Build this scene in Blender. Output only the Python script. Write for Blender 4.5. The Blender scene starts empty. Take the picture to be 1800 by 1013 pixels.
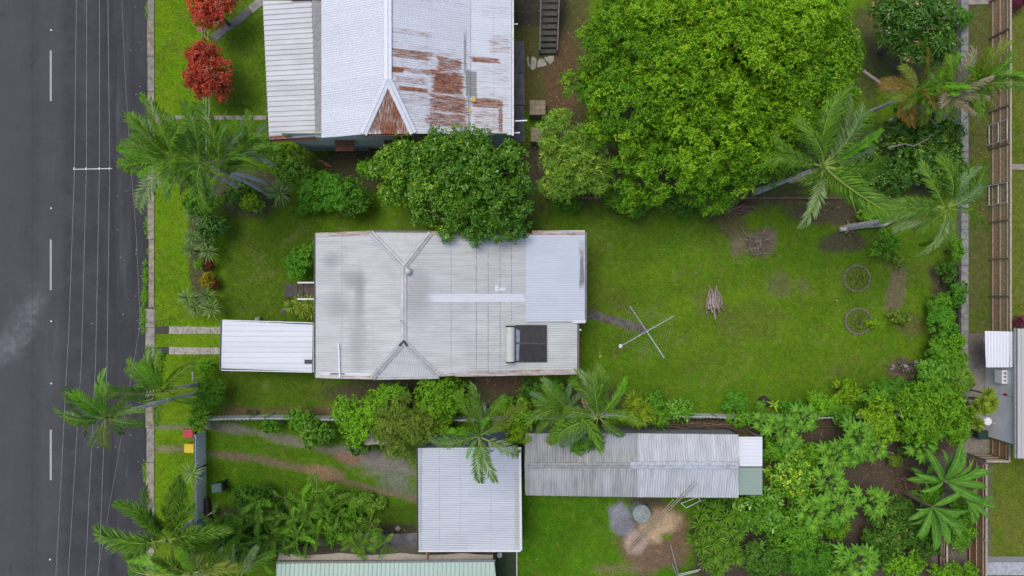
import bpy, math, random
import numpy as np
from mathutils import Vector, Matrix

R = math.radians
random.seed(7)
RNG = np.random.default_rng(7)
SC = bpy.context.scene
COL = SC.collection
H = 42.667                 # camera height above the lawn, metres
S = 64.0 / 1800.0          # metres on the ground per photo pixel

# ------------------------------------------------------------------ camera
cam_d = bpy.data.cameras.new('camera')
cam_d.lens = 24.0
cam_d.sensor_width = 36.0
cam_d.clip_end = 1000.0
cam = bpy.data.objects.new('camera', cam_d)
cam.location = (0, 0, H)
cam.rotation_euler = (0, 0, 0)
COL.objects.link(cam)
SC.camera = cam

# ------------------------------------------------------------------ sky, sun, exposure
SUN_EL, SUN_AZ = 70.0, -45.0     # high sun behind cloud, over the upper left of the picture
world = bpy.data.worlds.new('World')
SC.world = world
world.use_nodes = True
wn = world.node_tree.nodes
wl = world.node_tree.links
wn.clear()
sky = wn.new('ShaderNodeTexSky')
sky.sky_type = 'NISHITA'
sky.sun_disc = False
sky.sun_elevation = R(SUN_EL)
sky.sun_rotation = R(SUN_AZ)
sky.air_density = 0.6
sky.dust_density = 2.0
sky.ozone_density = 0.3
bg = wn.new('ShaderNodeBackground')
bg.inputs['Strength'].default_value = 0.15
wo = wn.new('ShaderNodeOutputWorld')
wl.new(sky.outputs[0], bg.inputs[0])
wl.new(bg.outputs[0], wo.inputs[0])

sun_d = bpy.data.lights.new('sun', 'SUN')
sun_d.energy = 1.05
sun_d.angle = R(26)
sun_d.color = (1.0, 0.96, 0.9)
sun = bpy.data.objects.new('sun', sun_d)
sun.rotation_euler = Vector((math.sin(R(SUN_AZ)) * math.cos(R(SUN_EL)), math.cos(R(SUN_AZ)) * math.cos(R(SUN_EL)), math.sin(R(SUN_EL)))).to_track_quat('Z', 'Y').to_euler()
COL.objects.link(sun)

SC.view_settings.view_transform = 'Standard'
SC.view_settings.look = 'None'
SC.view_settings.exposure = 0.46
SC.view_settings.gamma = 1.0
SC.render.engine = 'CYCLES'
SC.cycles.use_denoising = True
SC.cycles.max_bounces = 5
SC.cycles.diffuse_bounces = 2
SC.cycles.transparent_max_bounces = 4

# ------------------------------------------------------------------ helpers
def P(px, py, h=0.0):
    """The point at height h that stands over the plan position seen at photo pixel px, py."""
    k = S * (1 - h / H)
    return Vector(((px - 900) * k, -(py - 506.5) * k, h))

def kk(h):
    return S * (1 - h / H)

def root_of(o):
    while o.parent is not None:
        o = o.parent
    return o

def tag(o, label, cat, group=None):
    o['label'] = label
    o['category'] = cat
    if group:
        o['group'] = group
    return o

def thing(name, label, cat, loc, group=None):
    o = bpy.data.objects.new(name, None)
    o.empty_display_size = 0.2
    o.location = loc
    COL.objects.link(o)
    return tag(o, label, cat, group)

def add_part(name, me, parent, loc=(0, 0, 0), rot=(0, 0, 0), scale=(1, 1, 1)):
    o = bpy.data.objects.new(name, me)
    o.location = loc
    o.rotation_euler = rot
    o.scale = scale
    o.parent = parent
    COL.objects.link(o)
    return o

class MB:
    def __init__(self):
        self.v, self.f = [], []
    def add(self, verts, faces):
        b = len(self.v)
        self.v += [tuple(x) for x in verts]
        self.f += [tuple(b + i for i in q) for q in faces]
        return self
    def hexa(self, p):
        return self.add(p, [(3, 2, 1, 0), (4, 5, 6, 7), (0, 1, 5, 4), (1, 2, 6, 5), (2, 3, 7, 6), (3, 0, 4, 7)])
    def box(self, c, s, rz=0.0):
        x, y, z = c
        hx, hy, hz = s[0] / 2, s[1] / 2, s[2] / 2
        ca, sa = math.cos(rz), math.sin(rz)
        pts = []
        for dz in (-hz, hz):
            for dx, dy in ((-hx, -hy), (hx, -hy), (hx, hy), (-hx, hy)):
                pts.append((x + dx * ca - dy * sa, y + dx * sa + dy * ca, z + dz))
        return self.hexa(pts)
    def beam(self, p, q, w, t, up=Vector((0, 0, 1))):
        p, q = Vector(p), Vector(q)
        d = (q - p).normalized()
        side = d.cross(up)
        if side.length < 1e-4:
            side = Vector((1, 0, 0))
        side.normalize()
        u = side.cross(d).normalized()
        pts = []
        for e in (p, q):
            for a, b in ((-1, -1), (1, -1), (1, 1), (-1, 1)):
                pts.append(e + side * (a * w / 2) + u * (b * t / 2))
        return self.hexa(pts)
    def tube(self, pts, rad, n=6, cap=True):
        pts = [Vector(p) for p in pts]
        if not hasattr(rad, '__len__'):
            rad = [rad] * len(pts)
        vs, fs = [], []
        ref = Vector((0.123, 0.31, 0.94))
        for i, p in enumerate(pts):
            d = pts[min(i + 1, len(pts) - 1)] - pts[max(i - 1, 0)]
            if d.length < 1e-6:
                d = Vector((0, 0, 1))
            d.normalize()
            if abs(d.dot(ref)) > 0.97:
                ref = Vector((0.9, 0.2, 0.1))
            a = d.cross(ref).normalized()
            b = d.cross(a)
            for k in range(n):
                t = 2 * math.pi * k / n
                vs.append(p + a * (math.cos(t) * rad[i]) + b * (math.sin(t) * rad[i]))
        for i in range(len(pts) - 1):
            for k in range(n):
                k2 = (k + 1) % n
                fs.append((i * n + k, i * n + k2, (i + 1) * n + k2, (i + 1) * n + k))
        if cap:
            fs.append(tuple(range(n - 1, -1, -1)))
            fs.append(tuple((len(pts) - 1) * n + k for k in range(n)))
        return self.add(vs, fs)
    def lathe(self, c, prof, n=14):
        vs, fs = [], []
        for r, z in prof:
            for k in range(n):
                t = 2 * math.pi * k / n
                vs.append((c[0] + r * math.cos(t), c[1] + r * math.sin(t), c[2] + z))
        for i in range(len(prof) - 1):
            for k in range(n):
                k2 = (k + 1) % n
                fs.append((i * n + k, i * n + k2, (i + 1) * n + k2, (i + 1) * n + k))
        fs.append(tuple((len(prof) - 1) * n + k for k in range(n)))
        return self.add(vs, fs)
    def poly(self, pts, z0, z1):
        n = len(pts)
        vs = [(p[0], p[1], z0) for p in pts] + [(p[0], p[1], z1) for p in pts]
        ar = sum(pts[i][0] * pts[(i + 1) % n][1] - pts[(i + 1) % n][0] * pts[i][1] for i in range(n))
        top = tuple(range(n, 2 * n))
        bot = tuple(range(n - 1, -1, -1))
        sides = [(i, (i + 1) % n, n + (i + 1) % n, n + i) for i in range(n)]
        if ar < 0:
            top, bot = top[::-1], bot[::-1]
            sides = [s[::-1] for s in sides]
        return self.add(vs, [top, bot] + sides)
    def build(self, name, mat, parent=None, smooth=False, kind=None):
        me = bpy.data.meshes.new(name)
        v = np.array(self.v, dtype=float)
        if parent is not None:
            org = np.array(root_of(parent).location)
        else:
            org = np.array([(v[:, 0].min() + v[:, 0].max()) / 2, (v[:, 1].min() + v[:, 1].max()) / 2, v[:, 2].min()])
        me.from_pydata((v - org).tolist(), [], self.f)
        if smooth:
            me.polygons.foreach_set('use_smooth', [True] * len(me.polygons))
        me.materials.append(mat)
        o = bpy.data.objects.new(name, me)
        COL.objects.link(o)
        if parent is not None:
            o.parent = parent
        else:
            o.location = org
        if kind:
            o['kind'] = kind
        return o

def np_mesh(name, verts, quads, mat, cols=None, tris=None, smooth=False):
    """Mesh from numpy arrays; quads (N,4) or tris (N,3); cols one colour for each vertex."""
    me = bpy.data.meshes.new(name)
    f = quads if quads is not None else tris
    k = f.shape[1]
    me.vertices.add(len(verts))
    me.vertices.foreach_set('co', np.ascontiguousarray(verts, dtype=np.float32).ravel())
    me.loops.add(f.size)
    me.loops.foreach_set('vertex_index', np.ascontiguousarray(f, dtype=np.int32).ravel())
    me.polygons.add(len(f))
    me.polygons.foreach_set('loop_start', np.arange(0, f.size, k, dtype=np.int32))
    if smooth:
        me.polygons.foreach_set('use_smooth', np.ones(len(f), dtype=bool))
    me.update(calc_edges=True)
    if cols is not None:
        a = me.color_attributes.new('Col', 'FLOAT_COLOR', 'POINT')
        c4 = np.ones((len(verts), 4), dtype=np.float32)
        c4[:, :3] = cols
        a.data.foreach_set('color', c4.ravel())
    me.materials.append(mat)
    return me

# ------------------------------------------------------------------ materials
class NT:
    """Small builder over a material's node tree."""
    def __init__(self, name, rough=0.8, metallic=0.0, spec=0.5):
        self.m = bpy.data.materials.new(name)
        self.m.use_nodes = True
        self.t = self.m.node_tree
        self.n = self.t.nodes
        self.l = self.t.links
        self.b = self.n['Principled BSDF']
        self.b.inputs['Roughness'].default_value = rough
        self.b.inputs['Metallic'].default_value = metallic
        self.b.inputs['Specular IOR Level'].default_value = spec
        self.out = self.n['Material Output']
        g = self.n.new('ShaderNodeNewGeometry')
        self.pos = g.outputs['Position']
        self._rand = None
    def rand(self):
        if self._rand is None:
            self._rand = self.n.new('ShaderNodeObjectInfo').outputs['Random']
        return self._rand
    def math(self, op, a, b=None, c=None):
        m = self.n.new('ShaderNodeMath')
        m.operation = op
        for i, x in enumerate((a, b, c)):
            if x is None:
                continue
            if isinstance(x, (int, float)):
                m.inputs[i].default_value = x
            else:
                self.l.new(x, m.inputs[i])
        return m.outputs[0]
    def vec(self, op, a, b):
        m = self.n.new('ShaderNodeVectorMath')
        m.operation = op
        for i, x in enumerate((a, b)):
            if x is None:
                continue
            if isinstance(x, (tuple, list)):
                m.inputs[i].default_value = x
            else:
                self.l.new(x, m.inputs[i])
        return m.outputs[0]
    def noise(self, scale, detail=4, rough=0.6, stretch=None, off=(0, 0, 0)):
        v = self.pos
        if off != (0, 0, 0):
            v = self.vec('ADD', v, off)
        if stretch:
            v = self.vec('MULTIPLY', v, stretch)
        t = self.n.new('ShaderNodeTexNoise')
        t.inputs['Scale'].default_value = scale
        t.inputs['Detail'].default_value = detail
        t.inputs['Roughness'].default_value = rough
        self.l.new(v, t.inputs['Vector'])
        return t.outputs['Fac']
    def ramp(self, x, lo, hi, a=0.0, b=1.0):
        m = self.n.new('ShaderNodeMapRange')
        m.interpolation_type = 'SMOOTHSTEP'
        m.inputs[1].default_value = lo
        m.inputs[2].default_value = hi
        m.inputs[3].default_value = a
        m.inputs[4].default_value = b
        self.l.new(x, m.inputs[0])
        return m.outputs[0]
    def mix(self, f, a, b, blend='MIX'):
        m = self.n.new('ShaderNodeMix')
        m.data_type = 'RGBA'
        m.blend_type = blend
        for i, x in ((0, f), (6, a), (7, b)):
            if isinstance(x, (int, float)):
                m.inputs[i].default_value = x
            elif isinstance(x, (tuple, list)):
                m.inputs[i].default_value = (x[0], x[1], x[2], 1)
            else:
                self.l.new(x, m.inputs[i])
        return m.outputs[2]
    def grey(self, x):
        m = self.n.new('ShaderNodeCombineXYZ')
        for i in range(3):
            self.l.new(x, m.inputs[i])
        return m.outputs[0]
    def attr(self, name):
        a = self.n.new('ShaderNodeAttribute')
        a.attribute_name = name
        return a.outputs['Color']
    def boxmask(self, px0, py0, px1, py1, h, soft=0.15, wob=None, wobk=0.6, round_=False):
        a, b = P(px0, py0, h), P(px1, py1, h)
        c = (a + b) / 2
        hx, hy = abs(a.x - b.x) / 2, abs(a.y - b.y) / 2
        v = self.vec('SUBTRACT', self.pos, (c.x, c.y, 0))
        v = self.vec('DIVIDE', v, (hx, hy, 1))
        v = self.vec('ABSOLUTE', v, None)
        s = self.n.new('ShaderNodeSeparateXYZ')
        self.l.new(v, s.inputs[0])
        if round_:
            m = self.math('SQRT', self.math('ADD', self.math('MULTIPLY', s.outputs[0], s.outputs[0]), self.math('MULTIPLY', s.outputs[1], s.outputs[1])))
        else:
            m = self.math('MAXIMUM', s.outputs[0], s.outputs[1])
        if wob is not None:
            m = self.math('ADD', m, self.math('MULTIPLY', self.math('SUBTRACT', wob, 0.5), wobk * 2))
        return self.ramp(m, 1 - soft, 1 + soft, 1.0, 0.0)
    def color(self, c):
        if isinstance(c, (tuple, list)):
            self.b.inputs['Base Color'].default_value = (c[0], c[1], c[2], 1)
        else:
            self.l.new(c, self.b.inputs['Base Color'])
        return self
    def bump(self, h, strength=0.3, dist=0.02):
        b = self.n.new('ShaderNodeBump')
        b.inputs['Strength'].default_value = strength
        b.inputs['Distance'].default_value = dist
        self.l.new(h, b.inputs['Height'])
        self.l.new(b.outputs[0], self.b.inputs['Normal'])
        return self

MATS = {}
def plain(name, c, rough=0.7, metallic=0.0, scale=6.0, amt=0.35, grime=None, spec=0.4, bump=0.15):
    """Everyday painted or raw surface: base colour broken up by two noises and a per-piece shift."""
    if name in MATS:
        return MATS[name]
    t = NT(name, rough, metallic, spec)
    n1 = t.noise(scale, 5)
    n2 = t.noise(scale * 6, 4)
    d = tuple(x * (1 - amt) for x in c)
    col = t.mix(t.ramp(n1, 0.35, 0.7), c, d)
    col = t.mix(t.ramp(n2, 0.55, 0.8, 0, 0.5), col, grime or tuple(x * 0.5 for x in c))
    sh = t.math('ADD', t.math('MULTIPLY', t.rand(), 0.22), 0.89)
    col = t.mix(1.0, col, sh, 'MULTIPLY')
    t.color(col)
    if bump:
        t.bump(n2, bump, 0.01)
    MATS[name] = t.m
    return t.m

def leaf_material(name, rough=0.5, trans=0.3, spec=0.35, gain=1.0):
    t = NT(name, rough, 0.0, spec)
    c = t.attr('Col')
    sh = t.math('ADD', t.math('MULTIPLY', t.rand(), 0.3 * gain), 0.85 * gain)
    c = t.mix(1.0, c, t.grey(sh), 'MULTIPLY')
    n = t.noise(9, 2)
    c = t.mix(1.0, c, t.grey(t.ramp(n, 0.3, 0.7, 0.8, 1.15)), 'MULTIPLY')
    t.color(c)
    tr = t.n.new('ShaderNodeBsdfTranslucent')
    tc = t.mix(1.0, c, (1.25, 1.15, 0.5), 'MULTIPLY')
    t.l.new(tc, tr.inputs['Color'])
    ms = t.n.new('ShaderNodeMixShader')
    ms.inputs[0].default_value = trans
    t.l.new(t.b.outputs[0], ms.inputs[1])
    t.l.new(tr.outputs[0], ms.inputs[2])
    t.l.new(ms.outputs[0], t.out.inputs['Surface'])
    return t.m

LEAF = leaf_material('leaf', 0.6, 0.2, 0.15, 2.25)
LEAF_GLOSS = leaf_material('glossy_leaf', 0.32, 0.18, 0.4, 2.3)
FROND = leaf_material('palm_leaf', 0.5, 0.22, 0.2, 1.85)
BARK = plain('bark', (0.16, 0.13, 0.10), 0.9, scale=9, amt=0.5)
PALM_BARK = plain('palm_bark', (0.60, 0.58, 0.53), 0.85, scale=5, amt=0.45, grime=(0.12, 0.11, 0.09))
CONCRETE = plain('concrete', (0.34, 0.31, 0.26), 0.9, scale=2.5, amt=0.45, grime=(0.13, 0.12, 0.09))
CONCRETE_DARK = plain('damp_concrete', (0.17, 0.165, 0.16), 0.85, scale=2, amt=0.4)
WHITE = plain('white_paint', (0.78, 0.79, 0.80), 0.5, amt=0.1, grime=(0.5, 0.5, 0.48))
GREYMETAL = plain('grey_metal', (0.5, 0.51, 0.52), 0.45, 0.3, amt=0.25)
TIMBER = plain('weathered_timber', (0.20, 0.14, 0.09), 0.85, scale=4, amt=0.5)
DARKTIMBER = plain('dark_timber', (0.075, 0.06, 0.05), 0.85, scale=4, amt=0.5)

def galv(name, base, dirt, dirt_amt=0.5, rust=None, streak=(0.25, 3.0, 1), extra=None, rough=0.5, metallic=0.1):
    """Corrugated sheet: streaks along the sheet, blotchy grime, rust patches given as boxes."""
    t = NT(name, rough, metallic, 0.4)
    n1 = t.noise(1.6, 5, stretch=streak)
    n2 = t.noise(0.55, 5, 0.65)
    n3 = t.noise(9, 4, 0.7, stretch=streak)
    col = t.mix(t.ramp(n1, 0.35, 0.75, 0, dirt_amt), base, dirt)
    col = t.mix(t.ramp(n2, 0.45, 0.75, 0, dirt_amt * 0.8), col, dirt)
    col = t.mix(t.ramp(n3, 0.55, 0.8, 0, 0.35), col, tuple(x * 0.72 for x in base))
    sh = t.math('ADD', t.math('MULTIPLY', t.rand(), 0.06), 0.97)
    col = t.mix(1.0, col, sh, 'MULTIPLY')
    if extra:
        for (c, px0, py0, px1, py1, h, soft, k) in extra:
            line = abs(px1 - px0) < 2
            w = t.noise(7.0, 2) if line else t.noise(1.3, 5)
            m = t.boxmask(px0, py0, px1, py1, h, soft, w, 1.6 if line else k, round_=soft >= 0.55)
            col = t.mix(t.math('MULTIPLY', m, 0.68) if soft >= 0.55 else m, col, c)
    if rust:
        w = t.noise(2.2, 6, 0.75, stretch=streak)
        brk = t.noise(2.6, 7, 0.85, stretch=(streak[0] * 1.8 if streak[0] < 1 else 7.0, 7.0 if streak[1] > 1 else streak[1] * 1.8, 1))
        rc = t.mix(t.ramp(t.noise(5, 4), 0.35, 0.7), (0.33, 0.135, 0.062), (0.15, 0.058, 0.032))
        tot = None
        for (px0, py0, px1, py1, h, st) in rust:
            m = t.boxmask(px0, py0, px1, py1, h, 0.25, w, 0.7)
            m = t.math('MULTIPLY', m, st + 0.12)
            tot = m if tot is None else t.math('MAXIMUM', tot, m)
        f = t.math('ADD', tot, t.math('MULTIPLY', t.math('SUBTRACT', brk, 0.5), 3.0))
        f = t.math('MULTIPLY', t.ramp(f, 0.36, 1.05), t.ramp(tot, 0.02, 0.3))
        col = t.mix(f, col, rc)
    t.color(col)
    return t.m

# ------------------------------------------------------------------ numpy noise
_LAT = RNG.random((256, 256))
def vnoise(x, y, scale, seed=0):
    x = np.asarray(x) * scale + seed * 17.31
    y = np.asarray(y) * scale + seed * 9.77
    xi, yi = np.floor(x).astype(int), np.floor(y).astype(int)
    fx, fy = x - xi, y - yi
    fx, fy = fx * fx * (3 - 2 * fx), fy * fy * (3 - 2 * fy)
    a = _LAT[xi % 256, yi % 256]
    b = _LAT[(xi + 1) % 256, yi % 256]
    c = _LAT[xi % 256, (yi + 1) % 256]
    d = _LAT[(xi + 1) % 256, (yi + 1) % 256]
    return (a * (1 - fx) + b * fx) * (1 - fy) + (c * (1 - fx) + d * fx) * fy
def fbm(x, y, scale, seed=0, octv=5):
    s, a, t = 0, 0.5, 0
    for i in range(octv):
        s = s + a * vnoise(x, y, scale * 2 ** i, seed + i)
        t += a
        a *= 0.55
    return s / t
def sstep(x, lo, hi):
    t = np.clip((x - lo) / (hi - lo), 0, 1)
    return t * t * (3 - 2 * t)

# ------------------------------------------------------------------ the ground
def ground_colour(gx, gy):
    """Albedo of lawn, soil and gravel at plan position gx, gy (photo pixels on the ground)."""
    X, Y = gx * S, gy * S
    n1, n2, n3 = fbm(X, Y, 0.12, 1), fbm(X, Y, 0.7, 2), fbm(X, Y, 2.6, 3)
    nz = (fbm(X, Y, 0.9, 9) - 0.5)
    shape = gx.shape + (3,)
    c = np.zeros(shape)
    def setc(mask, col):
        m = mask[..., None]
        c[...] = c * (1 - m) + np.array(col) * m
    def rect(x0, y0, x1, y1, soft=10, wob=20):
        d = np.maximum(np.maximum(x0 - gx, gx - x1), np.maximum(y0 - gy, gy - y1)) + nz * wob * 2
        return 1 - sstep(d, -soft, soft)
    def ell(cx, cy, rx, ry, rot=0, soft=0.3, wob=0.8):
        a = math.radians(rot)
        dx, dy = gx - cx, gy - cy
        u = (dx * math.cos(a) + dy * math.sin(a)) / rx
        v = (-dx * math.sin(a) + dy * math.cos(a)) / ry
        return 1 - sstep(np.sqrt(u * u + v * v) + nz * wob, 1 - soft, 1 + soft)
    def path(pts, w, soft=4, wob=14):
        d = np.full(gx.shape, 1e9)
        for (x0, y0), (x1, y1) in zip(pts[:-1], pts[1:]):
            vx, vy = x1 - x0, y1 - y0
            t = np.clip(((gx - x0) * vx + (gy - y0) * vy) / (vx * vx + vy * vy), 0, 1)
            d = np.minimum(d, np.hypot(gx - x0 - t * vx, gy - y0 - t * vy))
        return 1 - sstep(d + nz * wob, w - soft, w + soft)
    main, pale, deep = (0.076, 0.150, 0.012), (0.104, 0.196, 0.012), (0.055, 0.116, 0.010)
    c[...] = np.array(main)
    setc(sstep(n1, 0.42, 0.62) * 0.8, pale)
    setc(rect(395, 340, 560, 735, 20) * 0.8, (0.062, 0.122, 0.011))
    setc(rect(270, -20, 392, 1040, 6, 4), (0.108, 0.192, 0.010))
    setc(rect(380, 0, 470, 250, 20) * 0.85, (0.075, 0.13, 0.015))
    setc(ell(1360, 560, 260, 90) * 0.7, (0.098, 0.168, 0.014))
    setc(ell(1150, 640, 200, 60) * 0.4, (0.09, 0.16, 0.014))
    setc(rect(915, 870, 1220, 1030, 10), (0.050, 0.135, 0.008))
    setc(ell(1060, 980, 60, 50) * 0.7, (0.075, 0.185, 0.008))
    setc(rect(362, 755, 735, 930, 10, 6), (0.064, 0.14, 0.010))
    setc(rect(1698, -20, 1740, 590, 6, 4), (0.085, 0.098, 0.028))
    setc(rect(1742, -20, 2300, 590, 4, 2), (0.112, 0.135, 0.022))
    setc(rect(1725, 800, 2300, 985, 4, 2), (0.112, 0.135, 0.020))
    setc(sstep(n2, 0.50, 0.68) * 0.4, deep)
    setc(sstep(n3, 0.52, 0.68) * 0.30, (0.125, 0.175, 0.022))
    setc(sstep(fbm(X, Y, 1.7, 77), 0.62, 0.74) * 0.3, (0.11, 0.10, 0.04))
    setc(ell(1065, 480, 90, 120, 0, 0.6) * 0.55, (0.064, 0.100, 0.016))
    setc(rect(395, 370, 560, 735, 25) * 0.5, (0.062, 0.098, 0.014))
    # scratchy pale streaks where runners have dried
    setc(sstep(vnoise(X * 0.5 + Y * 0.9, X * 0.9 - Y * 0.5, 0.9, 51) * vnoise((X + Y) * 3.0, (X - Y) * 0.5, 1.6, 52), 0.42, 0.6) * rect(395, 370, 1640, 720, 30) * 0.5, (0.15, 0.165, 0.05))
    # mowing lines, worn turf
    mow = 0.5 + 0.5 * np.sin((gy * 0.985 + gx * 0.17 + nz * 14) / 12.0)
    setc(mow * rect(1060, 380, 1640, 690, 30) * 0.30, deep)
    thin, soil, dark = (0.105, 0.105, 0.035), (0.125, 0.083, 0.048), (0.072, 0.056, 0.040)
    setc(sstep(fbm(X, Y, 0.35, 21), 0.56, 0.68) * rect(940, 360, 1640, 700, 30) * 0.35, thin)
    # soil under the trees and along the fences
    for e in ((700, 290, 150, 50), (1250, 240, 260, 130), (1010, 290, 60, 70), (850, 360, 110, 50), (870, 690, 60, 26), (700, 690, 120, 36), (430, 335, 70, 40), (1600, 280, 90, 70),
              (1600, 60, 90, 80), (1010, 715, 90, 40), (1480, 425, 40, 18), (350, 440, 20, 100)):
        setc(ell(*e) * 0.85, dark)
    setc(rect(900, 255, 1000, 345, 20) * 0.9, dark)
    setc(rect(390, 716, 620, 730, 5, 8) * 0.8, soil)
    setc(ell(880, 672, 55, 18) * 0.9, (0.10, 0.07, 0.048))
    setc(rect(1000, 340, 1520, 362, 8, 12) * 0.6, soil)
    setc(ell(1445, 375, 70, 22) * 0.9, (0.085, 0.062, 0.045))
    setc(ell(1330, 428, 34, 26, 0, 0.45, 1.6) * 0.9, (0.17, 0.125, 0.088))
    setc(ell(1290, 395, 30, 20) * 0.6, soil)
    setc(ell(1370, 500, 22, 22) * 0.45, (0.14, 0.12, 0.07))
    setc(ell(1410, 500, 12, 14) * 0.4, (0.14, 0.12, 0.07))
    setc(ell(1575, 510, 17, 40, 8) * 0.8, (0.16, 0.12, 0.075))
    setc(ell(1590, 650, 34, 22) * 0.9, (0.12, 0.09, 0.06))
    setc(ell(1600, 570, 26, 20) * 0.5, soil)
    setc(rect(1636, 470, 1684, 720, 6, 8) * 0.9, dark)
    setc(ell(1085, 618, 7, 5) * 0.8, soil)
    # brown turf behind the rusty house
    setc(rect(905, -20, 1040, 200, 12, 10) * 0.9, (0.088, 0.075, 0.030))
    setc(ell(985, 130, 30, 80) * 0.8, (0.115, 0.070, 0.042))
    setc(rect(898, -20, 1000, 46, 8, 12) * 0.9, (0.045, 0.040, 0.032))
    setc(ell(1520, 90, 35, 90) * 0.8, (0.080, 0.085, 0.028))
    # wheel tracks and gravel on the southern drive
    g = (0.19, 0.165, 0.14)
    setc(path([(365, 748), (450, 760), (530, 780), (620, 800), (700, 820), (735, 835)], 8) * 0.75, g)
    setc(path([(365, 797), (450, 806), (540, 826), (620, 850), (735, 880)], 6.5) * 0.8, (0.17, 0.125, 0.082))
    setc(ell(570, 832, 34, 13, 10) * 0.8, (0.25, 0.165, 0.095))
    setc(ell(690, 830, 58, 36, 20, 0.5, 2.2) * 0.6, (0.20, 0.185, 0.175))
    setc(ell(640, 800, 40, 16, 12, 0.4, 1.2) * 0.8, (0.19, 0.165, 0.15))
    setc(ell(610, 806, 26, 9, 10) * 0.8, (0.21, 0.12, 0.075))
    setc(path([(275, 751), (340, 751)], 4, 3, 5) * 0.7, g)
    setc(path([(275, 789), (340, 789)], 4.5, 3, 5) * 0.9, (0.21, 0.17, 0.11))
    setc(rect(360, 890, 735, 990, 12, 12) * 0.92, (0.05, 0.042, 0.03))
    setc(ell(700, 905, 50, 16) * 0.8, (0.05, 0.11, 0.010))
    # south-eastern plant beds
    setc(rect(1345, 742, 1690, 1030, 12, 12) * 0.96, (0.085, 0.062, 0.046))
    setc(rect(1140, 740, 1350, 765, 4, 4), (0.10, 0.073, 0.052))
    setc(rect(1225, 880, 1470, 1030, 14, 16), (0.060, 0.05, 0.036))
    setc(rect(1690, 590, 1740, 800, 5, 4), (0.21, 0.195, 0.165))
    setc(rect(1640, 800, 1740, 1030, 8, 6) * 0.9, (0.14, 0.125, 0.105))
    # burnt ground, ash and straw by the long shed
    setc(ell(1150, 945, 58, 62, 20, 0.25, 0.9) * 0.95, (0.155, 0.10, 0.062))
    setc(ell(1135, 880, 40, 10) * 0.9, dark)
    setc(ell(1090, 905, 22, 26, 0, 0.25, 1.1), (0.215, 0.225, 0.24))
    setc(ell(1100, 925, 18, 18, 0, 0.3, 1.0), (0.17, 0.175, 0.19))
    setc(ell(1155, 925, 36, 22, -30, 0.4, 0.8) * 0.95, (0.42, 0.31, 0.19))
    setc(ell(1120, 950, 22, 18, -40, 0.3, 0.8) * 0.9, (0.37, 0.29, 0.23))
    setc(ell(1172, 943, 9, 5) * 0.9, (0.08, 0.15, 0.01))
    setc(ell(1080, 1000, 40, 12) * 0.5, (0.2, 0.15, 0.08))
    grassy = sstep(c[..., 1] / np.maximum(c[..., 0], 1e-4), 1.2, 1.5)[..., None]
    c *= 1 + grassy * np.array([0.10, 0.13, -0.25])
    c *= (0.98 + 0.48 * fbm(X, Y, 5.5, 31))[..., None]
    return c

GX0, GX1, GY0, GY1, GST = 271.0, 2050.0, -120.0, 1140.0, 4.5
gxs, gys = np.arange(GX0, GX1 + GST, GST), np.arange(GY0, GY1 + GST, GST)
gx, gy = np.meshgrid(gxs, gys)
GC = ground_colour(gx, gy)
gz = (fbm(gx * S, gy * S, 0.35, 5) - 0.5) * 0.05 + (fbm(gx * S, gy * S, 1.6, 6) - 0.5) * 0.035
gz[:, 0] = 0
gv = np.stack([(gx - 900) * S, -(gy - 506.5) * S, gz], -1).reshape(-1, 3)
nr, nc = gx.shape
ii = (np.arange(nr - 1)[:, None] * nc + np.arange(nc - 1)[None, :]).ravel()
gq = np.stack([ii, ii + nc, ii + nc + 1, ii + 1], -1)
t = NT('lawn_and_soil', 1.0, 0, 0.05)
c_ = t.attr('Col')
nA, nB, nC = t.noise(14, 5, 0.7), t.noise(55, 3, 0.7), t.noise(3.5, 4)
c_ = t.mix(1.0, c_, t.ramp(nA, 0.28, 0.72, 0.70, 1.28), 'MULTIPLY')
c_ = t.mix(1.0, c_, t.ramp(nB, 0.28, 0.72, 0.65, 1.32), 'MULTIPLY')
c_ = t.mix(1.0, c_, t.ramp(nC, 0.3, 0.7, 0.86, 1.12), 'MULTIPLY')
t.color(c_)
t.bump(nA, 0.8, 0.05)
GROUND_M = t.m
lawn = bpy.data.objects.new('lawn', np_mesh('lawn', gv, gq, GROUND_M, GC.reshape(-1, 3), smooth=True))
lawn['kind'] = 'structure'
COL.objects.link(lawn)

t = NT('far_ground', 0.95, 0, 0.1)
t.color(t.mix(t.ramp(t.noise(0.4, 5), 0.35, 0.65), (0.06, 0.105, 0.018), (0.10, 0.13, 0.03)))
g = MB().add([(-300, -300, -0.35), (300, -300, -0.35), (300, 300, -0.35), (-300, 300, -0.35)], [(0, 1, 2, 3)]).build('ground', t.m, kind='structure')

# ------------------------------------------------------------------ road
t = NT('asphalt', 0.88, 0, 0.3)
sx = t.n.new('ShaderNodeSeparateXYZ')
t.l.new(t.pos, sx.inputs[0])
px_ = t.math('ADD', t.math('DIVIDE', sx.outputs[0], S), 900.0)
py_ = t.math('SUBTRACT', 506.5, t.math('DIVIDE', sx.outputs[1], S))
n1, n2, n3, n4 = t.noise(0.5, 7, 0.7), t.noise(38, 3, 0.8), t.noise(0.9, 5, 0.6, stretch=(1.5, 0.12, 1)), t.noise(4, 4, 0.7)
col = t.mix(t.ramp(n1, 0.35, 0.7), (0.046, 0.047, 0.048), (0.066, 0.067, 0.067))
col = t.mix(t.ramp(px_, 10, 110, 0.75, 0.0), col, (0.078, 0.080, 0.083))
col = t.mix(t.math('MULTIPLY', t.ramp(px_, 150, 200), t.ramp(n3, 0.42, 0.6, 0.2, 0.9)), col, (0.035, 0.0355, 0.037))
wheel = t.math('MULTIPLY', t.ramp(px_, 196, 212), t.ramp(px_, 222, 236, 1, 0))
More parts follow.
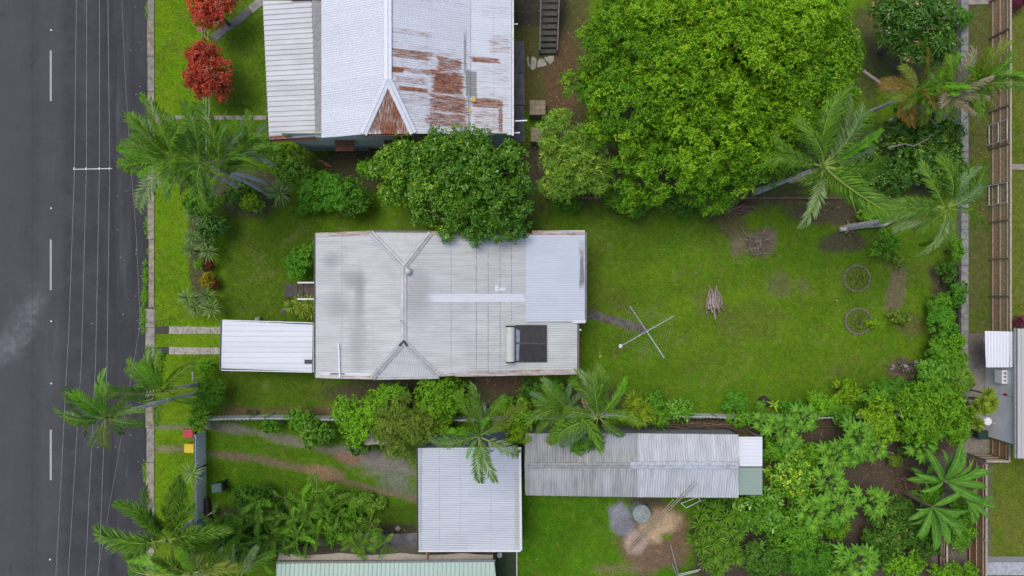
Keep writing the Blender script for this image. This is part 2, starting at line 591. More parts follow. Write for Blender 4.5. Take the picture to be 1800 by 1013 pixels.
col = t.mix(t.math('MULTIPLY', wheel, t.ramp(n3, 0.45, 0.62, 0, 0.7)), col, (0.075, 0.078, 0.08))
col = t.mix(t.ramp(n3, 0.58, 0.75, 0, 0.6), col, (0.10, 0.102, 0.105))
# scuffed arc of pale dust in the far lane
rx = t.math('SUBTRACT', px_, -60.0)
ry = t.math('SUBTRACT', py_, 520.0)
rr = t.math('SQRT', t.math('ADD', t.math('MULTIPLY', rx, rx), t.math('MULTIPLY', ry, ry)))
rr = t.math('ADD', rr, t.math('MULTIPLY', t.math('SUBTRACT', t.noise(0.8, 5), 0.5), 60.0))
ring = t.math('MULTIPLY', t.ramp(rr, 70, 120), t.ramp(rr, 120, 150, 1, 0))
ring = t.math('MULTIPLY', ring, t.math('MULTIPLY', t.ramp(py_, 470, 560), t.ramp(n1, 0.3, 0.6, 0.25, 0.9)))
col = t.mix(t.math('MULTIPLY', t.math('MULTIPLY', ring, t.ramp(t.noise(2.5, 7, 0.8), 0.35, 0.65, 0.3, 1.0)), 0.85), col, (0.20, 0.205, 0.215))
col = t.mix(t.math('MULTIPLY', t.ramp(n4, 0.62, 0.76), t.ramp(px_, 120, 160, 0.15, 0.45)), col, (0.15, 0.15, 0.148))
n5 = t.noise(1.1, 6, 0.7, stretch=(1, 0.5, 1), off=(31, 7, 0))
col = t.mix(t.ramp(n5, 0.58, 0.72, 0, 0.45), col, (0.026, 0.026, 0.029))
n6 = t.noise(0.7, 6, 0.75, stretch=(2.2, 0.35, 1), off=(3, 57, 0))
col = t.mix(t.ramp(n6, 0.60, 0.74, 0, 0.5), col, (0.115, 0.117, 0.12))
seam = t.math('ABSOLUTE', t.math('SUBTRACT', t.math('ADD', px_, t.math('MULTIPLY', n1, 6.0)), 58.0))
col = t.mix(t.ramp(seam, 0.4, 2.2, 0.22, 0.0), col, (0.03, 0.03, 0.032))
lane = t.math('MULTIPLY', t.ramp(px_, 60, 75), t.ramp(px_, 100, 118, 1, 0))
col = t.mix(t.math('MULTIPLY', lane, 0.30), col, (0.10, 0.102, 0.103))
col = t.mix(1.0, col, t.ramp(n2, 0.3, 0.7, 0.72, 1.3), 'MULTIPLY')
t.color(col)
t.bump(n2, 0.4, 0.01)
rd = MB()
x0, x1 = (-420 - 900) * S, (263 - 900) * S
ys = np.linspace(-30, 30, 121)
jag = [(fbm(np.array([2.0]), np.array([y]), 0.8, 3)[0] - 0.5) * 0.5 for y in ys]
vs, fs = [], []
for i, y in enumerate(ys):
    vs += [(x0, y, -0.10), (x1 + 0.1 + jag[i] * 0.4, y, -0.10)]
    if i:
        fs.append((2 * i - 2, 2 * i - 1, 2 * i + 1, 2 * i))
rd.add(vs, fs)
road = rd.build('road', t.m, kind='structure')
paint = plain('road_paint', (0.47, 0.47, 0.45), 0.7, scale=12, amt=0.35, grime=(0.25, 0.25, 0.24))
for a in (-245, 88, 421, 756):
    m = MB()
    p, q = P(87.5, a, 0), P(87.5, a + 89, 0)
    m.box(((p.x + q.x) / 2, (p.y + q.y) / 2, -0.094), (0.125, abs(p.y - q.y), 0.006))
    m.build('lane_marking', paint, road)
for x, y in ((88, 52), (88, 565), (88, 366), (88, 675), (86, 985)):
    p = P(x, y)
    MB().lathe((p.x, p.y, -0.099), [(0.06, 0), (0.05, 0.018), (0.025, 0.024)], 8).build('reflector', WHITE, road)

# leaf scraps and grit lying in the gutter
mb = MB()
for i in range(70):
    p = P(random.choice([random.uniform(236, 258), random.uniform(150, 250)]), random.uniform(0, 1013))
    a, s = random.random() * 6.28, random.uniform(0.02, 0.055)
    mb.add([(p.x + s * math.cos(a + k * 1.57), p.y + s * math.sin(a + k * 1.57) * 0.6, -0.09 + 0.008 * (k % 2)) for k in range(4)], [(0, 1, 2, 3)])
o = mb.build('gutter_litter', plain('pale_litter', (0.5, 0.47, 0.4), 0.9), kind='stuff')

# kerb
kerb = MB()
kb = bpy.data.objects.new('kerb', None)
kb['kind'] = 'structure'
kb.location = P(267, 506)
COL.objects.link(kb)
KM = [plain('kerb_tan', (0.36, 0.305, 0.225), 0.95, scale=3, amt=0.45, grime=(0.10, 0.085, 0.06)),
      plain('kerb_grey', (0.31, 0.285, 0.24), 0.95, scale=3, amt=0.4, grime=(0.09, 0.08, 0.06))]
y = -90
i = 0
while y < 1100:
    L = random.uniform(58, 76)
    a, b = y, y + L - 0.8
    if not (540 < a < 640 or 545 < b < 600):
        xl, xr = (258.5 + random.uniform(-1.5, 1.5), 271.6)
        if a > 640:
            xl, xr = (255 + random.uniform(-2, 2), 271.6)
        p, q = P(xl, a), P(xr, b)
        m = MB()
        zt = 0.05 + random.uniform(-0.01, 0.01)
        m.hexa([(p.x, q.y, -0.16), (q.x, q.y, -0.16), (q.x, p.y, -0.16), (p.x, p.y, -0.16),
                (p.x + 0.07, q.y, zt - 0.03), (q.x, q.y, zt), (q.x, p.y, zt), (p.x + 0.07, p.y, zt - 0.03)])
        m.build('kerb_segment', KM[0] if 300 < y < 545 else KM[i % 2], kb)
    y += L
    i += 1
for a, b in ((543, 576), (577, 611), (612, 640)):
    p, q = P(254.5, a), P(272, b)
    MB().hexa([(p.x, q.y, -0.16), (q.x, q.y, -0.16), (q.x, p.y, -0.16), (p.x, p.y, -0.16),
               (p.x, q.y, -0.075), (q.x, q.y, 0.035), (q.x, p.y, 0.035), (p.x, p.y, -0.075)]).build('crossover_slab', CONCRETE, kb)

def slab(name, mat, pts, z=0.035, parent=None, kind='structure', thick=0.1):
    m = MB().poly([P(x, y)[:2] for x, y in pts], z - thick, z)
    return m.build(name, mat, parent, kind=None if parent else kind)

def group_struct(name, px, py):
    o = bpy.data.objects.new(name, None)
    o['kind'] = 'structure'
    o.location = P(px, py)
    COL.objects.link(o)
    return o

STRIP = plain('bleached_concrete', (0.47, 0.43, 0.37), 0.9, scale=5, amt=0.45, grime=(0.15, 0.13, 0.10))
PATCHY = plain('bitumen_patch', (0.07, 0.065, 0.06), 0.9)
dv = group_struct('driveway', 330, 596)
for ya, yb in ((574, 587), (610, 623)):
    slab('bitumen_apron', PATCHY, [(273, ya + 1), (292, ya - 0.5), (297, ya + 1), (297, yb - 1), (292, yb), (273, yb - 1)], 0.030, dv)
    slab('concrete_strip', STRIP, [(297.6, ya), (370, ya + 1), (370, yb), (297.6, yb)], 0.04, dv)
    slab('concrete_strip', STRIP, [(370.6, ya + 1), (470, ya + 1), (470, yb), (370.6, yb)], 0.036, dv)
fp = group_struct('footpath', 370, 208)
slab('path_flare', CONCRETE, [(273, 194), (300, 204), (300, 211), (273, 219)], 0.035, fp)
for a in range(0, 4):
    slab('path_slab', CONCRETE, [(300.5 + a * 42, 203.5), (342 + a * 42, 203.5), (342 + a * 42, 211), (300.5 + a * 42, 211)], 0.035 + a % 2 * 0.004, fp)
for (x0, y0, x1, y1) in ((375, 68, 395, 51), (396, 50, 416, 38), (417.5, 36.5, 427, 28), (428.5, 27, 439, 18), (440.5, 17, 452, 8), (453, 7, 470, -8)):
    slab('path_slab', CONCRETE_DARK if x0 < 430 else CONCRETE, [(x0 - 5, y0 - 5), (x1 - 4, y1 - 6), (x1 + 5, y1 + 5), (x0 + 5, y0 + 6)], 0.03, fp)
sp = group_struct('side_path', 912, 160)
for a, b in ((72, 128), (129, 185), (186, 250)):
    slab('path_slab', CONCRETE_DARK, [(897, a), (921, a + 1), (923, b), (898, b)], 0.03, sp)
bp = group_struct('back_path', 1085, 562)
for i in range(3):
    f0, f1 = i / 3 + 0.004, (i + 1) / 3 - 0.004
    def L_(f, dx, dy): return (1028 + f * 107 + dx, 551 + f * 30 + dy)
    slab('path_slab', plain('mossy_concrete', (0.155, 0.145, 0.115), 0.95, scale=3, amt=0.5, grime=(0.2, 0.15, 0.09)), [L_(f0, 3, -9), L_(f1, 3, -9), L_(f1, -2, 6), L_(f0, -2, 7)], 0.03, bp)
pt = group_struct('patio', 660, 960)
for a, b in ((548, 610), (611, 672), (673, 738)):
    slab('patio_slab', plain('patio_concrete', (0.19, 0.195, 0.21), 0.75, scale=2, amt=0.5), [(a, 940), (b, 936), (b, 1000), (a, 1000)], 0.04, pt)
slab('side_paving', CONCRETE, [(738, 962), (868, 962), (868, 1000), (738, 1000)], 0.05)
slab('turf_strip', plain('dark_turf', (0.045, 0.075, 0.03), 0.95), [(873, 960), (906, 960), (906, 1060), (873, 1060)], 0.05)
st = group_struct('stepping_stone_path', 950, 108)
for pts in ([(926, 101), (929, 100), (931, 118), (928, 119)], [(934, 101), (938, 100), (943, 104), (942, 120), (937, 124), (932, 121)],
            [(945, 107), (950, 103), (957, 105), (961, 115), (953, 118), (944, 119)], [(956, 102), (966, 99), (974, 99), (973, 108), (967, 114), (961, 108)]):
    slab('stone', plain('pale_flagstone', (0.40, 0.385, 0.32), 0.9, scale=5), pts, 0.05, st)

# concrete wall along the rear boundary, neighbour's concrete strips
rw = group_struct('boundary_wall', 1690, 300)
y = -30
while y < 610:
    a, b = P(1681.5, y), P(1694, y + 62)
    MB().box(((a.x + b.x) / 2, (a.y + b.y) / 2, 0.22), (b.x - a.x, a.y - b.y - 0.01, 0.46 + random.uniform(-.004, .004))).build('wall_block', plain('grey_block', (0.29, 0.285, 0.265), 0.9, scale=4, amt=0.45, grime=(0.12, 0.12, 0.10)), rw)
    y += 62.2
slab('mowing_strip', CONCRETE, [(1775, 289), (2000, 289), (2000, 299), (1775, 299)], 0.06)
slab('neighbour_slab', CONCRETE, [(1700, -30), (1745, -30), (1740, 8), (1700, 9)], 0.06)
slab('neighbour_pad', plain('brown_slab', (0.2, 0.17, 0.135), 0.9), [(1702, 586), (1727, 586), (1727, 624), (1702, 624)], 0.06)
slab('gravel_edge', plain('grey_gravel', (0.24, 0.235, 0.215), 0.95, scale=20), [(1728, 978), (1900, 978), (1900, 1000), (1728, 1000)], 0.06)
slab('neighbour_path', plain('light_concrete', (0.5, 0.52, 0.55), 0.9), [(1729, 988), (1900, 988), (1900, 1010), (1729, 1010)], 0.08)

# ------------------------------------------------------------------ roofs
def plane_x(pxa, ha, pxb, hb):
    """Roof plane level along the street, falling from pixel column pxa to pxb."""
    a, b = P(pxa, 506.5, ha), P(pxb, 506.5, hb)
    return a, Vector((0, 1, 0)).cross(b - a).normalized()
def plane_y(pya, ha, pyb, hb):
    a, b = P(900, pya, ha), P(900, pyb, hb)
    return a, Vector((1, 0, 0)).cross(b - a).normalized()
def Q(px, py, pl):
    o = Vector((0, 0, H))
    d = P(px, py, 0) - o
    return o + d * ((pl[0] - o).dot(pl[1]) / d.dot(pl[1]))

def corrugate(parent, poly, mat, down=None, sheet=0.76, pitch=0.13, amp=0.0085, name='roof_sheet', prof='sin', lift=0.0, cuts=()):
    pts = [Vector(p) for p in poly]
    n = Vector((0, 0, 0))
    for i in range(len(pts)):
        n += (pts[i] - pts[0]).cross(pts[(i + 1) % len(pts)] - pts[0])
    n.normalize()
    if n.z < 0:
        n = -n
    if down is None:
        d = Vector((0, 0, -1)) + n * n.z
    else:
        d = Vector(down) - n * n.dot(Vector(down))
    d.normalize()
    w = n.cross(d)
    o0 = pts[0]
    uv = [((p - o0).dot(d), (p - o0).dot(w)) for p in pts]
    def span(v):
        us = []
        for i in range(len(uv)):
            (ua, va), (ub, vb) = uv[i], uv[(i + 1) % len(uv)]
            if abs(va - vb) < 1e-9:
                if abs(v - va) < 1e-6:
                    us += [ua, ub]
            elif min(va, vb) - 1e-9 <= v <= max(va, vb) + 1e-9:
                us.append(ua + (ub - ua) * (v - va) / (vb - va))
        return (min(us), max(us)) if us else None
    v0, v1 = min(q[1] for q in uv), max(q[1] for q in uv)
    ph = [(0, 0), (0.25, 1), (0.5, 0), (0.75, -1)] if prof == 'sin' else [(0, 0), (0.72, 0), (0.80, 1.6), (0.92, 1.6)]
    k = 0
    a = v0
    u_all = (min(q[0] for q in uv), max(q[0] for q in uv))
    breaks = [u_all[0] - 1] + [u_all[0] + c * (u_all[1] - u_all[0]) for c in cuts] + [u_all[1] + 1]
    while a < v1 - 0.02:
        b = min(a + sheet, v1)
        samp = [a]
        j = math.floor(a / pitch)
        while j * pitch < b + pitch:
            for f, hgt in ph:
                x = (j + f) * pitch
                if a + 0.004 < x < b - 0.004:
                    samp.append(x)
            j += 1
        samp.append(min(b + 0.012, v1))
        def hh(x):
            f = (x / pitch) % 1.0
            q = ph + [(1.0, ph[0][1])]
            for (f0, h0), (f1, h1) in zip(q[:-1], q[1:]):
                if f0 <= f <= f1:
                    return amp * (h0 + (h1 - h0) * (f - f0) / max(f1 - f0, 1e-6))
            return 0
        for ci in range(len(breaks) - 1):
            vs, fs = [], []
            off = lift + (k % 2) * 0.004 + (len(breaks) - 2 - ci) * 0.007 + random.uniform(0, 0.002)
            for x in samp:
                s = span(min(max(x, v0 + 1e-6), v1 - 1e-6))
                if s is None:
                    continue
                lo, hi = max(s[0], breaks[ci]), min(s[1], breaks[ci + 1] + (0.05 if ci < len(breaks) - 2 else 0))
                if hi < lo:
                    hi = lo
                base = o0 + w * x + n * (hh(x) + off)
                vs += [base + d * lo, base + d * hi]
            run, best = [], []
            for i in range(len(vs) // 2 - 1):
                if (vs[2 * i] - vs[2 * i + 1]).length > 1e-5 or (vs[2 * i + 2] - vs[2 * i + 3]).length > 1e-5:
                    run.append(i)
                    if len(run) > len(best):
                        best = list(run)
                else:
                    run = []
            for i in best:
                if (vs[2 * i] - vs[2 * i + 1]).length > 1e-5 or (vs[2 * i + 2] - vs[2 * i + 3]).length > 1e-5:
                    fs.append((2 * i, 2 * i + 1, 2 * i + 3, 2 * i + 2))
            if fs:
                used = sorted({i for f in fs for i in f})
                mp = {u: i for i, u in enumerate(used)}
                MB().add([vs[u] for u in used], [tuple(mp[i] for i in f) for f in fs]).build(name, mat, parent)
        a = b
        k += 1

def cap(parent, p, q, mat, wid=0.34, name='ridge_cap', up=0.045):
    p, q = Vector(p), Vector(q)
    d = (q - p).normalized()
    s = d.cross(Vector((0, 0, 1))).normalized()
    z = Vector((0, 0, 1))
    vs = []
    for e in (p, q):
        for f, zz in ((-1, -0.03), (-0.85, 0.0), (-0.18, 0.02), (0, 0.055), (0.18, 0.02), (0.85, 0.0), (1, -0.03)):
            vs.append(e + s * (f * wid / 2) + z * (zz + up))
    MB().add(vs, [(i, i + 7, i + 8, i + 1) for i in range(6)]).build(name, mat, parent)

def gutter(parent, p, q, mat, name='gutter', w=0.12, t=0.1, dz=-0.07):
    p, q = Vector(p), Vector(q)
    d = (q - p).normalized()
    s = d.cross(Vector((0, 0, 1))).normalized()
    m = MB()
    z = Vector((0, 0, dz))
    for a in (-1, 1):
        m.beam(p + s * (a * w / 2) + z, q + s * (a * w / 2) + z, 0.018, t)
    m.beam(p + z - Vector((0, 0, t / 2 - 0.01)), q + z - Vector((0, 0, t / 2 - 0.01)), w - 0.02, 0.012)
    m.build(name, mat, parent)

def wall_quad(parent, a, b, z0, za, zb, mat, name='wall', th=0.12):
    """One wall from plan point a to b, its top running from za to zb."""
    a, b = Vector((a[0], a[1], 0)), Vector((b[0], b[1], 0))
    d = (b - a).normalized()
    s = Vector((-d.y, d.x, 0)) * th / 2
    pts = []
    for zz in ((z0, z0), (za, zb)):
        pts += [(a.x - s.x, a.y - s.y, zz[0]), (b.x - s.x, b.y - s.y, zz[1]), (b.x + s.x, b.y + s.y, zz[1]), (a.x + s.x, a.y + s.y, zz[0])]
    return MB().hexa(pts).build(name, mat, parent)

GLASS = plain('window_glass', (0.03, 0.035, 0.04), 0.1, amt=0.1, bump=0)
def window(parent, c, wid, hei, axis, frame=WHITE):
    """A window standing proud of a wall; axis is the wall's outward direction."""
    c, ax = Vector(c), Vector(axis)
    s = Vector((-ax.y, ax.x, 0))
    z = Vector((0, 0, 1))
    m = MB()
    for sg in (-1, 1):
        m.beam(c + s * (sg * wid / 2) - z * hei / 2 + ax * 0.02, c + s * (sg * wid / 2) + z * hei / 2 + ax * 0.02, 0.06, 0.06, up=ax)
        m.beam(c - s * (wid / 2 + 0.03) + z * (sg * hei / 2) + ax * 0.023, c + s * (wid / 2 + 0.03) + z * (sg * hei / 2) + ax * 0.023, 0.06, 0.065)
    m.beam(c - z * hei / 2 + ax * 0.018, c + z * hei / 2 + ax * 0.018, 0.04, 0.05, up=ax)
    w = m.build('window', frame, parent)
    MB().beam(c - s * wid / 2, c + s * wid / 2, 0.02, hei).build('pane', GLASS, w)

# ---- the house in the middle
GREY_OLD = galv('grey_weathered_roof', (0.56, 0.57, 0.55), (0.43, 0.435, 0.415), 0.8,
    rust=[(815, 652, 1015, 660, 4.0, 0.55), (770, 655, 830, 662, 4.2, 0.5)],
    extra=[((0.26, 0.26, 0.255), 624, 478, 641, 560, 4, 0.8, 0.5), ((0.30, 0.30, 0.29), 566, 445, 596, 470, 3.7, 0.8, 0.5), ((0.28, 0.28, 0.275), 600, 476, 640, 506, 4, 0.8, 0.5), ((0.33, 0.33, 0.32), 570, 520, 618, 560, 3.8, 0.8, 0.5), ((0.34, 0.34, 0.33), 616, 560, 644, 655, 3.8, 0.8, 0.5),
           ((0.30, 0.30, 0.30), 836.6, 440, 838, 655, 4.1, 0.4, 0.5), ((0.30, 0.30, 0.30), 857.4, 440, 858.8, 656, 4.0, 0.4, 0.5), ((0.30, 0.30, 0.30), 878.4, 420, 879.8, 655, 3.9, 0.4, 0.5), ((0.32, 0.32, 0.32), 898.4, 420, 899.6, 560, 3.8, 0.4, 0.5), ((0.36, 0.36, 0.36), 792.4, 430, 793.6, 655, 4.3, 0.4, 0.5), ((0.38, 0.38, 0.38), 600.4, 430, 601.6, 655, 3.8, 0.4, 0.5),
           ((0.66, 0.68, 0.71), 748, 517, 922, 531, 4.2, 0.06, 0.1), ((0.36, 0.36, 0.35), 712, 470, 760, 560, 4.4, 0.6, 0.7),
           ((0.72, 0.73, 0.74), 870, 502, 876, 512, 4, 0.2, 0.1), ((0.72, 0.73, 0.74), 878, 506, 888, 511, 4, 0.3, 0.3), ((0.70, 0.71, 0.72), 560, 655, 655, 664, 3.7, 0.2, 0.1)])
BLUE_NEW = galv('pale_blue_grey_roof', (0.56, 0.60, 0.655), (0.50, 0.535, 0.58), 0.5, rust=[(920, 405, 1030, 413, 3.6, 1.0)],
    extra=[((0.22, 0.22, 0.22), 1019, 440, 1027, 500, 3.4, 0.5, 0.9)])
CAPM = plain('roof_cap', (0.50, 0.505, 0.505), 0.5, 0.1, scale=3, amt=0.2)
WALL_CREAM = plain('cream_weatherboard', (0.55, 0.54, 0.48), 0.7, scale=3, amt=0.15)
hs = thing('house', 'grey tin-roofed house in the centre with hipped ends and pale blue rear sheets', 'house', P(790, 535))
Wp, Ep = plane_x(710, 4.7, 555, 3.4), plane_x(710, 4.7, 925, 3.65)
ridgeN, ridgeS = Q(710, 470, Wp), Q(710, 602, Wp)
nw, ne, sw, se = Q(652, 409, Wp), Q(757, 410, Ep), Q(655, 664, Wp), Q(772, 662, Ep)
corrugate(hs, [ridgeN, nw, Q(555, 414, Wp), Q(555, 661, Wp), sw, ridgeS], GREY_OLD, cuts=(0.62,))
corrugate(hs, [ridgeN, ne, Q(925, 411, Ep), Q(925, 656, Ep), se, ridgeS], GREY_OLD, cuts=(0.5,))
corrugate(hs, [ridgeN, nw, ne], GREY_OLD)
corrugate(hs, [ridgeS, sw, se], GREY_OLD)
xe = Q(925, 500, Ep).x
sk_a = Vector((xe - 0.05, 0, 3.66))
sk_b = Vector((P(1028, 500, 3.35).x, 0, 3.35))
SKp = (sk_a, Vector((0, 1, 0)).cross(sk_b - sk_a).normalized())
corrugate(hs, [Q(924, 410, SKp), Q(1028, 409, SKp), Q(1028, 566, SKp), Q(924, 566, SKp)], BLUE_NEW, lift=0.02, cuts=(0.5,))
corrugate(hs, [Q(924, 566.5, SKp), Q(1014.5, 566.5, SKp), Q(1014.5, 655, SKp), Q(924, 656, SKp)], GREY_OLD)
for a, b in ((ridgeN, ridgeS), (ridgeN, nw), (ridgeN, ne), (ridgeS, sw), (ridgeS, se)):
    cap(hs, a, b, CAPM)
RUSTY = galv('rusty_barge', (0.6, 0.6, 0.58), (0.4, 0.38, 0.34), 0.5, rust=[(540, 395, 1050, 420, 3.7, 0.6), (540, 645, 1050, 675, 3.7, 0.5)])
for a, b, mt in ((Q(555, 413, Wp), nw, RUSTY), (Q(935, 409, SKp), Q(1028, 408, SKp), RUSTY), (Q(800, 659, Ep), Q(925, 657, Ep), RUSTY), (Q(925, 657, SKp), Q(1014, 655, SKp), RUSTY), (Q(555, 661.5, Wp), sw, RUSTY), (ne, Q(925, 410, Ep), RUSTY)):
    d = (Vector(b) - Vector(a)).normalized()
    MB().beam(Vector(a) + Vector((0, 0, 0.045)), Vector(b) + Vector((0, 0, 0.045)), 0.2, 0.02).build('barge_cap', mt, hs)
DGUT = plain('dull_gutter', (0.24, 0.23, 0.22), 0.6)
gutter(hs, Q(554, 413, Wp), Q(554, 662, Wp), DGUT)
gutter(hs, nw + Vector((0, .06, 0)), ne + Vector((0, .06, 0)), DGUT)
gutter(hs, sw - Vector((0, .06, 0)), se - Vector((0, .06, 0)), CAPM)
gutter(hs, Q(1029.5, 408, SKp), Q(1029.5, 566, SKp), DGUT)
gutter(hs, Q(1016, 567, SKp), Q(1016, 656, SKp), DGUT)
wx0, wx1, wy0, wy1 = Q(555, 500, Wp).x + 0.5, Q(1014, 500, SKp).x - 0.35, P(0, 656, 3.6).y + 0.45, P(0, 412, 3.6).y - 0.45
wxm = ridgeN.x
wall_quad(hs, (wx0, wy0), (wx0, wy1), 0, 3.42, 3.42, WALL_CREAM)
wall_quad(hs, (wx1, wy0), (wx1, wy1), 0, 3.28, 3.28, WALL_CREAM)
for yy, nm in ((wy0, -1), (wy1, 1)):
    wall_quad(hs, (wx0 + .07, yy), (wxm, yy), 0, 3.42, 4.3, WALL_CREAM)
    wall_quad(hs, (wxm + .003, yy), (wx1 - .07, yy), 0, 4.3, 3.28, WALL_CREAM)
    for f in (0.12, 0.3, 0.55, 0.8):
        window(hs, (wx0 + f * (wx1 - wx0), yy + nm * 0.08, 1.9), 1.2, 1.1, (0, nm, 0))
for f in (0.2, 0.45, 0.8):
    window(hs, (wx0 - 0.08, wy0 + f * (wy1 - wy0), 1.9), 1.3, 1.1, (-1, 0, 0))
    window(hs, (wx1 + 0.08, wy0 + f * (wy1 - wy0), 1.9), 1.1, 1.1, (1, 0, 0))
# fittings on its roof
q = Q(718, 477, Ep)
m = MB().lathe(q, [(0.09, -0.1), (0.09, 0.16), (0.19, 0.17), (0.21, 0.24), (0.16, 0.36), (0.06, 0.42)], 14)
m.build('vent_cowl', plain('cowl', (0.55, 0.56, 0.54), 0.5), hs, smooth=True)
q = Q(706, 563, Wp)
m = MB().tube([q, q + Vector((0, 0, 0.7))], 0.02).beam(q + Vector((-0.3, -0.06, 0.65)), q + Vector((0.12, 0.1, 0.65)), 0.03, 0.03).beam(q + Vector((-0.18, 0.12, 0.6)), q + Vector((-0.1, -0.16, 0.6)), 0.02, 0.02)
m.build('aerial', GREYMETAL, hs)
m = MB().tube([Q(596, 603, Wp) + Vector((0, 0, 0.1)), Q(597, 640, Wp) + Vector((0, 0, 0.1)), Q(598, 663, Wp) + Vector((0, 0, 0.1)), Q(598, 666, Wp) + Vector((0, 0, -0.5))], 0.055, 8)
m.build('white_vent_pipe', WHITE, hs)
MB().beam(Q(581, 657, Wp) + Vector((0, 0, .08)), Q(606, 657, Wp) + Vector((0, 0, .08)), 0.06, 0.02).build('flashing_strip', plain('black_flashing', (0.06, 0.06, 0.065), 0.6), hs)
MB().beam(ridgeS + Vector((0, 0.1, .1)), ridgeS + Vector((0.2, -0.2, .08)), 0.14, 0.05).beam(ridgeS + Vector((0, 0.1, .1)), ridgeS + Vector((-0.25, -0.2, .08)), 0.1, 0.045).build('ridge_flashing', MATS['black_flashing'], hs)
MB().beam(Q(1006, 565, SKp) + Vector((0, 0, .07)), Q(1029, 565, SKp) + Vector((0, 0, .07)), 0.2, 0.03).build('corner_cap', WHITE, hs)
MB().tube([Q(1017, 580, SKp) + Vector((0.1, 0, 0.1)), Q(1017, 580, SKp) + Vector((0.1, 0, -2.5))], 0.05, 8).build('downpipe', WHITE, hs)

# solar water heater
wb = Q(895, 604, Ep)
wh = thing('solar_water_heater', 'solar water heater with white tank and dark panels on the grey roof', 'water heater', wb)
tk = [Q(897, 573, Ep) + Vector((0, 0, 0.33)), Q(897, 636, Ep) + Vector((0, 0, 0.33))]
dd = (tk[1] - tk[0]).normalized()
MB().tube([tk[0], tk[0] + dd * 0.04, tk[0] + dd * 0.05, tk[1] - dd * 0.05, tk[1] - dd * 0.04, tk[1]], [0.2, 0.25, 0.255, 0.255, 0.25, 0.2], 18).build('tank', plain('tank_white', (0.62, 0.61, 0.56), 0.4, amt=0.1), wh, smooth=False)
for e in (tk[0] - dd * 0.02, tk[1] - dd * 0.05):
    MB().tube([e, e + dd * 0.07], 0.262, 18).build('tank_end', plain('black_plastic', (0.02, 0.02, 0.02), 0.5), wh)
PANEL = plain('solar_absorber', (0.045, 0.043, 0.042), 0.35, amt=0.35, scale=3, grime=(0.10, 0.10, 0.11))
for a, b in ((572, 603), (604.4, 636)):
    pts = [Q(906, b, Ep), Q(961, b, Ep), Q(961, a, Ep), Q(906, a, Ep)]
    MB().hexa([p + Vector((0, 0, 0.05)) for p in pts] + [p + Vector((0, 0, 0.13)) for p in pts]).build('solar_panel', PANEL, wh)
    f = MB()
    for i in range(4):
        f.beam(pts[i] + Vector((0, 0, 0.10)), pts[(i + 1) % 4] + Vector((0, 0, 0.10)), 0.04, 0.09)
    f.build('panel_frame', plain('panel_frame', (0.10, 0.10, 0.10), 0.5, 0.4), wh)
MB().hexa([p + Vector((0, 0, 0.134)) for p in [Q(906, 634, Ep), Q(912, 634, Ep), Q(914, 582, Ep), Q(906, 577, Ep)]] + [p + Vector((0, 0, 0.14)) for p in [Q(906, 634, Ep), Q(912, 634, Ep), Q(914, 582, Ep), Q(906, 577, Ep)]]).build('peeled_strip', plain('peeled_strip', (0.28, 0.31, 0.36), 0.4), wh)

# carport
cp = thing('carport', 'white flat-roofed carport in front of the grey house', 'carport', P(470, 609))
CPp = plane_x(551, 2.95, 390, 2.7)
corrugate(cp, [Q(391, 564, CPp), Q(550, 569, CPp), Q(548.5, 653.5, CPp), Q(389, 650.5, CPp)], galv('white_ribbed_roof', (0.64, 0.675, 0.70), (0.57, 0.60, 0.63), 0.4), sheet=0.62, pitch=0.31, amp=0.013, prof='rib')
CT = plain('carport_trim', (0.30, 0.30, 0.31), 0.5)
gutter(cp, Q(389.3, 563, CPp), Q(387.6, 651, CPp), CT)
for a, b in (((391, 563), (550, 568)), ((389, 651), (548.5, 654.5))):
    MB().beam(Q(*a, CPp) - Vector((0, 0, .06)), Q(*b, CPp) - Vector((0, 0, .06)), 0.05, 0.14).build('fascia', WHITE, cp)
gutter(cp, Q(553, 568, CPp), Q(551.5, 655, CPp), WHITE)
MB().box(Q(542, 636, CPp) + Vector((0, 0, 0.05)), (0.42, 0.24, 0.03)).build('roof_patch', plain('charcoal_patch', (0.06, 0.065, 0.075), 0.6), cp)
for x, y in ((393, 567), (393, 647), (470, 568), (470, 649), (546, 572), (546, 650)):
    q = Q(x, y, CPp)
    MB().beam((q.x, q.y, 0), (q.x, q.y, q.z - 0.05), 0.09, 0.09).build('post', WHITE, cp)

# front porch of the middle house
po = thing('porch', 'small timber porch with white rails at the front of the grey house', 'porch', P(540, 510))
pzz = 0.9
for i in range(3):
    a, b = P(524 + i * 10, 498, pzz), P(533.4 + i * 10, 524, pzz)
    MB().box(((a.x + b.x) / 2, (a.y + b.y) / 2, pzz), (b.x - a.x, a.y - b.y, 0.05 + 0.004 * i)).build('deck_board', plain('deck_timber', (0.115, 0.088, 0.068), 0.85, scale=5, amt=0.4), po)
for yy in (497, 526):
    a, b = P(523, yy, 1.7), P(556, yy, 1.7)
    MB().beam(a, b, 0.09, 0.05).build('rail', WHITE, po)
    for f in (0.02, 0.5, 0.98):
        q = a.lerp(b, f)
        MB().beam((q.x, q.y, 0.02), (q.x, q.y, 1.68), 0.07, 0.07).build('post', WHITE, po)
for i in range(3):
    a = P(519 - i * 7.5, 511, 0.7 - i * 0.22)
    MB().box((a.x, a.y, a.z), (0.27, 0.85, 0.04)).build('step', plain('step_timber', (0.10, 0.09, 0.08), 0.9), po)

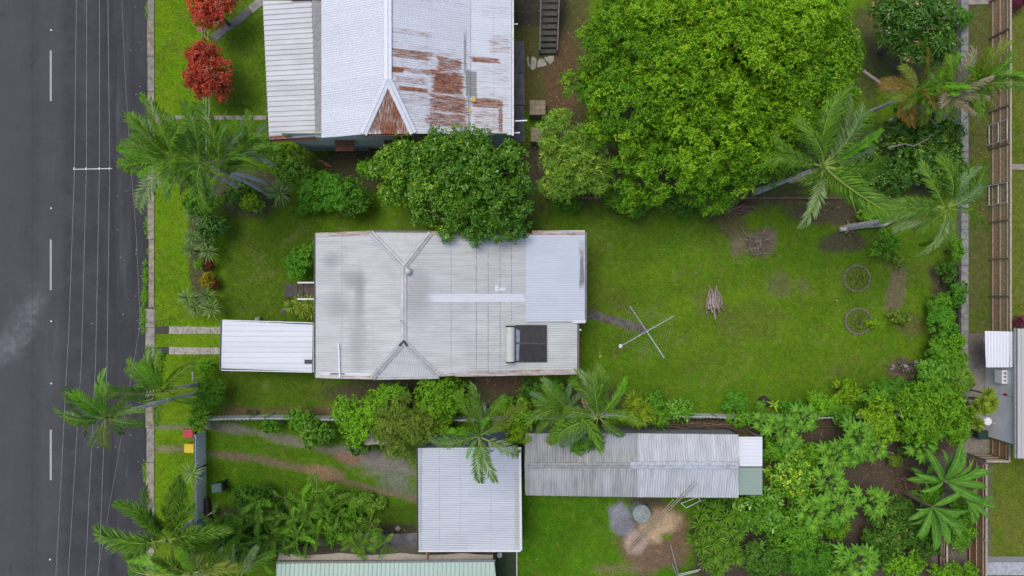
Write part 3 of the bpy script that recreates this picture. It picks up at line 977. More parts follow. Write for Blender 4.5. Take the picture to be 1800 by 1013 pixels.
# ---- the rusty white house to the north
RUST_E = [(740 + dx, y0, 740 + dx + w, y1, 5.2, s) for dx, y0, w, y1, s in ()]
NHM = galv('white_tin_roof', (0.68, 0.70, 0.735), (0.59, 0.61, 0.64), 0.5, rough=0.55,
    rust=[(688, 91, 760, 108, 5.6, 0.75), (688, 121, 712, 131, 5.9, 1.0), (712, 124, 760, 134, 5.5, 0.6), (695, 140, 752, 152, 5.5, 0.55), (704, 157, 752, 165, 5.5, 0.95), (706, 168, 755, 190, 5.5, 0.45),
          (768, 102, 813, 128, 5.0, 0.8), (758, 126, 816, 169, 5.0, 0.95), (755, 170, 824, 200, 4.9, 0.8), (750, 200, 824, 225, 4.9, 0.72), (828, 100, 880, 110, 4.5, 0.85), (860, 60, 898, 95, 4.3, 0.45),
          (828, 172, 884, 190, 4.5, 0.85), (830, 190, 884, 236, 4.5, 0.5), (876, 175, 884, 236, 4.4, 0.8), (688, 54, 760, 64, 5.8, 0.45), (690, 80, 826, 236, 5.2, 0.34), (828, 95, 898, 236, 4.4, 0.30), (840, 10, 898, 34, 4.3, 0.3), (842, 110, 898, 160, 4.4, 0.32), (690, 4, 826, 12, 5, 0.3)],
    extra=[((0.29, 0.29, 0.28), 819, 125, 838, 170, 4.6, 0.12, 0.25), ((0.52, 0.53, 0.55), 750.5, 60, 751.7, 230, 5.4, 0.4, 0.5), ((0.55, 0.56, 0.58), 867, 10, 868.2, 236, 4.4, 0.4, 0.5), ((0.33, 0.33, 0.32), 816, 66, 820, 126, 4.6, 0.5, 0.5), ((0.33, 0.34, 0.35), 823, 165, 826, 236, 4.6, 0.5, 0.5)])
NHW = galv('clean_white_tin_roof', (0.70, 0.72, 0.75), (0.64, 0.66, 0.69), 0.3)
NHV = galv('verandah_tin_roof', (0.56, 0.57, 0.58), (0.42, 0.42, 0.41), 0.6, rust=[(466, 238, 520, 250, 3.9, 0.8)])
NHT = galv('rusty_hip_sheets', (0.66, 0.66, 0.66), (0.5, 0.5, 0.48), 0.5, streak=(3, 0.25, 1), rust=[(640, 145, 722, 240, 5.8, 0.78), (668, 215, 700, 242, 5.8, 1.1), (690, 175, 712, 210, 5.8, 1.0)])
nh = thing('house', 'white tin-roofed house with large rust patches at the top', 'house', P(690, 120))
Wn, En = plane_x(682, 6.4, 565, 4.55), plane_x(682, 6.4, 827, 4.65)
rn0, rn1 = Q(682, -70, Wn), Q(682, 140, Wn)
tw, te = Q(639, 236, Wn), Q(727, 235, En)
corrugate(nh, [rn0, Q(565, -70, Wn), Q(565, 243, Wn), tw, rn1], NHW, amp=0.014)
corrugate(nh, [rn0, Q(827, -70, En), Q(827, 236, En), te, rn1], NHM, cuts=(0.5,))
corrugate(nh, [rn1, tw, te], NHT, pitch=0.15, amp=0.020)
SEp = plane_x(827, 4.6, 899, 4.15)
corrugate(nh, [Q(826, -70, SEp), Q(899, -70, SEp), Q(899, 238, SEp), Q(826, 237, SEp)], NHM)
VWp = plane_x(550, 4.25, 465, 3.8)
corrugate(nh, [Q(462, 1, VWp), Q(548, 1, VWp), Q(555, 243, VWp), Q(473, 246, VWp)], NHV, sheet=0.9, pitch=0.29, amp=0.032, prof='rib')
corrugate(nh, [Q(455, -70, VWp), Q(548, -70, VWp), Q(548, 0, VWp), Q(460, 0, VWp)], NHV, sheet=0.9, pitch=0.29, amp=0.032, prof='rib', lift=0.05)
BGM = plain('box_gutter', (0.30, 0.295, 0.285), 0.7, amt=0.25)
pts = [P(547, -70, 4.32), P(566, -70, 4.32), P(566, 242, 4.32), P(555, 242, 4.32)]
MB().hexa([p + Vector((0, 0, 0.03)) for p in pts[::-1]] + [p + Vector((0, 0, 0.06)) for p in pts[::-1]]).build('box_gutter', BGM, nh)
for a, b in ((rn0, rn1), (rn1, tw), (rn1, te)):
    cap(nh, a, b, plain('white_cap', (0.72, 0.74, 0.78), 0.5, amt=0.12), wid=0.42, up=0.06)
gutter(nh, Q(464.5, -60, VWp), Q(472, 247, VWp), plain('dark_gutter', (0.13, 0.125, 0.12), 0.7))
gutter(nh, Q(901, -60, SEp), Q(901, 238, SEp), GREYMETAL)
gutter(nh, tw - Vector((0, .05, 0)), te - Vector((0, .05, 0)), plain('rust_metal', (0.17, 0.07, 0.04), 0.85))
gutter(nh, Q(473, 247, VWp), Q(555, 244.5, VWp), MATS['rust_metal'])
MB().beam(Q(513, 1, VWp) + Vector((0, 0, .12)), Q(601, -2, VWp) + Vector((0, 0, .12)), 0.14, 0.05).build('barge_cap', MATS['rust_metal'], nh)
GREENW = plain('flaking_green_boards', (0.50, 0.55, 0.45), 0.85, scale=5, amt=0.3, grime=(0.6, 0.6, 0.54))
sy = Q(600, 243, Wn).y + 0.38
vx0, vx1, nx1 = Q(475, 246, VWp).x + 0.25, Q(556, 243, VWp).x, Q(899, 238, SEp).x - 0.25
# weatherboards, one by one, on the wall that shows under the eave
z = 1.25
while z < 4.4:
    MB().hexa([(vx0 + 0.6, sy - 0.02, z), (nx1, sy - 0.02, z), (nx1, sy + 0.06, z), (vx0 + 0.6, sy + 0.06, z),
               (vx0 + 0.6, sy + 0.012, z + 0.215), (nx1, sy + 0.012, z + 0.215), (nx1, sy + 0.06, z + 0.215), (vx0 + 0.6, sy + 0.06, z + 0.215)]).build('weatherboard', GREENW, nh)
    z += 0.22
MB().box(((vx0 + nx1) / 2 + 0.3, sy + 6, 1.75), (nx1 - vx0 - 0.62, 11.8, 3.4)).build('wall', GREENW, nh)
x = vx0 + 0.9
BATT = plain('grey_batten', (0.5, 0.52, 0.5), 0.8)
while x < vx0 + 4.6:
    MB().beam((x, sy - 0.06, 0.0), (x, sy - 0.06, 1.25), 0.05, 0.045, up=Vector((0, 1, 0))).build('batten', BATT, nh)
    x += 0.16
for xa, xb in ((588, 622), (675, 696)):
    a, b = P(xa, 247, 3.0), P(xb, 247, 3.0)
    h_ = MB().hexa([(a.x, sy - 0.62, 2.75), (b.x, sy - 0.62, 2.75), (b.x, sy - 0.024, 2.95), (a.x, sy - 0.024, 2.95),
                    (a.x, sy - 0.62, 2.79), (b.x, sy - 0.62, 2.79), (b.x, sy - 0.024, 3.0), (a.x, sy - 0.024, 3.0)])
    h_.build('window_hood', MATS['rust_metal'], nh)
    window(nh, ((a.x + b.x) / 2, sy - 0.04, 2.2), b.x - a.x - 0.15, 1.0, (0, -1, 0))
for p0, p1 in (((899, 210), (927, 210)), ((899, 231), (914, 231)), ((899, 38), (910, 38))):
    a, b = Q(*p0, SEp), Q(*p1, SEp)
    MB().beam((a.x, a.y, 3.7), (b.x, b.y, 3.7), 0.07, 0.07).build('vent_pipe', WHITE, nh)
YT = plain('yellow_tag', (0.75, 0.5, 0.03), 0.6)
for x, y in ((833, 176), (825, 195)):
    MB().box(Q(x, y, SEp) + Vector((0, 0, 0.05)), (0.16, 0.22, 0.06), 0.3).build('yellow_marker', YT, nh)

# back stairs of the rusty house
sr = thing('staircase', 'dark timber back stairs beside the rusty white house', 'staircase', P(962, 45))
n = 12
for i in range(n):
    zz = 0.18 + i * 0.2
    q = P(963, 92 - i * 8.6 / (1 - zz / H) * 0.985, 0)
    MB().box((q.x, q.y, zz), (0.98, 0.27, 0.05)).build('tread', plain('stair_tread', (0.10, 0.095, 0.09), 0.9, scale=5), sr)
a, b = P(963, 96), P(963, -8)
for sg in (-1, 1):
    MB().beam((a.x + sg * 0.53, a.y, 0.1), (a.x + sg * 0.53, b.y, 2.55), 0.05, 0.22).build('stringer', plain('stair_stringer', (0.15, 0.145, 0.14), 0.9), sr)
    MB().beam((a.x + sg * 0.54, a.y, 0.95), (a.x + sg * 0.54, b.y, 3.35), 0.06, 0.06).build('handrail', plain('rail_grey', (0.30, 0.29, 0.27), 0.8), sr)
    for f in (0.0, 0.5, 0.98):
        MB().beam((a.x + sg * 0.54, a.y + (b.y - a.y) * f, 0), (a.x + sg * 0.54, a.y + (b.y - a.y) * f, 0.95 + 2.4 * f), 0.07, 0.07).build('post', MATS['rail_grey'], sr)

# two box planters / pads behind the rusty house
for (x0, y0, x1, y1), lab in (((931, 176, 959, 202), 'square tan paved block nearer the stepping stones behind the rusty house'), ((933, 224, 960, 249), 'square tan paved block half hidden under the feathery tree')):
    a, b = P(x0, y0, 0.9), P(x1, y1, 0.9)
    o = thing('paved_block', lab, 'block', ((a.x + b.x) / 2, (a.y + b.y) / 2, 0), 'paved blocks behind the rusty house')
    MB().box(((a.x + b.x) / 2, (a.y + b.y) / 2, 0.42), (b.x - a.x, a.y - b.y, 0.84)).build('body', plain('rendered_block', (0.25, 0.21, 0.16), 0.9), o)
    for i in range(3):
        for j in range(3):
            w_, d_ = (b.x - a.x) / 3, (a.y - b.y) / 3
            MB().box((a.x + (i + 0.5) * w_, b.y + (j + 0.5) * d_, 0.865), (w_ - 0.02, d_ - 0.02, 0.05 + random.uniform(0, 0.012))).build('paver', plain('tan_paver', (0.33, 0.27, 0.185), 0.9, scale=7), o)

# ---- garage, long shed and green-roofed building to the south
GARW = galv('garage_white_roof', (0.50, 0.535, 0.57), (0.43, 0.46, 0.49), 0.5, extra=[((0.40, 0.43, 0.46), 771.6, 790, 773, 965, 2.8, 0.4, 0.5), ((0.41, 0.44, 0.47), 808.4, 790, 809.6, 965, 2.85, 0.4, 0.5), ((0.40, 0.43, 0.46), 862.4, 790, 863.6, 965, 2.9, 0.4, 0.5), ((0.36, 0.38, 0.39), 737, 790, 742, 965, 2.8, 0.5, 0.9), ((0.42, 0.42, 0.40), 905, 840, 912, 965, 2.9, 0.5, 0.9)])
ga = thing('garage', 'white corrugated-roofed garage under the drooping palm', 'garage', P(822, 870))
GAp = plane_x(735, 2.75, 914, 3.0)
corrugate(ga, [Q(735, 788, GAp), Q(912, 786, GAp), Q(914.5, 967, GAp), Q(736, 967, GAp)], GARW, cuts=(0.5,), amp=0.015)
gutter(ga, Q(734, 788, GAp), Q(735, 967, GAp), MATS['dark_gutter'])
MB().beam(Q(736, 968, GAp) + Vector((0, 0, .03)), Q(915, 968, GAp) + Vector((0, 0, .03)), 0.1, 0.1).build('barge_cap', WHITE, ga)
MB().beam(Q(914, 786, GAp) + Vector((0, 0, .05)), Q(916, 967, GAp) + Vector((0, 0, .05)), 0.12, 0.03).build('barge_cap', WHITE, ga)
c0, c1 = Q(738, 791, GAp), Q(911, 963, GAp)
GWALL = plain('garage_wall', (0.42, 0.43, 0.42), 0.7)
for a, b in (((c0.x, c0.y), (c1.x, c0.y)), ((c1.x, c0.y - .07), (c1.x, c1.y + .07)), ((c1.x, c1.y), (c0.x, c1.y)), ((c0.x, c1.y + .07), (c0.x, c0.y - .07))):
    wall_quad(ga, a, b, 0, 2.62, 2.62, GWALL)
for i in range(4):
    MB().box((c0.x - 0.075, (c0.y + c1.y) / 2, 0.35 + i * 0.56), (0.02, 3.2, 0.52)).build('door_panel', plain('roller_door', (0.55, 0.56, 0.55), 0.5), ga)

le = thing('lean_to', 'dark blue-grey lean-to roof behind the garage and under the palm', 'lean-to', P(820, 775))
LEp = plane_y(764, 2.3, 787, 2.15)
NAVY = galv('navy_sheet', (0.055, 0.07, 0.095), (0.04, 0.05, 0.07), 0.5)
corrugate(le, [Q(752, 764, LEp), Q(898, 757, LEp), Q(898, 785, LEp), Q(752, 786, LEp)], NAVY)
for x in (755, 820, 894):
    for y in (767, 783):
        q = Q(x, y, LEp)
        MB().beam((q.x, q.y, 0), (q.x, q.y, q.z - 0.05), 0.08, 0.08).build('post', GREYMETAL, le)

sh = thing('shed', 'long gabled shed with mottled grey and lighter tin roofing halves', 'shed', P(1120, 818))
SHn, SHs = plane_y(818, 3.0, 762, 2.45), plane_y(818, 3.0, 873, 2.45)
SHG = galv('mottled_grey_roof', (0.47, 0.475, 0.455), (0.29, 0.29, 0.275), 0.95, streak=(3, 0.25, 1),
    extra=[((0.52, 0.52, 0.52), 940, 822, 1010, 846, 2.8, 0.6, 1.0), ((0.55, 0.55, 0.55), 1058, 828, 1078, 866, 2.7, 0.6, 1.0), ((0.55, 0.55, 0.56), 1060, 765, 1120, 790, 2.7, 0.7, 1.0)])
SHL = galv('pale_streaky_roof', (0.61, 0.63, 0.645), (0.43, 0.435, 0.43), 0.8, streak=(3, 0.25, 1))
for pl, ye, dx in ((SHn, 762, 0), (SHs, 874, 0)):
    corrugate(sh, [Q(922, 818, pl), Q(1121, 818, pl), Q(1121, ye, pl), Q(923, ye - (3 if ye > 800 else 0), pl)], SHG, pitch=0.15, amp=0.028)
    corrugate(sh, [Q(1120, 818, pl), Q(1298, 818, pl), Q(1298, ye + (2 if ye < 800 else 1), pl), Q(1120, ye, pl)], SHL, pitch=0.15, amp=0.028, lift=0.012)
cap(sh, Q(922, 818, SHn), Q(1108, 818, SHn), plain('mottled_cap', (0.40, 0.40, 0.39), 0.7, amt=0.4), wid=0.3)
cap(sh, Q(1108, 818, SHn), Q(1298, 818, SHn), plain('pale_cap', (0.58, 0.61, 0.66), 0.5), wid=0.42, up=0.06)
EXn, EXs = plane_y(820, 2.75, 766, 2.35), plane_y(822, 2.7, 870, 2.3)
corrugate(sh, [Q(1297, 820, EXn), Q(1340, 820, EXn), Q(1340, 768, EXn), Q(1297, 768, EXn)], NHW, down=(1, 0, 0), pitch=0.2, prof='rib')
corrugate(sh, [Q(1297, 822, EXs), Q(1340, 822, EXs), Q(1340, 870, EXs), Q(1297, 870, EXs)], galv('sage_roof', (0.33, 0.42, 0.34), (0.29, 0.37, 0.30), 0.3), down=(1, 0, 0), pitch=0.2, prof='rib')
a, b = Q(926, 766, SHn), Q(1294, 869, SHs)
SWALL = plain('shed_wall', (0.30, 0.31, 0.30), 0.8)
wall_quad(sh, (a.x, a.y), (b.x, a.y), 0, 2.4, 2.4, SWALL)
wall_quad(sh, (a.x, b.y), (b.x, b.y), 0, 2.4, 2.4, SWALL)
rm = P(0, 818, 3.0).y
for xx in (a.x, b.x):
    wall_quad(sh, (xx, a.y - .07), (xx, rm), 0, 2.4, 2.92, SWALL)
    wall_quad(sh, (xx, rm - .003), (xx, b.y + .07), 0, 2.92, 2.4, SWALL)
for x in (1337,):
    for y, pl in ((770, EXn), (868, EXs)):
        q = Q(x, y, pl)
        MB().beam((q.x, q.y, 0), (q.x, q.y, q.z - 0.04), 0.08, 0.08).build('post', GREYMETAL, sh)

gr = thing('house', 'sage green ribbed roof of a building cut off at the bottom edge', 'house', P(680, 1010))
GRp = plane_y(990, 3.3, 1100, 3.9)
corrugate(gr, [Q(486, 991, GRp), Q(869, 988, GRp), Q(880, 1100, GRp), Q(484, 1100, GRp)], galv('sage_ribbed_roof', (0.37, 0.49, 0.41), (0.33, 0.44, 0.37), 0.35), down=(0, 1, 0), sheet=0.76, pitch=0.25, amp=0.022, prof='rib')
gutter(gr, Q(485, 990.5, GRp), Q(870, 987.5, GRp), plain('grey_gutter', (0.30, 0.31, 0.32), 0.5))
TAN = plain('tan_wall', (0.40, 0.335, 0.24), 0.85, amt=0.25)
a, b = Q(492, 1000, GRp), Q(866, 998, GRp)
wall_quad(gr, (a.x, a.y), (b.x, b.y), 0, 3.2, 3.2, TAN)
wall_quad(gr, (b.x, b.y - .07), (b.x, b.y - 5), 0, 3.2, 3.2, plain('brown_wall', (0.24, 0.14, 0.09), 0.8))
wall_quad(gr, (a.x, a.y - .07), (a.x, a.y - 5), 0, 3.2, 3.2, TAN)
# faded awning under the gutter
aw = MB()
n = 14
vs, fs = [], []
for i in range(n + 1):
    x = a.x - 0.3 + (b.x - a.x + 0.3) * i / n
    sag = 0.12 * math.sin(math.pi * (i % 4) / 4)
    vs += [(x, a.y + 0.3, 2.9), (x, a.y + 0.62 - sag, 2.6)]
    if i:
        fs.append((2 * i - 2, 2 * i, 2 * i + 1, 2 * i - 1))
aw.add(vs, fs).build('awning', plain('tan_canvas', (0.42, 0.36, 0.27), 0.9, amt=0.2), gr)
MB().tube([P(750, 964, 2.6), P(750, 988, 3.1)], 0.05).build('downpipe', plain('terracotta_pipe', (0.42, 0.22, 0.13), 0.7), gr)

# ---- neighbour's house at the right edge
eh = thing('house', 'grey-walled neighbouring house with pale roof at the right edge', 'house', P(1790, 690))
EW = plain('pale_grey_render', (0.78, 0.79, 0.81), 0.8, scale=1.5, amt=0.10, grime=(0.68, 0.69, 0.70))
wxa = P(1735, 0).x
ya, yb = P(0, 585).y, P(0, 766).y
wall_quad(eh, (wxa, yb), (wxa, ya), 0, 2.6, 2.6, EW, th=0.2)
wall_quad(eh, (wxa + .11, yb + .1), (wxa + 8, yb + .1), 0, 2.6, 2.6, EW, th=0.2)
wall_quad(eh, (wxa + .11, ya - .1), (wxa + 8, ya - .1), 0, 2.6, 2.6, EW, th=0.2)
MB().beam((wxa - 0.101, P(0, 688).y, 0.1), (wxa - 0.101, P(0, 688).y, 2.6), 0.02, 0.012, up=Vector((1, 0, 0))).build('control_joint', DGUT, eh)
ERp = plane_x(1783, 2.75, 1900, 3.6)
ERM = galv('warm_grey_roof', (0.46, 0.455, 0.45), (0.41, 0.405, 0.40), 0.3)
corrugate(eh, [Q(1788, 578, ERp), Q(1950, 578, ERp), Q(1950, 806, ERp), Q(1788, 806, ERp)], ERM, down=(0, 1, 0), sheet=0.76, pitch=0.19, amp=0.02, prof='rib')
gutter(eh, Q(1786.5, 577, ERp), Q(1786.5, 806, ERp), plain('eh_gutter', (0.36, 0.35, 0.34), 0.5), w=0.14)
AWp = plane_x(1731, 2.35, 1783, 2.5)
corrugate(eh, [Q(1731, 582, AWp), Q(1776, 583, AWp), Q(1775, 646, AWp), Q(1733, 646, AWp)], NHW, down=(0, 1, 0), name='awning_sheet', pitch=0.17)
corrugate(eh, [Q(1776, 583, AWp), Q(1786, 584, AWp), Q(1786, 645, AWp), Q(1775, 646, AWp)], NHW, down=(0, 1, 0), name='awning_sheet', pitch=0.17)
for yy in (586, 642):
    q, q2 = Q(1733, yy, AWp), Q(1784, yy, AWp)
    MB().beam((q.x, q.y, q.z - .05), (q2.x, q2.y, q2.z - .05), 0.04, 0.05).build('awning_bracket', WHITE, eh)
c = P(1764, 662, 1.7)
ac = thing('air_conditioner', 'white air conditioner unit on the grey wall of the neighbouring house', 'air conditioner', (wxa - 0.1, c.y, 1.3))
MB().box((wxa - 0.28, c.y, 1.62), (0.34, 0.8, 0.62)).build('casing', WHITE, ac)
for i in range(3):
    MB().box((wxa - 0.28, c.y - 0.22 + i * 0.22, 1.935), (0.16, 0.12, 0.012)).build('vent', DGUT, ac)
for s_ in (-0.3, 0.3):
    MB().box((wxa - 0.3, c.y + s_, 1.29), (0.36, 0.04, 0.04)).build('bracket', GREYMETAL, ac)
c = P(1745, 743, 1.3)
hw = thing('water_heater', 'white cylindrical water heater against the grey wall', 'water heater', (c.x - .05, c.y, 0))
MB().lathe((c.x - .05, c.y, 0.08), [(0.25, 0), (0.25, 0.85), (0.23, 0.9), (0.06, 0.93)], 20).build('tank', WHITE, hw)
MB().tube([(c.x + .2, c.y - .1, 1.0), (c.x + .42, c.y - .1, 1.05)], 0.02).build('pipe', GREYMETAL, hw)
MB().box((c.x - .05, c.y, 0.04), (0.5, 0.5, 0.08)).build('plinth', CONCRETE, hw)
c = P(1771, 694, 1.8)
MB().box((wxa - 0.12, c.y, 1.75), (0.02, 0.13, 0.3)).build('red_sign', plain('red_sign', (0.5, 0.06, 0.05), 0.5), eh)

def bin_(px, py, hgt, body, lid, label, group, rz=0.0, cat='bin', name='wheelie_bin'):
    c = P(px, py, hgt)
    o = thing(name, label, cat, (c.x, c.y, 0), group)
    b = plain('bin_' + body, {'green': (0.02, 0.05, 0.035), 'dark': (0.018, 0.03, 0.028)}[body], 0.5)
    l = plain('lid_' + lid, {'red': (0.62, 0.05, 0.065), 'yellow': (0.72, 0.5, 0.02), 'green': (0.07, 0.125, 0.10), 'dark': (0.02, 0.06, 0.04)}[lid], 0.45, amt=0.12)
    ca, sa = math.cos(rz), math.sin(rz)
    def T(x, y, z): return (c.x + x * ca - y * sa, c.y + x * sa + y * ca, z)
    pts = [T(-.22, -.2, .1), T(.22, -.2, .1), T(.22, .2, .1), T(-.22, .2, .1), T(-.28, -.27, hgt - .1), T(.28, -.27, hgt - .1), T(.28, .27, hgt - .1), T(-.28, .27, hgt - .1)]
    MB().hexa(pts).build('body', b, o)
    pts = [T(-.31, -.29, hgt - .095), T(.31, -.29, hgt - .095), T(.31, .29, hgt - .095), T(-.31, .29, hgt - .095), T(-.27, -.25, hgt), T(.28, -.25, hgt - .03), T(.28, .25, hgt - .03), T(-.27, .25, hgt)]
    MB().hexa(pts).build('lid', l, o)
    MB().beam(T(.34, -.22, hgt - .12), T(.34, .22, hgt - .12), 0.04, 0.04).build('handle', b, o)
    for sg in (-1, 1):
        MB().tube([T(.22, sg * .21, .1), T(.22, sg * .26, .1)], 0.1, 12).build('wheel', MATS['black_plastic'], o)
bin_(330, 763, 1.05, 'green', 'red', 'wheelie bin with a red lid standing on the grass verge', 'wheelie bins on the verge', 0.05)
bin_(331.5, 789, 1.05, 'green', 'yellow', 'wheelie bin with a yellow lid standing on the grass verge', 'wheelie bins on the verge', -0.03)
bin_(380, 859, 1.1, 'dark', 'green', 'dark green wheelie bin inside the metal street fence', None, 0.1)
bin_(1729, 765, 1.0, 'dark', 'dark', 'dark green bin beside the grey neighbouring house', None)

# ------------------------------------------------------------------ fences
FM = galv('fence_steel', (0.74, 0.75, 0.75), (0.60, 0.61, 0.60), 0.5)
def metal_fence(name, label, pts, hgt, mat, sheet=0.85):
    o = thing(name, label, 'fence', P(*pts[0]))
    for (x0, y0), (x1, y1) in zip(pts[:-1], pts[1:]):
        a, b = P(x0, y0), P(x1, y1)
        L = (b - a).length
        n_ = max(1, int(round(L / sheet)))
        d = (b - a).normalized()
        s = Vector((-d.y, d.x, 0))
        for i in range(n_):
            hh = hgt + random.uniform(-0.03, 0.03)
            lean = random.uniform(-0.03, 0.03)
            vs, fs = [], []
            k = 16
            for j in range(k + 1):
                p = a + d * (L * (i + j / k * 1.01) / n_) + s * (0.018 * (1 if j % 4 in (1, 2) else -1) + 0.003 * (i % 2))
                vs += [p + Vector((0, 0, 0.02)), p + s * lean + Vector((0, 0, hh))]
                if j:
                    fs.append((2 * j - 2, 2 * j, 2 * j + 1, 2 * j - 1))
            MB().add(vs, fs).build('fence_sheet', mat, o)
        for i in range(0, n_ + 1, 3):
            p = a + d * (L * i / n_) + s * 0.07
            MB().beam(p, p + Vector((0, 0, hgt + 0.02)), 0.06, 0.06).build('post', GREYMETAL, o)
        MB().beam(a + s * 0.05 + Vector((0, 0, hgt - 0.15)), b + s * 0.05 + Vector((0, 0, hgt - 0.15)), 0.04, 0.05).build('rail', GREYMETAL, o)
    return o
metal_fence('metal_fence', 'pale corrugated metal fence running along the south side of the lawn', [(377, 731), (480, 729), (590, 731), (760, 733), (940, 730), (1110, 724), (1340, 729), (1500, 727), (1606, 724)], 1.6, FM)
metal_fence('street_fence', 'pale corrugated metal fence facing the street beside the coloured bins', [(361.5, 756), (362.5, 905), (365, 1060)], 1.6, galv('street_fence_steel', (0.86, 0.87, 0.86), (0.74, 0.76, 0.76), 0.6))

PAL = plain('brown_paling', (0.50, 0.335, 0.205), 0.85, scale=8, amt=0.4)
PALO = plain('orange_paling', (0.44, 0.24, 0.115), 0.8, scale=8, amt=0.4)
RAIL = plain('pale_rail', (0.45, 0.36, 0.25), 0.8, scale=6)
def paling_fence(name, label, a, b, hgt, mat, side, caprail=RAIL):
    """Vertical palings behind rails and posts; side is where the rails are."""
    a, b = P(*a), P(*b)
    o = thing(name, label, 'fence', a)
    L = (b - a).length
    d = (b - a).normalized()
    s = Vector((-d.y, d.x, 0)) * side
    n_ = int(L / 2.4) + 1
    per = L / n_
    for i in range(n_):
        m = MB()
        x = i * per + 0.01
        while x < (i + 1) * per - 0.05:
            w_ = 0.098
            p = a + d * (x + 0.05) + s * random.uniform(-0.008, 0.008)
            m.beam(p + Vector((0, 0, 0.05)), p + Vector((0, 0, hgt + random.uniform(-0.015, 0.015))), 0.018, w_ - 0.008 + 0.0, up=d)
            x += w_ + 0.004
        q = m.build('paling_panel', mat, o)
        q['kind'] = 'stuff'
        for z in (0.35, hgt * 0.55, hgt - 0.2):
            MB().beam(a + d * (i * per + 0.03) + s * 0.04 + Vector((0, 0, z)), a + d * ((i + 1) * per - 0.03) + s * 0.04 + Vector((0, 0, z)), 0.045, 0.05).build('rail', caprail, o)
    for i in range(n_ + 1):
        p = a + d * (i * per) + s * 0.06
        MB().beam(p, p + Vector((0, 0, hgt + 0.03)), 0.09, 0.09, up=d).build('post', plain('fence_post', (0.24, 0.19, 0.13), 0.85), o)
    MB().beam(a + Vector((0, 0, hgt + 0.035)), b + Vector((0, 0, hgt + 0.035)), 0.11, 0.035).build('cap_rail', plain('cap_rail', (0.46, 0.40, 0.31), 0.8), o)
    return o
paling_fence('timber_fence', 'long brown timber fence with pale rails along the right side', (1739, -60), (1739, 585), 1.8, PAL, -1)
paling_fence('timber_fence', 'short orange-brown timber fence panel at the neighbouring house corner', (1739, 770), (1739, 800), 1.7, PALO, -1)
paling_fence('timber_fence', 'timber fence return between the gravel and the right lawn', (1700, 799), (1737, 799), 1.7, PAL, 1)
paling_fence('timber_fence', 'brown timber fence behind the banana plants at lower right', (1699, 803), (1699, 1060), 1.75, plain('redbrown_paling', (0.38, 0.205, 0.11), 0.85, scale=8, amt=0.45), -1)
paling_fence('timber_fence', 'low dark fence between the concrete wall and the banana plants', (1648, 925), (1648, 1060), 0.9, plain('dark_paling', (0.12, 0.075, 0.045), 0.9), -1)
for yy, lab in ((222, 'pale steel gate frame nearer the top in the long brown fence'), (328, 'pale steel gate frame behind the right palm in the long brown fence')):
    a, b = P(1738.2, yy), P(1738.2, yy + 34)
    o = thing('gate_frame', lab, 'gate', a, 'gate frames in the brown fence')
    x = a.x - 0.13
    for z in (0.2, 1.0, 1.75):
        MB().beam((x, a.y, z), (x, b.y, z), 0.04, 0.05).build('bar', plain('pale_steel', (0.6, 0.61, 0.62), 0.5), o)
    for y in (a.y, b.y):
        MB().beam((x + 0.002, y, 0.02), (x + 0.002, y, 1.8), 0.05, 0.05).build('upright', MATS['pale_steel'], o)

# low timber edging between the two lots, old dark fence by the rear wall, wire fence
ed = thing('garden_edging', 'low timber sleeper edging under the large mango tree', 'edging', P(1200, 348))
for x in range(960, 1500, 62):
    a, b = P(x, 349), P(x + 61, 349)
    MB().beam((a.x, a.y, 0.12), (b.x, b.y, 0.12), 0.14, 0.24).build('sleeper', plain('sleeper', (0.20, 0.135, 0.085), 0.9, scale=5), ed)
of = thing('old_fence', 'weathered dark timber fence against the rear concrete wall', 'fence', P(1640, 600))
for i, yy in enumerate(range(470, 730, 34)):
    a = P(1664, yy)
    MB().beam((a.x, a.y, 0), (a.x + 0.05, a.y, 1.1), 0.1, 0.1).build('post', DARKTIMBER, of)
    for j in range(6):
        z = 0.15 + j * 0.17
        b = P(1664 + random.uniform(-.5, .5), yy + 33.5)
        MB().beam((a.x + 0.06 * (z), a.y, z), (b.x + 0.06 * z, b.y, z + random.uniform(-.02, .02)), 0.03, 0.14).build('board', DARKTIMBER, of)
wf = thing('wire_fence', 'thin timber post fence among the papayas at lower right', 'fence', P(1460, 970))
for y in (925, 968, 1011, 1050):
    p = P(1452, y)
    MB().beam(p, p + Vector((0, 0, 1.1)), 0.09, 0.09).build('post', TIMBER, wf)
for z in (0.9, 1.08):
    MB().beam(P(1452, 925) + Vector((0, 0, z)), P(1452, 1050) + Vector((0, 0, z)), 0.07, 0.05).build('rail', TIMBER, wf)

#PLANTS
# ------------------------------------------------------------------ foliage
def unit(v):
    return v / np.maximum(np.linalg.norm(v, axis=-1, keepdims=True), 1e-9)

def leaves_mesh(name, c, d, nrm, L, W, cols, mat, org, fold=0.18, droop=0.15):
    """Folded rhombic leaves: base, two sides, tip."""
    d = unit(d)
    s = unit(np.cross(d, nrm))
    nn = np.cross(s, d)
    L, W = L[:, None], W[:, None]
    v = np.empty((len(c), 4, 3))
    v[:, 0] = c
    v[:, 1] = c + d * L * 0.5 + s * W * 0.5 + nn * W * fold
    v[:, 2] = c + d * L - np.array([0, 0, 1.0]) * L * droop
    v[:, 3] = c + d * L * 0.5 - s * W * 0.5 + nn * W * fold
    v -= np.array(org)
    q = np.arange(len(c) * 4).reshape(-1, 4)
    return np_mesh(name, v.reshape(-1, 3), q, mat, np.repeat(cols, 4, axis=0))

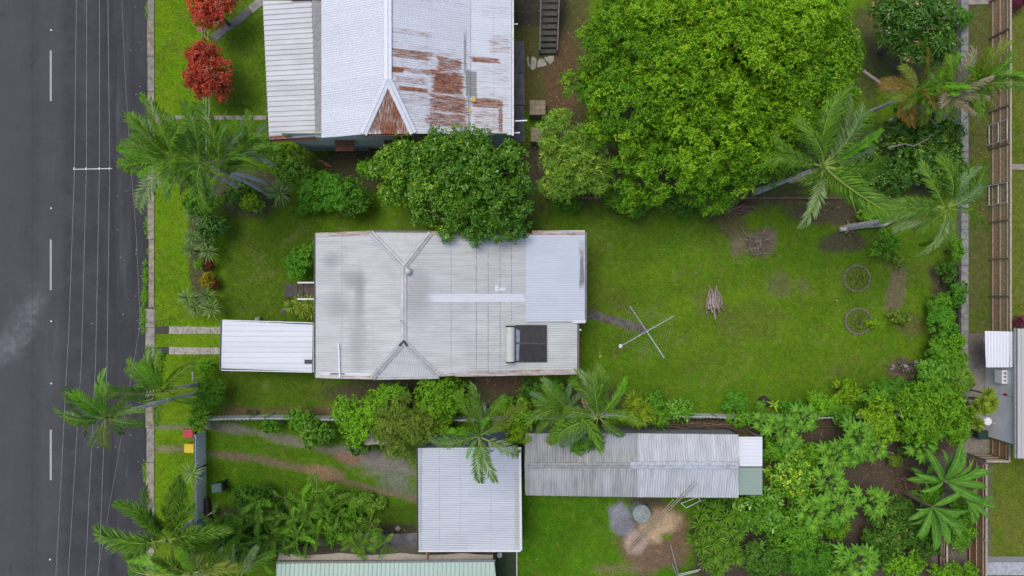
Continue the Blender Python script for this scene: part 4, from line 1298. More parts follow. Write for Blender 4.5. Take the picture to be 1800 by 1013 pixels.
def dome(lobes, sub, leaf, cols, dens, rng, per=10, young=None, youngp=0.0, open_=0.0, low=-0.35, jit=0.35, pack=1.9, coh=0.0, fill=0.0):
    """Leaf clumps over many small lobes set on the given big lobes."""
    C, Rr, T0 = [], [], []
    work = [(lb, pack) for lb in lobes]
    if fill:
        work += [((lb[0], tuple(0.82 * q for q in lb[1]), (lb[2] if len(lb) > 2 else 0.5) * 0.7), fill) for lb in lobes]
    for lb, pack in work:
        c, r = lb[0], lb[1]
        n = max(3, int(pack * r[0] * r[1] / sub ** 2))
        k = np.arange(n) + rng.random(n) * 0.7
        rad = np.sqrt(k / n)
        th = k * 2.39996 + rng.random(n) * 0.6
        dx, dy = rad * np.cos(th), rad * np.sin(th)
        dz = np.sqrt(np.clip(1 - rad ** 2, 0, 1))
        dz = dz * rng.uniform(0.70, 1.12, n) - 0.10
        f = 1 - sub / max(r[0], r[1]) * 0.55
        C.append(np.stack([c[0] + dx * r[0] * f, c[1] + dy * r[1] * f, c[2] + dz * r[2] - sub * 0.45], -1))
        Rr.append(sub * rng.uniform(0.65, 1.3, n))
        T0.append(np.full(n, lb[2] if len(lb) > 2 else 0.5))
    C, Rr, T0 = np.concatenate(C), np.concatenate(Rr), np.concatenate(T0)
    keep = rng.random(len(C)) > open_
    C, Rr, T0 = C[keep], Rr[keep], T0[keep]
    la = leaf[0] * leaf[1] * 0.5
    nl = (dens * 2 * math.pi * Rr ** 2 / la / per).astype(int) + 2
    idx = np.repeat(np.arange(len(C)), nl)
    N = len(idx)
    z = rng.uniform(low, 1.0, N)
    ph = rng.random(N) * 2 * math.pi
    rr = np.sqrt(1 - z * z)
    dirs = np.stack([rr * np.cos(ph), rr * np.sin(ph), z], -1)
    lump = 1 + jit * (rng.random(N) - 0.6)
    cl = C[idx] + dirs * (Rr[idx] * lump)[:, None] * np.array([1, 1, 0.85])
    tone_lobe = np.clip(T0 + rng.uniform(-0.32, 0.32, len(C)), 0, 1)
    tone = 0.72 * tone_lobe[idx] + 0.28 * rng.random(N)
    yc = rng.random(N) < youngp * np.clip(T0[idx] * 2.2 - 0.35, 0.05, 2)
    i2 = np.repeat(np.arange(N), per)
    M = len(i2)
    rnd = unit(rng.normal(size=(M, 3)))
    out = dirs[i2]
    d = unit(rnd * 0.95 + out * 0.55 + np.array([0, 0, 0.12]))
    nr = unit(out * 0.8 + rng.normal(size=(M, 3)) * 0.35 + np.array([0, 0, 0.8]))
    if coh:
        tang = rnd - (rnd * out).sum(-1, keepdims=True) * out
        d = unit(d * (1 - coh) + (unit(tang) * 0.9 + out * 0.25) * coh)
        nr = unit(nr * (1 - coh) + (out + rng.normal(size=(M, 3)) * 0.22) * coh)
    pos = cl[i2] + rng.normal(size=(M, 3)) * leaf[0] * 0.25
    LL = leaf[0] * rng.uniform(0.65, 1.25, M)
    WW = leaf[1] * rng.uniform(0.75, 1.2, M)
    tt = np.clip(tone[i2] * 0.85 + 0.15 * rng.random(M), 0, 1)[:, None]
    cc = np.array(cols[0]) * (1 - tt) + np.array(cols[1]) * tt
    if young is not None:
        cc = np.where(yc[i2][:, None], np.array(young) * (0.8 + 0.4 * rng.random((M, 1))), cc)
    return pos, d, nr, LL, WW, cc

def boughs(lobes, rad, rng, pack=1.42):
    """Break big lobes into separate boughs so that dark creases run between them."""
    out = []
    for lb in lobes:
        c, r, t = lb[0], lb[1], lb[2] if len(lb) > 2 else 0.5
        n = max(3, int(pack * r[0] * r[1] / rad ** 2))
        for k in range(n):
            q = math.sqrt((k + rng.random() * 0.7) / n)
            th = k * 2.39996 + rng.random() * 0.5
            rr_ = rad * rng.uniform(0.7, 1.25)
            f = max(0.2, 1 - rad / max(r[0], r[1]) * 0.7)
            z = c[2] + math.sqrt(max(0, 1 - q * q)) * r[2] * rng.uniform(0.82, 1.06) - rr_ * 0.75
            out.append(((c[0] + q * math.cos(th) * r[0] * f, c[1] + q * math.sin(th) * r[1] * f, z), (rr_, rr_, rr_ * 0.85), min(1, max(0, t + rng.uniform(-.22, .22)))))
    return out

G = {  # leaf tints: darker and lighter blades of each kind
    'mango': ((0.024, 0.090, 0.005), (0.125, 0.232, 0.007)),
    'round': ((0.028, 0.092, 0.007), (0.090, 0.195, 0.010)),
    'bright': ((0.058, 0.150, 0.008), (0.125, 0.265, 0.012)),
    'mid': ((0.042, 0.120, 0.010), (0.095, 0.215, 0.013)),
    'dark': ((0.024, 0.068, 0.010), (0.062, 0.140, 0.012)),
    'cool': ((0.034, 0.115, 0.009), (0.078, 0.205, 0.014)),
    'yellow': ((0.065, 0.145, 0.007), (0.165, 0.265, 0.010)),
    'olive': ((0.060, 0.105, 0.012), (0.130, 0.190, 0.022)),
    'feather': ((0.060, 0.130, 0.014), (0.130, 0.225, 0.024)),
    'red': ((0.17, 0.022, 0.012), (0.38, 0.066, 0.034)),
    'palm': ((0.028, 0.080, 0.006), (0.090, 0.175, 0.012)),
    'croton_red': ((0.05, 0.012, 0.008), (0.11, 0.04, 0.014)),
    'purple': ((0.05, 0.010, 0.022), (0.12, 0.025, 0.045)),
    'croton_gold': ((0.10, 0.095, 0.006), (0.22, 0.18, 0.010)),
}

def plant(name, label, cat, lobes, tint, leaf=(0.2, 0.09), sub=0.45, dens=1.7, group=None, trunk_r=None, mat=None, per=8, young=None, youngp=0.0, open_=0.0, flat=0.85, tree=False, seed=None, jit=0.35, pack=1.9, low=-0.35, coh=0.55, fill=0.0, mid=None):
    """lobes: (px, py, rx px, ry px, top height)."""
    rng = np.random.default_rng(seed if seed is not None else abs(hash(label)) % 1000 if False else sum(ord(ch) * (i + 1) for i, ch in enumerate(label)) % 99991)
    wl_ = []
    for lb in lobes:
        px, py, rx, ry, h = lb[:5]
        k = kk(h * 0.8)
        RX, RY = rx * k, ry * k
        RZ = min(min(RX, RY) * flat, h * 0.75)
        c = P(px, py, h - RZ * 0.6)
        wl_.append(((c.x, c.y, h - RZ), (RX, RY, RZ), lb[5] if len(lb) > 5 else 0.5))
    bx, by = np.mean([w[0][0] for w in wl_]), np.mean([w[0][1] for w in wl_])
    o = thing(name, label, cat, (bx, by, 0), group)
    crown_ = boughs(wl_, mid, rng) if mid else wl_
    pos, d, nr, LL, WW, cc = dome(crown_, sub, leaf, G[tint], dens, rng, per, young, youngp, open_, jit=jit, pack=pack, low=low, coh=coh, fill=fill)
    me = leaves_mesh('crown' if tree else 'foliage', pos, d, nr, LL, WW, cc, mat or LEAF, (bx, by, 0))
    add_part('crown' if tree else 'foliage', me, o)
    # trunk and limbs reaching into the lobes
    m = MB()
    top = max(w[0][2] for w in wl_)
    tr = trunk_r or (0.045 if not tree else 0.2)
    fork = Vector((bx, by, top * (0.45 if tree else 0.25)))
    m.tube([(bx, by, -0.05), (bx + tr * 0.3, by, fork.z * 0.5), fork], [tr * 1.35, tr * 1.05, tr * 0.95], 8)
    for (c, r, _t) in wl_:
        nb = 5 if tree else 4
        for i in range(nb):
            a = 2 * math.pi * (i + rng.random() * 0.7) / nb
            e = Vector((c[0] + math.cos(a) * r[0] * 0.6, c[1] + math.sin(a) * r[1] * 0.6, c[2] + r[2] * 0.35))
            mid = fork.lerp(e, 0.5) + Vector((0, 0, 0.12 * (e - fork).length))
            m.tube([fork, mid, e], [tr * 0.6, tr * 0.38, tr * 0.14], 6)
    m.build('trunk' if tree else 'stem', BARK, o)
    return o

def tree(name, label, lobes, tint, leaf, sub, dens=1.6, tr=0.2, **kw):
    return plant(name, label, 'tree', lobes, tint, leaf, sub, dens, trunk_r=tr, tree=True, **kw)

def shrub(label, px, py, rx, ry, h, tint='mid', leaf=(0.16, 0.08), sub=0.32, group=None, name='shrub', cat='shrub', **kw):
    return plant(name, label, cat, [(px, py, rx, ry, h)], tint, leaf, sub, group=group, **kw)

# the large trees
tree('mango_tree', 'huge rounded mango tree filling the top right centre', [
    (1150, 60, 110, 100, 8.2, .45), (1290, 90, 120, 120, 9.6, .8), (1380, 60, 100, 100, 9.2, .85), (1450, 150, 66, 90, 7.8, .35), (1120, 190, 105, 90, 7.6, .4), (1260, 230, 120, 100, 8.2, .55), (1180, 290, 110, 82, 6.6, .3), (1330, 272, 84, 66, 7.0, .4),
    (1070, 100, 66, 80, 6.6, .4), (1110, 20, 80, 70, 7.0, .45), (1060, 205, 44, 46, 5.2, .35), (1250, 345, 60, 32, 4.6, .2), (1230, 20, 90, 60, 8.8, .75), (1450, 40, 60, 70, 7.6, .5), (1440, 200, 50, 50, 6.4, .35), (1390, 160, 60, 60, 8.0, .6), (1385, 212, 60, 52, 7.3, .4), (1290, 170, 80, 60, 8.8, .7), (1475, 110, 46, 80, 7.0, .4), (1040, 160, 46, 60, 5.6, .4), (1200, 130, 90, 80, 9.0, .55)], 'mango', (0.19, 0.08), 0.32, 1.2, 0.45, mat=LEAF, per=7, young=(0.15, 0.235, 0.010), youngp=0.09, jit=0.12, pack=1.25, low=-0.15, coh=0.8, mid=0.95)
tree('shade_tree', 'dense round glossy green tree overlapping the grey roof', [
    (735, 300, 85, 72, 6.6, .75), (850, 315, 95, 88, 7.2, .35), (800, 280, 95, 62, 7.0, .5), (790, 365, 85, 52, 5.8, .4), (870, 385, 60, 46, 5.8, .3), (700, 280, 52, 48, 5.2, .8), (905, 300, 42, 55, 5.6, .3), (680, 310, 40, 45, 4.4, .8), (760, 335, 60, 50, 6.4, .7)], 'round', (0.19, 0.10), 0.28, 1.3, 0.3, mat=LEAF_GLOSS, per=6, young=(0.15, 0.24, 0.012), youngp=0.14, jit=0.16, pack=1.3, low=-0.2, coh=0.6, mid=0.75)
tree('feathery_tree', 'pale feathery tree between the round tree and the mango', [
    (985, 240, 45, 50, 4.8), (1020, 285, 52, 50, 5.2), (990, 310, 48, 42, 4.6), (1050, 310, 34, 32, 4.4)], 'feather', (0.24, 0.05), 0.32, 1.05, 0.12, per=12, open_=0.15, young=(0.22, 0.30, 0.03), youngp=0.15)
tree('dark_fruit_tree', 'dark glossy tree with brown seed heads beside the boundary wall', [
    (1600, 40, 50, 58, 5.0), (1650, 45, 44, 56, 5.0), (1625, 80, 52, 36, 4.4), (1570, 25, 30, 40, 4.0)], 'dark', (0.26, 0.08), 0.4, 1.4, 0.2, mat=LEAF_GLOSS, per=10, young=(0.26, 0.15, 0.07), youngp=0.05)
tree('dark_hedge_tree', 'dark sprawling tree beneath the right palms', [
    (1590, 270, 70, 60, 3.6), (1640, 240, 60, 55, 3.4), (1560, 310, 60, 34, 2.8), (1660, 290, 40, 50, 3.0), (1620, 200, 50, 30, 3.0)], 'dark', (0.15, 0.075), 0.36, 1.3, 0.15, mat=LEAF_GLOSS, per=9, young=(0.13, 0.21, 0.012), youngp=0.12)
tree('red_leaf_tree', 'red-leaved tree beside the verandah roof, lower of two', [
    (365, 130, 38, 36, 3.4), (355, 105, 32, 30, 3.2), (375, 152, 28, 26, 2.9), (345, 140, 26, 28, 2.8), (362, 86, 20, 18, 2.8)], 'red', (0.17, 0.07), 0.27, 1.35, 0.10, per=10, young=(0.20, 0.085, 0.05), youngp=0.2, open_=0.12, jit=0.6)
tree('red_leaf_tree', 'red-leaved tree cut off by the top edge near the diagonal path', [
    (368, 14, 36, 30, 3.4), (352, -4, 26, 24, 3.2), (385, 2, 32, 28, 3.2), (370, 36, 20, 16, 2.8)], 'red', (0.17, 0.07), 0.27, 1.35, 0.10, per=10, young=(0.20, 0.085, 0.05), youngp=0.2, open_=0.12, jit=0.6)

# front garden
FG = 'shrubs of the front garden row'
shrub('leafy green shrub under the tall street palms', 352, 356, 33, 25, 2.4, 'mid', group=FG)
shrub('dark rounded shrub between two spiky plant clusters', 370, 403, 27, 26, 1.9, 'dark', (0.15, 0.09), group=FG, mat=LEAF_GLOSS)
shrub('small pale green tuft left of the red croton', 349, 466, 10, 10, 0.8, 'bright', (0.12, 0.05), 0.16, group=FG)
shrub('red-brown croton in the front garden row', 366, 467, 10, 10, 0.9, 'croton_red', (0.14, 0.05), 0.16, group=FG)
shrub('golden croton in the front garden row', 364, 492, 11, 13, 1.0, 'croton_gold', (0.16, 0.06), 0.17, group=FG)
shrub('dark red croton just below the golden one', 375, 502, 8, 9, 0.8, 'croton_red', (0.13, 0.05), 0.16, group=FG)
shrub('bright green shrub against the front of the grey house', 524, 462, 26, 28, 1.8, 'cool', (0.15, 0.07), group=None)
shrub('second green shrub closer to the grey house gutter', 545, 448, 14, 22, 2.2, 'mid', (0.15, 0.07))
shrub('small shrub beside the white carport corner', 361, 645, 14, 14, 1.5, 'bright', (0.15, 0.08), 0.22)
shrub('clipped square hedge by the leaning street palm', 372, 690, 27, 24, 1.9, 'mid', (0.09, 0.05), 0.26, dens=1.9)
shrub('low hedge end joined to strap-leaved bush', 358, 708, 20, 14, 1.6, 'mid', (0.09, 0.05), 0.24)
MD = 'shrubs between the two houses'
shrub('light airy shrub below the verandah roof corner', 500, 285, 38, 36, 2.6, 'feather', (0.18, 0.07), 0.26, group=MD, open_=0.2, dens=1.1)
shrub('pale shrub left of the airy shrub by the verandah', 462, 268, 24, 24, 2.2, 'mid', (0.16, 0.08), 0.26, group=MD, open_=0.15)
shrub('bright bushy shrub left of the round tree', 598, 338, 40, 34, 2.8, 'cool', (0.13, 0.06), 0.30, group=MD)
shrub('darker shrub touching the round tree trunk side', 622, 358, 28, 24, 2.2, 'dark', (0.16, 0.08), 0.3, group=MD)
shrub('mid green shrub between the fan plant and the bright bush', 553, 330, 30, 36, 2.2, 'cool', (0.13, 0.06), 0.28, group=MD)
shrub('low shrub on the lawn edge below the fan plant', 540, 358, 24, 18, 1.3, 'cool', (0.13, 0.06), 0.25, group=MD)
shrub('yellowish shrub below the grey palm trunks', 445, 356, 20, 16, 1.6, 'yellow', (0.14, 0.07), 0.24, group=MD)
shrub('dark shrub filling behind the grey palm trunks', 420, 338, 30, 24, 1.6, 'dark', (0.16, 0.07), 0.28, group=MD)
shrub('small palm-like bush at the left edge of the round tree', 646, 296, 14, 14, 3.2, 'bright', (0.26, 0.05), 0.24, group=MD)
shrub('low green shrub under the feathery tree at lawn edge', 1000, 352, 26, 18, 1.4, 'cool', (0.14, 0.06), 0.24)
shrub('leafy skirt shrub along the lawn below the mango', 1110, 352, 46, 22, 2.0, 'mid', (0.2, 0.08), 0.32)
shrub('second leafy skirt shrub below the mango, farther right', 1200, 356, 50, 20, 2.2, 'dark', (0.2, 0.08), 0.32)

# row along the south fence
SB = 'shrubs along the south fence'
shrub('small pale shrub at the left end of the metal fence', 474, 748, 18, 14, 1.2, 'cool', (0.14, 0.07), 0.22, group=SB)
shrub('vine mound draped over the metal fence', 523, 736, 30, 15, 2.0, 'mid', (0.13, 0.09), 0.25, group=SB)
shrub('round dense shrub hanging in front of the metal fence', 556, 764, 29, 26, 2.2, 'mid', (0.13, 0.10), 0.27, group=SB, mat=LEAF_GLOSS)
tree('citrus_tree', 'bright lime-green small tree left of the olive tree', [(608, 722, 25, 28, 3.4), (625, 760, 22, 30, 3.0), (655, 718, 26, 28, 3.4), (640, 742, 18, 26, 3.4), (685, 698, 30, 22, 3.2)], 'bright', (0.16, 0.085), 0.3, 1.4, 0.09, group=SB)
shrub('dark shrub under the lime-green tree on the gravel', 632, 784, 24, 16, 1.8, 'dark', (0.15, 0.09), 0.27, group=SB)
tree('olive_tree', 'olive-green feathery tree over the driveway end', [(700, 735, 46, 42, 4.0), (690, 775, 34, 34, 3.4), (735, 750, 36, 36, 3.8), (672, 740, 26, 30, 3.4)], 'olive', (0.15, 0.045), 0.30, 1.15, 0.1, group=SB, per=10, open_=0.1)
tree('broadleaf_tree', 'bright broadleaf tree touching the grey roof eave', [(770, 684, 36, 28, 3.6), (760, 720, 36, 32, 3.2), (795, 700, 30, 26, 3.2), (748, 690, 20, 20, 3.2)], 'bright', (0.2, 0.12), 0.32, 1.25, 0.1, group=SB)
shrub('yellow-green shrub left of the drooping palm', 772, 742, 30, 26, 2.6, 'yellow', (0.15, 0.09), 0.28, group=SB, open_=0.15)
shrub('small shrub with round leaves near the dark soil', 886, 712, 18, 14, 1.4, 'mid', (0.14, 0.09), 0.22, group=SB)
shrub('tall yellow-green shrub right of the drooping palm', 915, 728, 17, 26, 2.6, 'bright', (0.13, 0.10), 0.24, group=SB)
shrub('broad yellowish shrub between the garage and the long shed', 912, 764, 23, 21, 2.8, 'yellow', (0.15, 0.11), 0.25, group=SB)
shrub('dark shrub left of the bluish palm clump', 935, 686, 24, 20, 1.8, 'dark', (0.16, 0.08), 0.28, group=SB)
shrub('bright shrub above the bluish palm clump', 976, 686, 18, 18, 2.0, 'cool', (0.15, 0.09), 0.24, group=SB)
shrub('slim leafy shoot between the palms by the lawn', 1010, 672, 8, 12, 2.0, 'bright', (0.13, 0.08), 0.16, group=SB)
shrub('dark broadleaf shrub drooping over the long shed roof', 1040, 772, 22, 24, 3.4, 'dark', (0.18, 0.10), 0.25, group=SB, mat=LEAF_GLOSS)
shrub('grey-green vine drooping lower on the shed roof', 1020, 782, 16, 18, 3.3, 'mid', (0.18, 0.06), 0.22, group=SB)
shrub('green shrub right of the yellow strap plant', 1151, 704, 15, 20, 1.8, 'cool', (0.14, 0.08), 0.24, group=SB)
shrub('lower green shrub behind the yellow strap plant', 1160, 732, 18, 20, 1.8, 'mid', (0.15, 0.09), 0.24, group=SB)
shrub('glossy dark shrub where the white fence reappears', 1193, 720, 30, 18, 1.7, 'mid', (0.26, 0.09), 0.26, group=SB, mat=LEAF_GLOSS)
shrub('rounded green shrub on the lawn side of the white fence', 1292, 709, 28, 17, 1.7, 'cool', (0.13, 0.06), 0.25, group=SB)
shrub('shrub hanging over the white fence near the stump', 1308, 738, 28, 12, 1.8, 'mid', (0.14, 0.07), 0.23, group=SB)
shrub('small shrub left of the dark stump', 1336, 716, 9, 9, 0.9, 'mid', (0.12, 0.06), 0.18, group=SB)
shrub('shrub right of the stump along the white fence', 1398, 718, 26, 14, 1.5, 'cool', (0.13, 0.06), 0.25, group=SB)
shrub('brighter shrub along the fence below the lawn', 1449, 712, 27, 20, 1.9, 'bright', (0.14, 0.06), 0.26, group=SB)
shrub('speckled pale shrub at the lower right lawn corner', 1490, 690, 24, 24, 2.0, 'yellow', (0.15, 0.09), 0.24, group=SB, open_=0.1)
shrub('green shrub under the speckled pale shrub', 1478, 728, 28, 16, 1.8, 'mid', (0.14, 0.08), 0.25, group=SB)
shrub('green shrub joining the large round tree at right', 1540, 694, 30, 20, 2.0, 'mid', (0.14, 0.06), 0.26, group=SB)
shrub('second green shrub joining the large round tree', 1580, 692, 34, 26, 2.4, 'cool', (0.14, 0.06), 0.27, group=SB)
tree('round_tree', 'large bright round tree near the rear corner', [(1650, 712, 48, 40, 4.2), (1630, 745, 44, 34, 3.8), (1675, 745, 38, 36, 3.8), (1610, 710, 30, 28, 3.2)], 'bright', (0.22, 0.08), 0.36, 1.3, 0.12, group=SB, per=9)
tree('broadleaf_tree', 'yellow-green tree with dense small leaves above the papayas', [(1548, 725, 30, 26, 3.2), (1556, 755, 30, 26, 3.2), (1535, 745, 24, 28, 3.0)], 'yellow', (0.14, 0.09), 0.26, 1.4, 0.08, group=SB)

# rear boundary
RB = 'plants along the rear boundary'
shrub('leafy vine mound on the dark rear fence', 1660, 570, 22, 34, 1.8, 'cool', (0.13, 0.06), 0.25, group=RB)
shrub('bright shrub leaning on the rear concrete wall', 1684, 515, 14, 24, 1.6, 'cool', (0.13, 0.06), 0.24, group=RB)
shrub('dense shrub midway along the rear fence', 1652, 622, 26, 28, 1.9, 'mid', (0.13, 0.07), 0.26, group=RB)
shrub('dark leafy shrub at the rear corner by the rocks', 1650, 655, 34, 22, 2.2, 'mid', (0.16, 0.07), 0.27, group=RB, mat=LEAF_GLOSS)
shrub('leafy vine hanging over the dark rear fence boards', 1655, 535, 18, 22, 1.4, 'mid', (0.13, 0.07), 0.24, group=RB, open_=0.15)
shrub('tangled green vine between the rear wall and the dark fence', 1676, 600, 20, 28, 1.7, 'bright', (0.13, 0.07), 0.24, group=RB, open_=0.1)
shrub('tangled vine at the rear wall end by the gravel', 1682, 640, 20, 26, 1.8, 'mid', (0.13, 0.06), 0.24, group=RB)
shrub('green shrub between the rear corner and the round tree', 1632, 680, 32, 20, 2.0, 'cool', (0.14, 0.06), 0.26, group=RB)
shrub('dark vine patch on the rear fence below the right palm', 1668, 478, 16, 24, 1.2, 'dark', (0.13, 0.07), 0.24, group=RB, open_=0.2)
shrub('grey-green shrub by the gravel near the neighbouring house', 1690, 668, 22, 24, 2.2, 'feather', (0.12, 0.04), 0.25, group=RB)
shrub('shrub against the rear wall under the right palm', 1682, 440, 12, 22, 1.5, 'mid', (0.13, 0.07), 0.22, group=RB)
shrub('citrus bush at the foot of the leaning right palm', 1556, 428, 30, 26, 1.7, 'mid', (0.14, 0.08), 0.24, group=RB, open_=0.25)
shrub('smaller citrus bush above the bare trunk', 1540, 372, 26, 18, 1.8, 'bright', (0.13, 0.08), 0.22, group=RB, open_=0.3)
shrub('thin spreading seedling below the citrus bush', 1585, 460, 14, 12, 0.9, 'olive', (0.13, 0.07), 0.18, group=RB, open_=0.35)
shrub('thin spreading seedling near the lower round bed', 1580, 560, 22, 14, 0.8, 'olive', (0.12, 0.06), 0.18, group=RB, open_=0.4)
shrub('trailing yellow-green runner beside the lower round bed', 1537, 568, 12, 6, 0.5, 'yellow', (0.12, 0.07), 0.14, group=RB)
shrub('fresh green shrub behind the right palm crown', 1660, 300, 34, 34, 2.4, 'bright', (0.13, 0.08), 0.25, group=RB, open_=0.25)
shrub('low weedy shrub on top of the boundary wall', 1694, 30, 12, 18, 1.2, 'cool', (0.12, 0.05), 0.2, group=RB)
shrub('purple-red shrub beyond the brown fence at the top right', 1788, 4, 16, 12, 1.0, 'purple', (0.16, 0.04), 0.2, group=RB)
shrub('purple-red shrub beside the neighbouring house roof', 1793, 566, 12, 10, 0.9, 'purple', (0.16, 0.04), 0.2, group=RB)

# lower right beds
LR = 'shrubs in the lower right garden beds'
shrub('dark bush with yellow leaf tips at the end of the long shed', 1398, 835, 48, 46, 2.6, 'mid', (0.15, 0.09), 0.32, group=LR, mat=LEAF_GLOSS, young=(0.20, 0.28, 0.015), youngp=0.3)
shrub('dark small-leaved bush on the bare soil right of the papayas', 1572, 925, 52, 46, 2.4, 'dark', (0.12, 0.07), 0.32, group=LR, young=(0.10, 0.14, 0.02), youngp=0.2)
shrub('large-leaved dark bush below the shed end', 1340, 900, 48, 40, 2.4, 'mid', (0.34, 0.13), 0.34, group=LR, mat=LEAF_GLOSS)
shrub('mid green bush between the strap bush and papayas', 1400, 935, 50, 46, 2.8, 'mid', (0.17, 0.08), 0.32, group=LR)
shrub('dark bush along the bottom edge below the strap bush', 1350, 985, 50, 30, 2.2, 'dark', (0.24, 0.09), 0.32, group=LR)
shrub('feathery bush at the bottom edge near the wire fence', 1425, 985, 44, 34, 3.0, 'cool', (0.16, 0.05), 0.3, group=LR)
shrub('bright bush at the bottom edge below the dark bush', 1590, 992, 36, 24, 2.2, 'bright', (0.18, 0.11), 0.28, group=LR)
shrub('low bright bush at the bottom right by the brown fence', 1680, 1006, 44, 14, 1.6, 'bright', (0.15, 0.10), 0.24, group=LR)
shrub('dark dried shrub behind the yellow-green tree', 1600, 775, 24, 34, 1.4, 'dark', (0.16, 0.07), 0.28, group=LR, open_=0.25)
shrub('straggly seedling by the white crate on bare soil', 1568, 810, 18, 14, 0.9, 'olive', (0.12, 0.06), 0.18, group=LR, open_=0.4)
shrub('shrub tucked behind the shed eave on the south side', 1262, 890, 26, 14, 1.4, 'dark', (0.2, 0.09), 0.26, group=LR)
shrub('leafy green bush between the shed end and the first papayas', 1362, 790, 20, 22, 1.7, 'mid', (0.15, 0.08), 0.27, group=LR)
shrub('bright bush under the papaya group, left of the bare soil', 1440, 800, 28, 24, 1.8, 'bright', (0.14, 0.07), 0.27, group=LR)
shrub('mid green bush at the foot of the papaya left of the yellow-green tree', 1505, 790, 30, 22, 1.9, 'cool', (0.14, 0.06), 0.27, group=LR)
shrub('leafy bush below the yellow-tipped dark bush', 1425, 880, 36, 24, 2.0, 'mid', (0.16, 0.08), 0.28, group=LR)
shrub('bright bush between two papayas by the thin fence', 1470, 925, 26, 24, 1.9, 'bright', (0.15, 0.06), 0.27, group=LR)
shrub('dark bush right of the wide bottom papaya', 1548, 970, 34, 26, 2.0, 'dark', (0.14, 0.08), 0.28, group=LR)
shrub('dense bush at the bottom edge under the wide papaya', 1470, 1004, 40, 18, 1.7, 'mid', (0.15, 0.07), 0.28, group=LR)
shrub('green bush beneath the banana leaves by the brown fence', 1690, 925, 26, 44, 1.6, 'mid', (0.2, 0.08), 0.28, group=LR)
shrub('low green bush at the base of the banana plants', 1636, 870, 24, 20, 1.2, 'mid', (0.2, 0.08), 0.26, group=LR)
shrub('bright bush below the large round tree at the soil edge', 1610, 770, 26, 18, 2.0, 'cool', (0.14, 0.06), 0.27, group=LR)
shrub('dark bush beneath the drooping banana leaves', 1625, 950, 30, 34, 1.8, 'dark', (0.14, 0.08), 0.28, group=LR)
shrub('small shrub sprouting on the stick pile', 1258, 752, 8, 6, 0.8, 'mid', (0.12, 0.05), 0.14, group=LR)

# lower left understorey
LL_ = 'understorey at the lower left'
shrub('dark understorey bush beside the dark green bin', 445, 880, 40, 22, 1.4, 'dark', (0.3, 0.07), 0.3, group=LL_)
shrub('dark understorey bush below the cane palms', 410, 950, 60, 34, 2.0, 'dark', (0.3, 0.07), 0.34, group=LL_)
shrub('understorey bush at the right end of the cane palms', 605, 915, 40, 22, 1.2, 'mid', (0.2, 0.08), 0.28, group=LL_)
shrub('leafy mid green bush between the two patio cane palms', 585, 935, 36, 22, 1.6, 'mid', (0.26, 0.07), 0.28, group=LL_)
shrub('dark leafy bush under the bright cane palm', 505, 915, 40, 34, 1.6, 'dark', (0.26, 0.07), 0.3, group=LL_)
shrub('mid green bush filling the bed beside the boulder', 470, 905, 34, 26, 1.7, 'mid', (0.28, 0.07), 0.3, group=LL_)
shrub('bushy green clump at the bed edge below the drive', 560, 885, 40, 18, 1.5, 'bright', (0.24, 0.07), 0.28, group=LL_)
shrub('weedy low bush on the drive edge', 640, 885, 38, 14, 0.8, 'feather', (0.14, 0.06), 0.22, group=LL_)
shrub('dark bush under the foxtail palms by the street fence', 360, 960, 30, 40, 1.8, 'dark', (0.24, 0.07), 0.3, group=LL_)
shrub('low plants along the wall behind the garage', 800, 972, 30, 8, 0.9, 'mid', (0.15, 0.06), 0.2, group=LL_, open_=0.3)

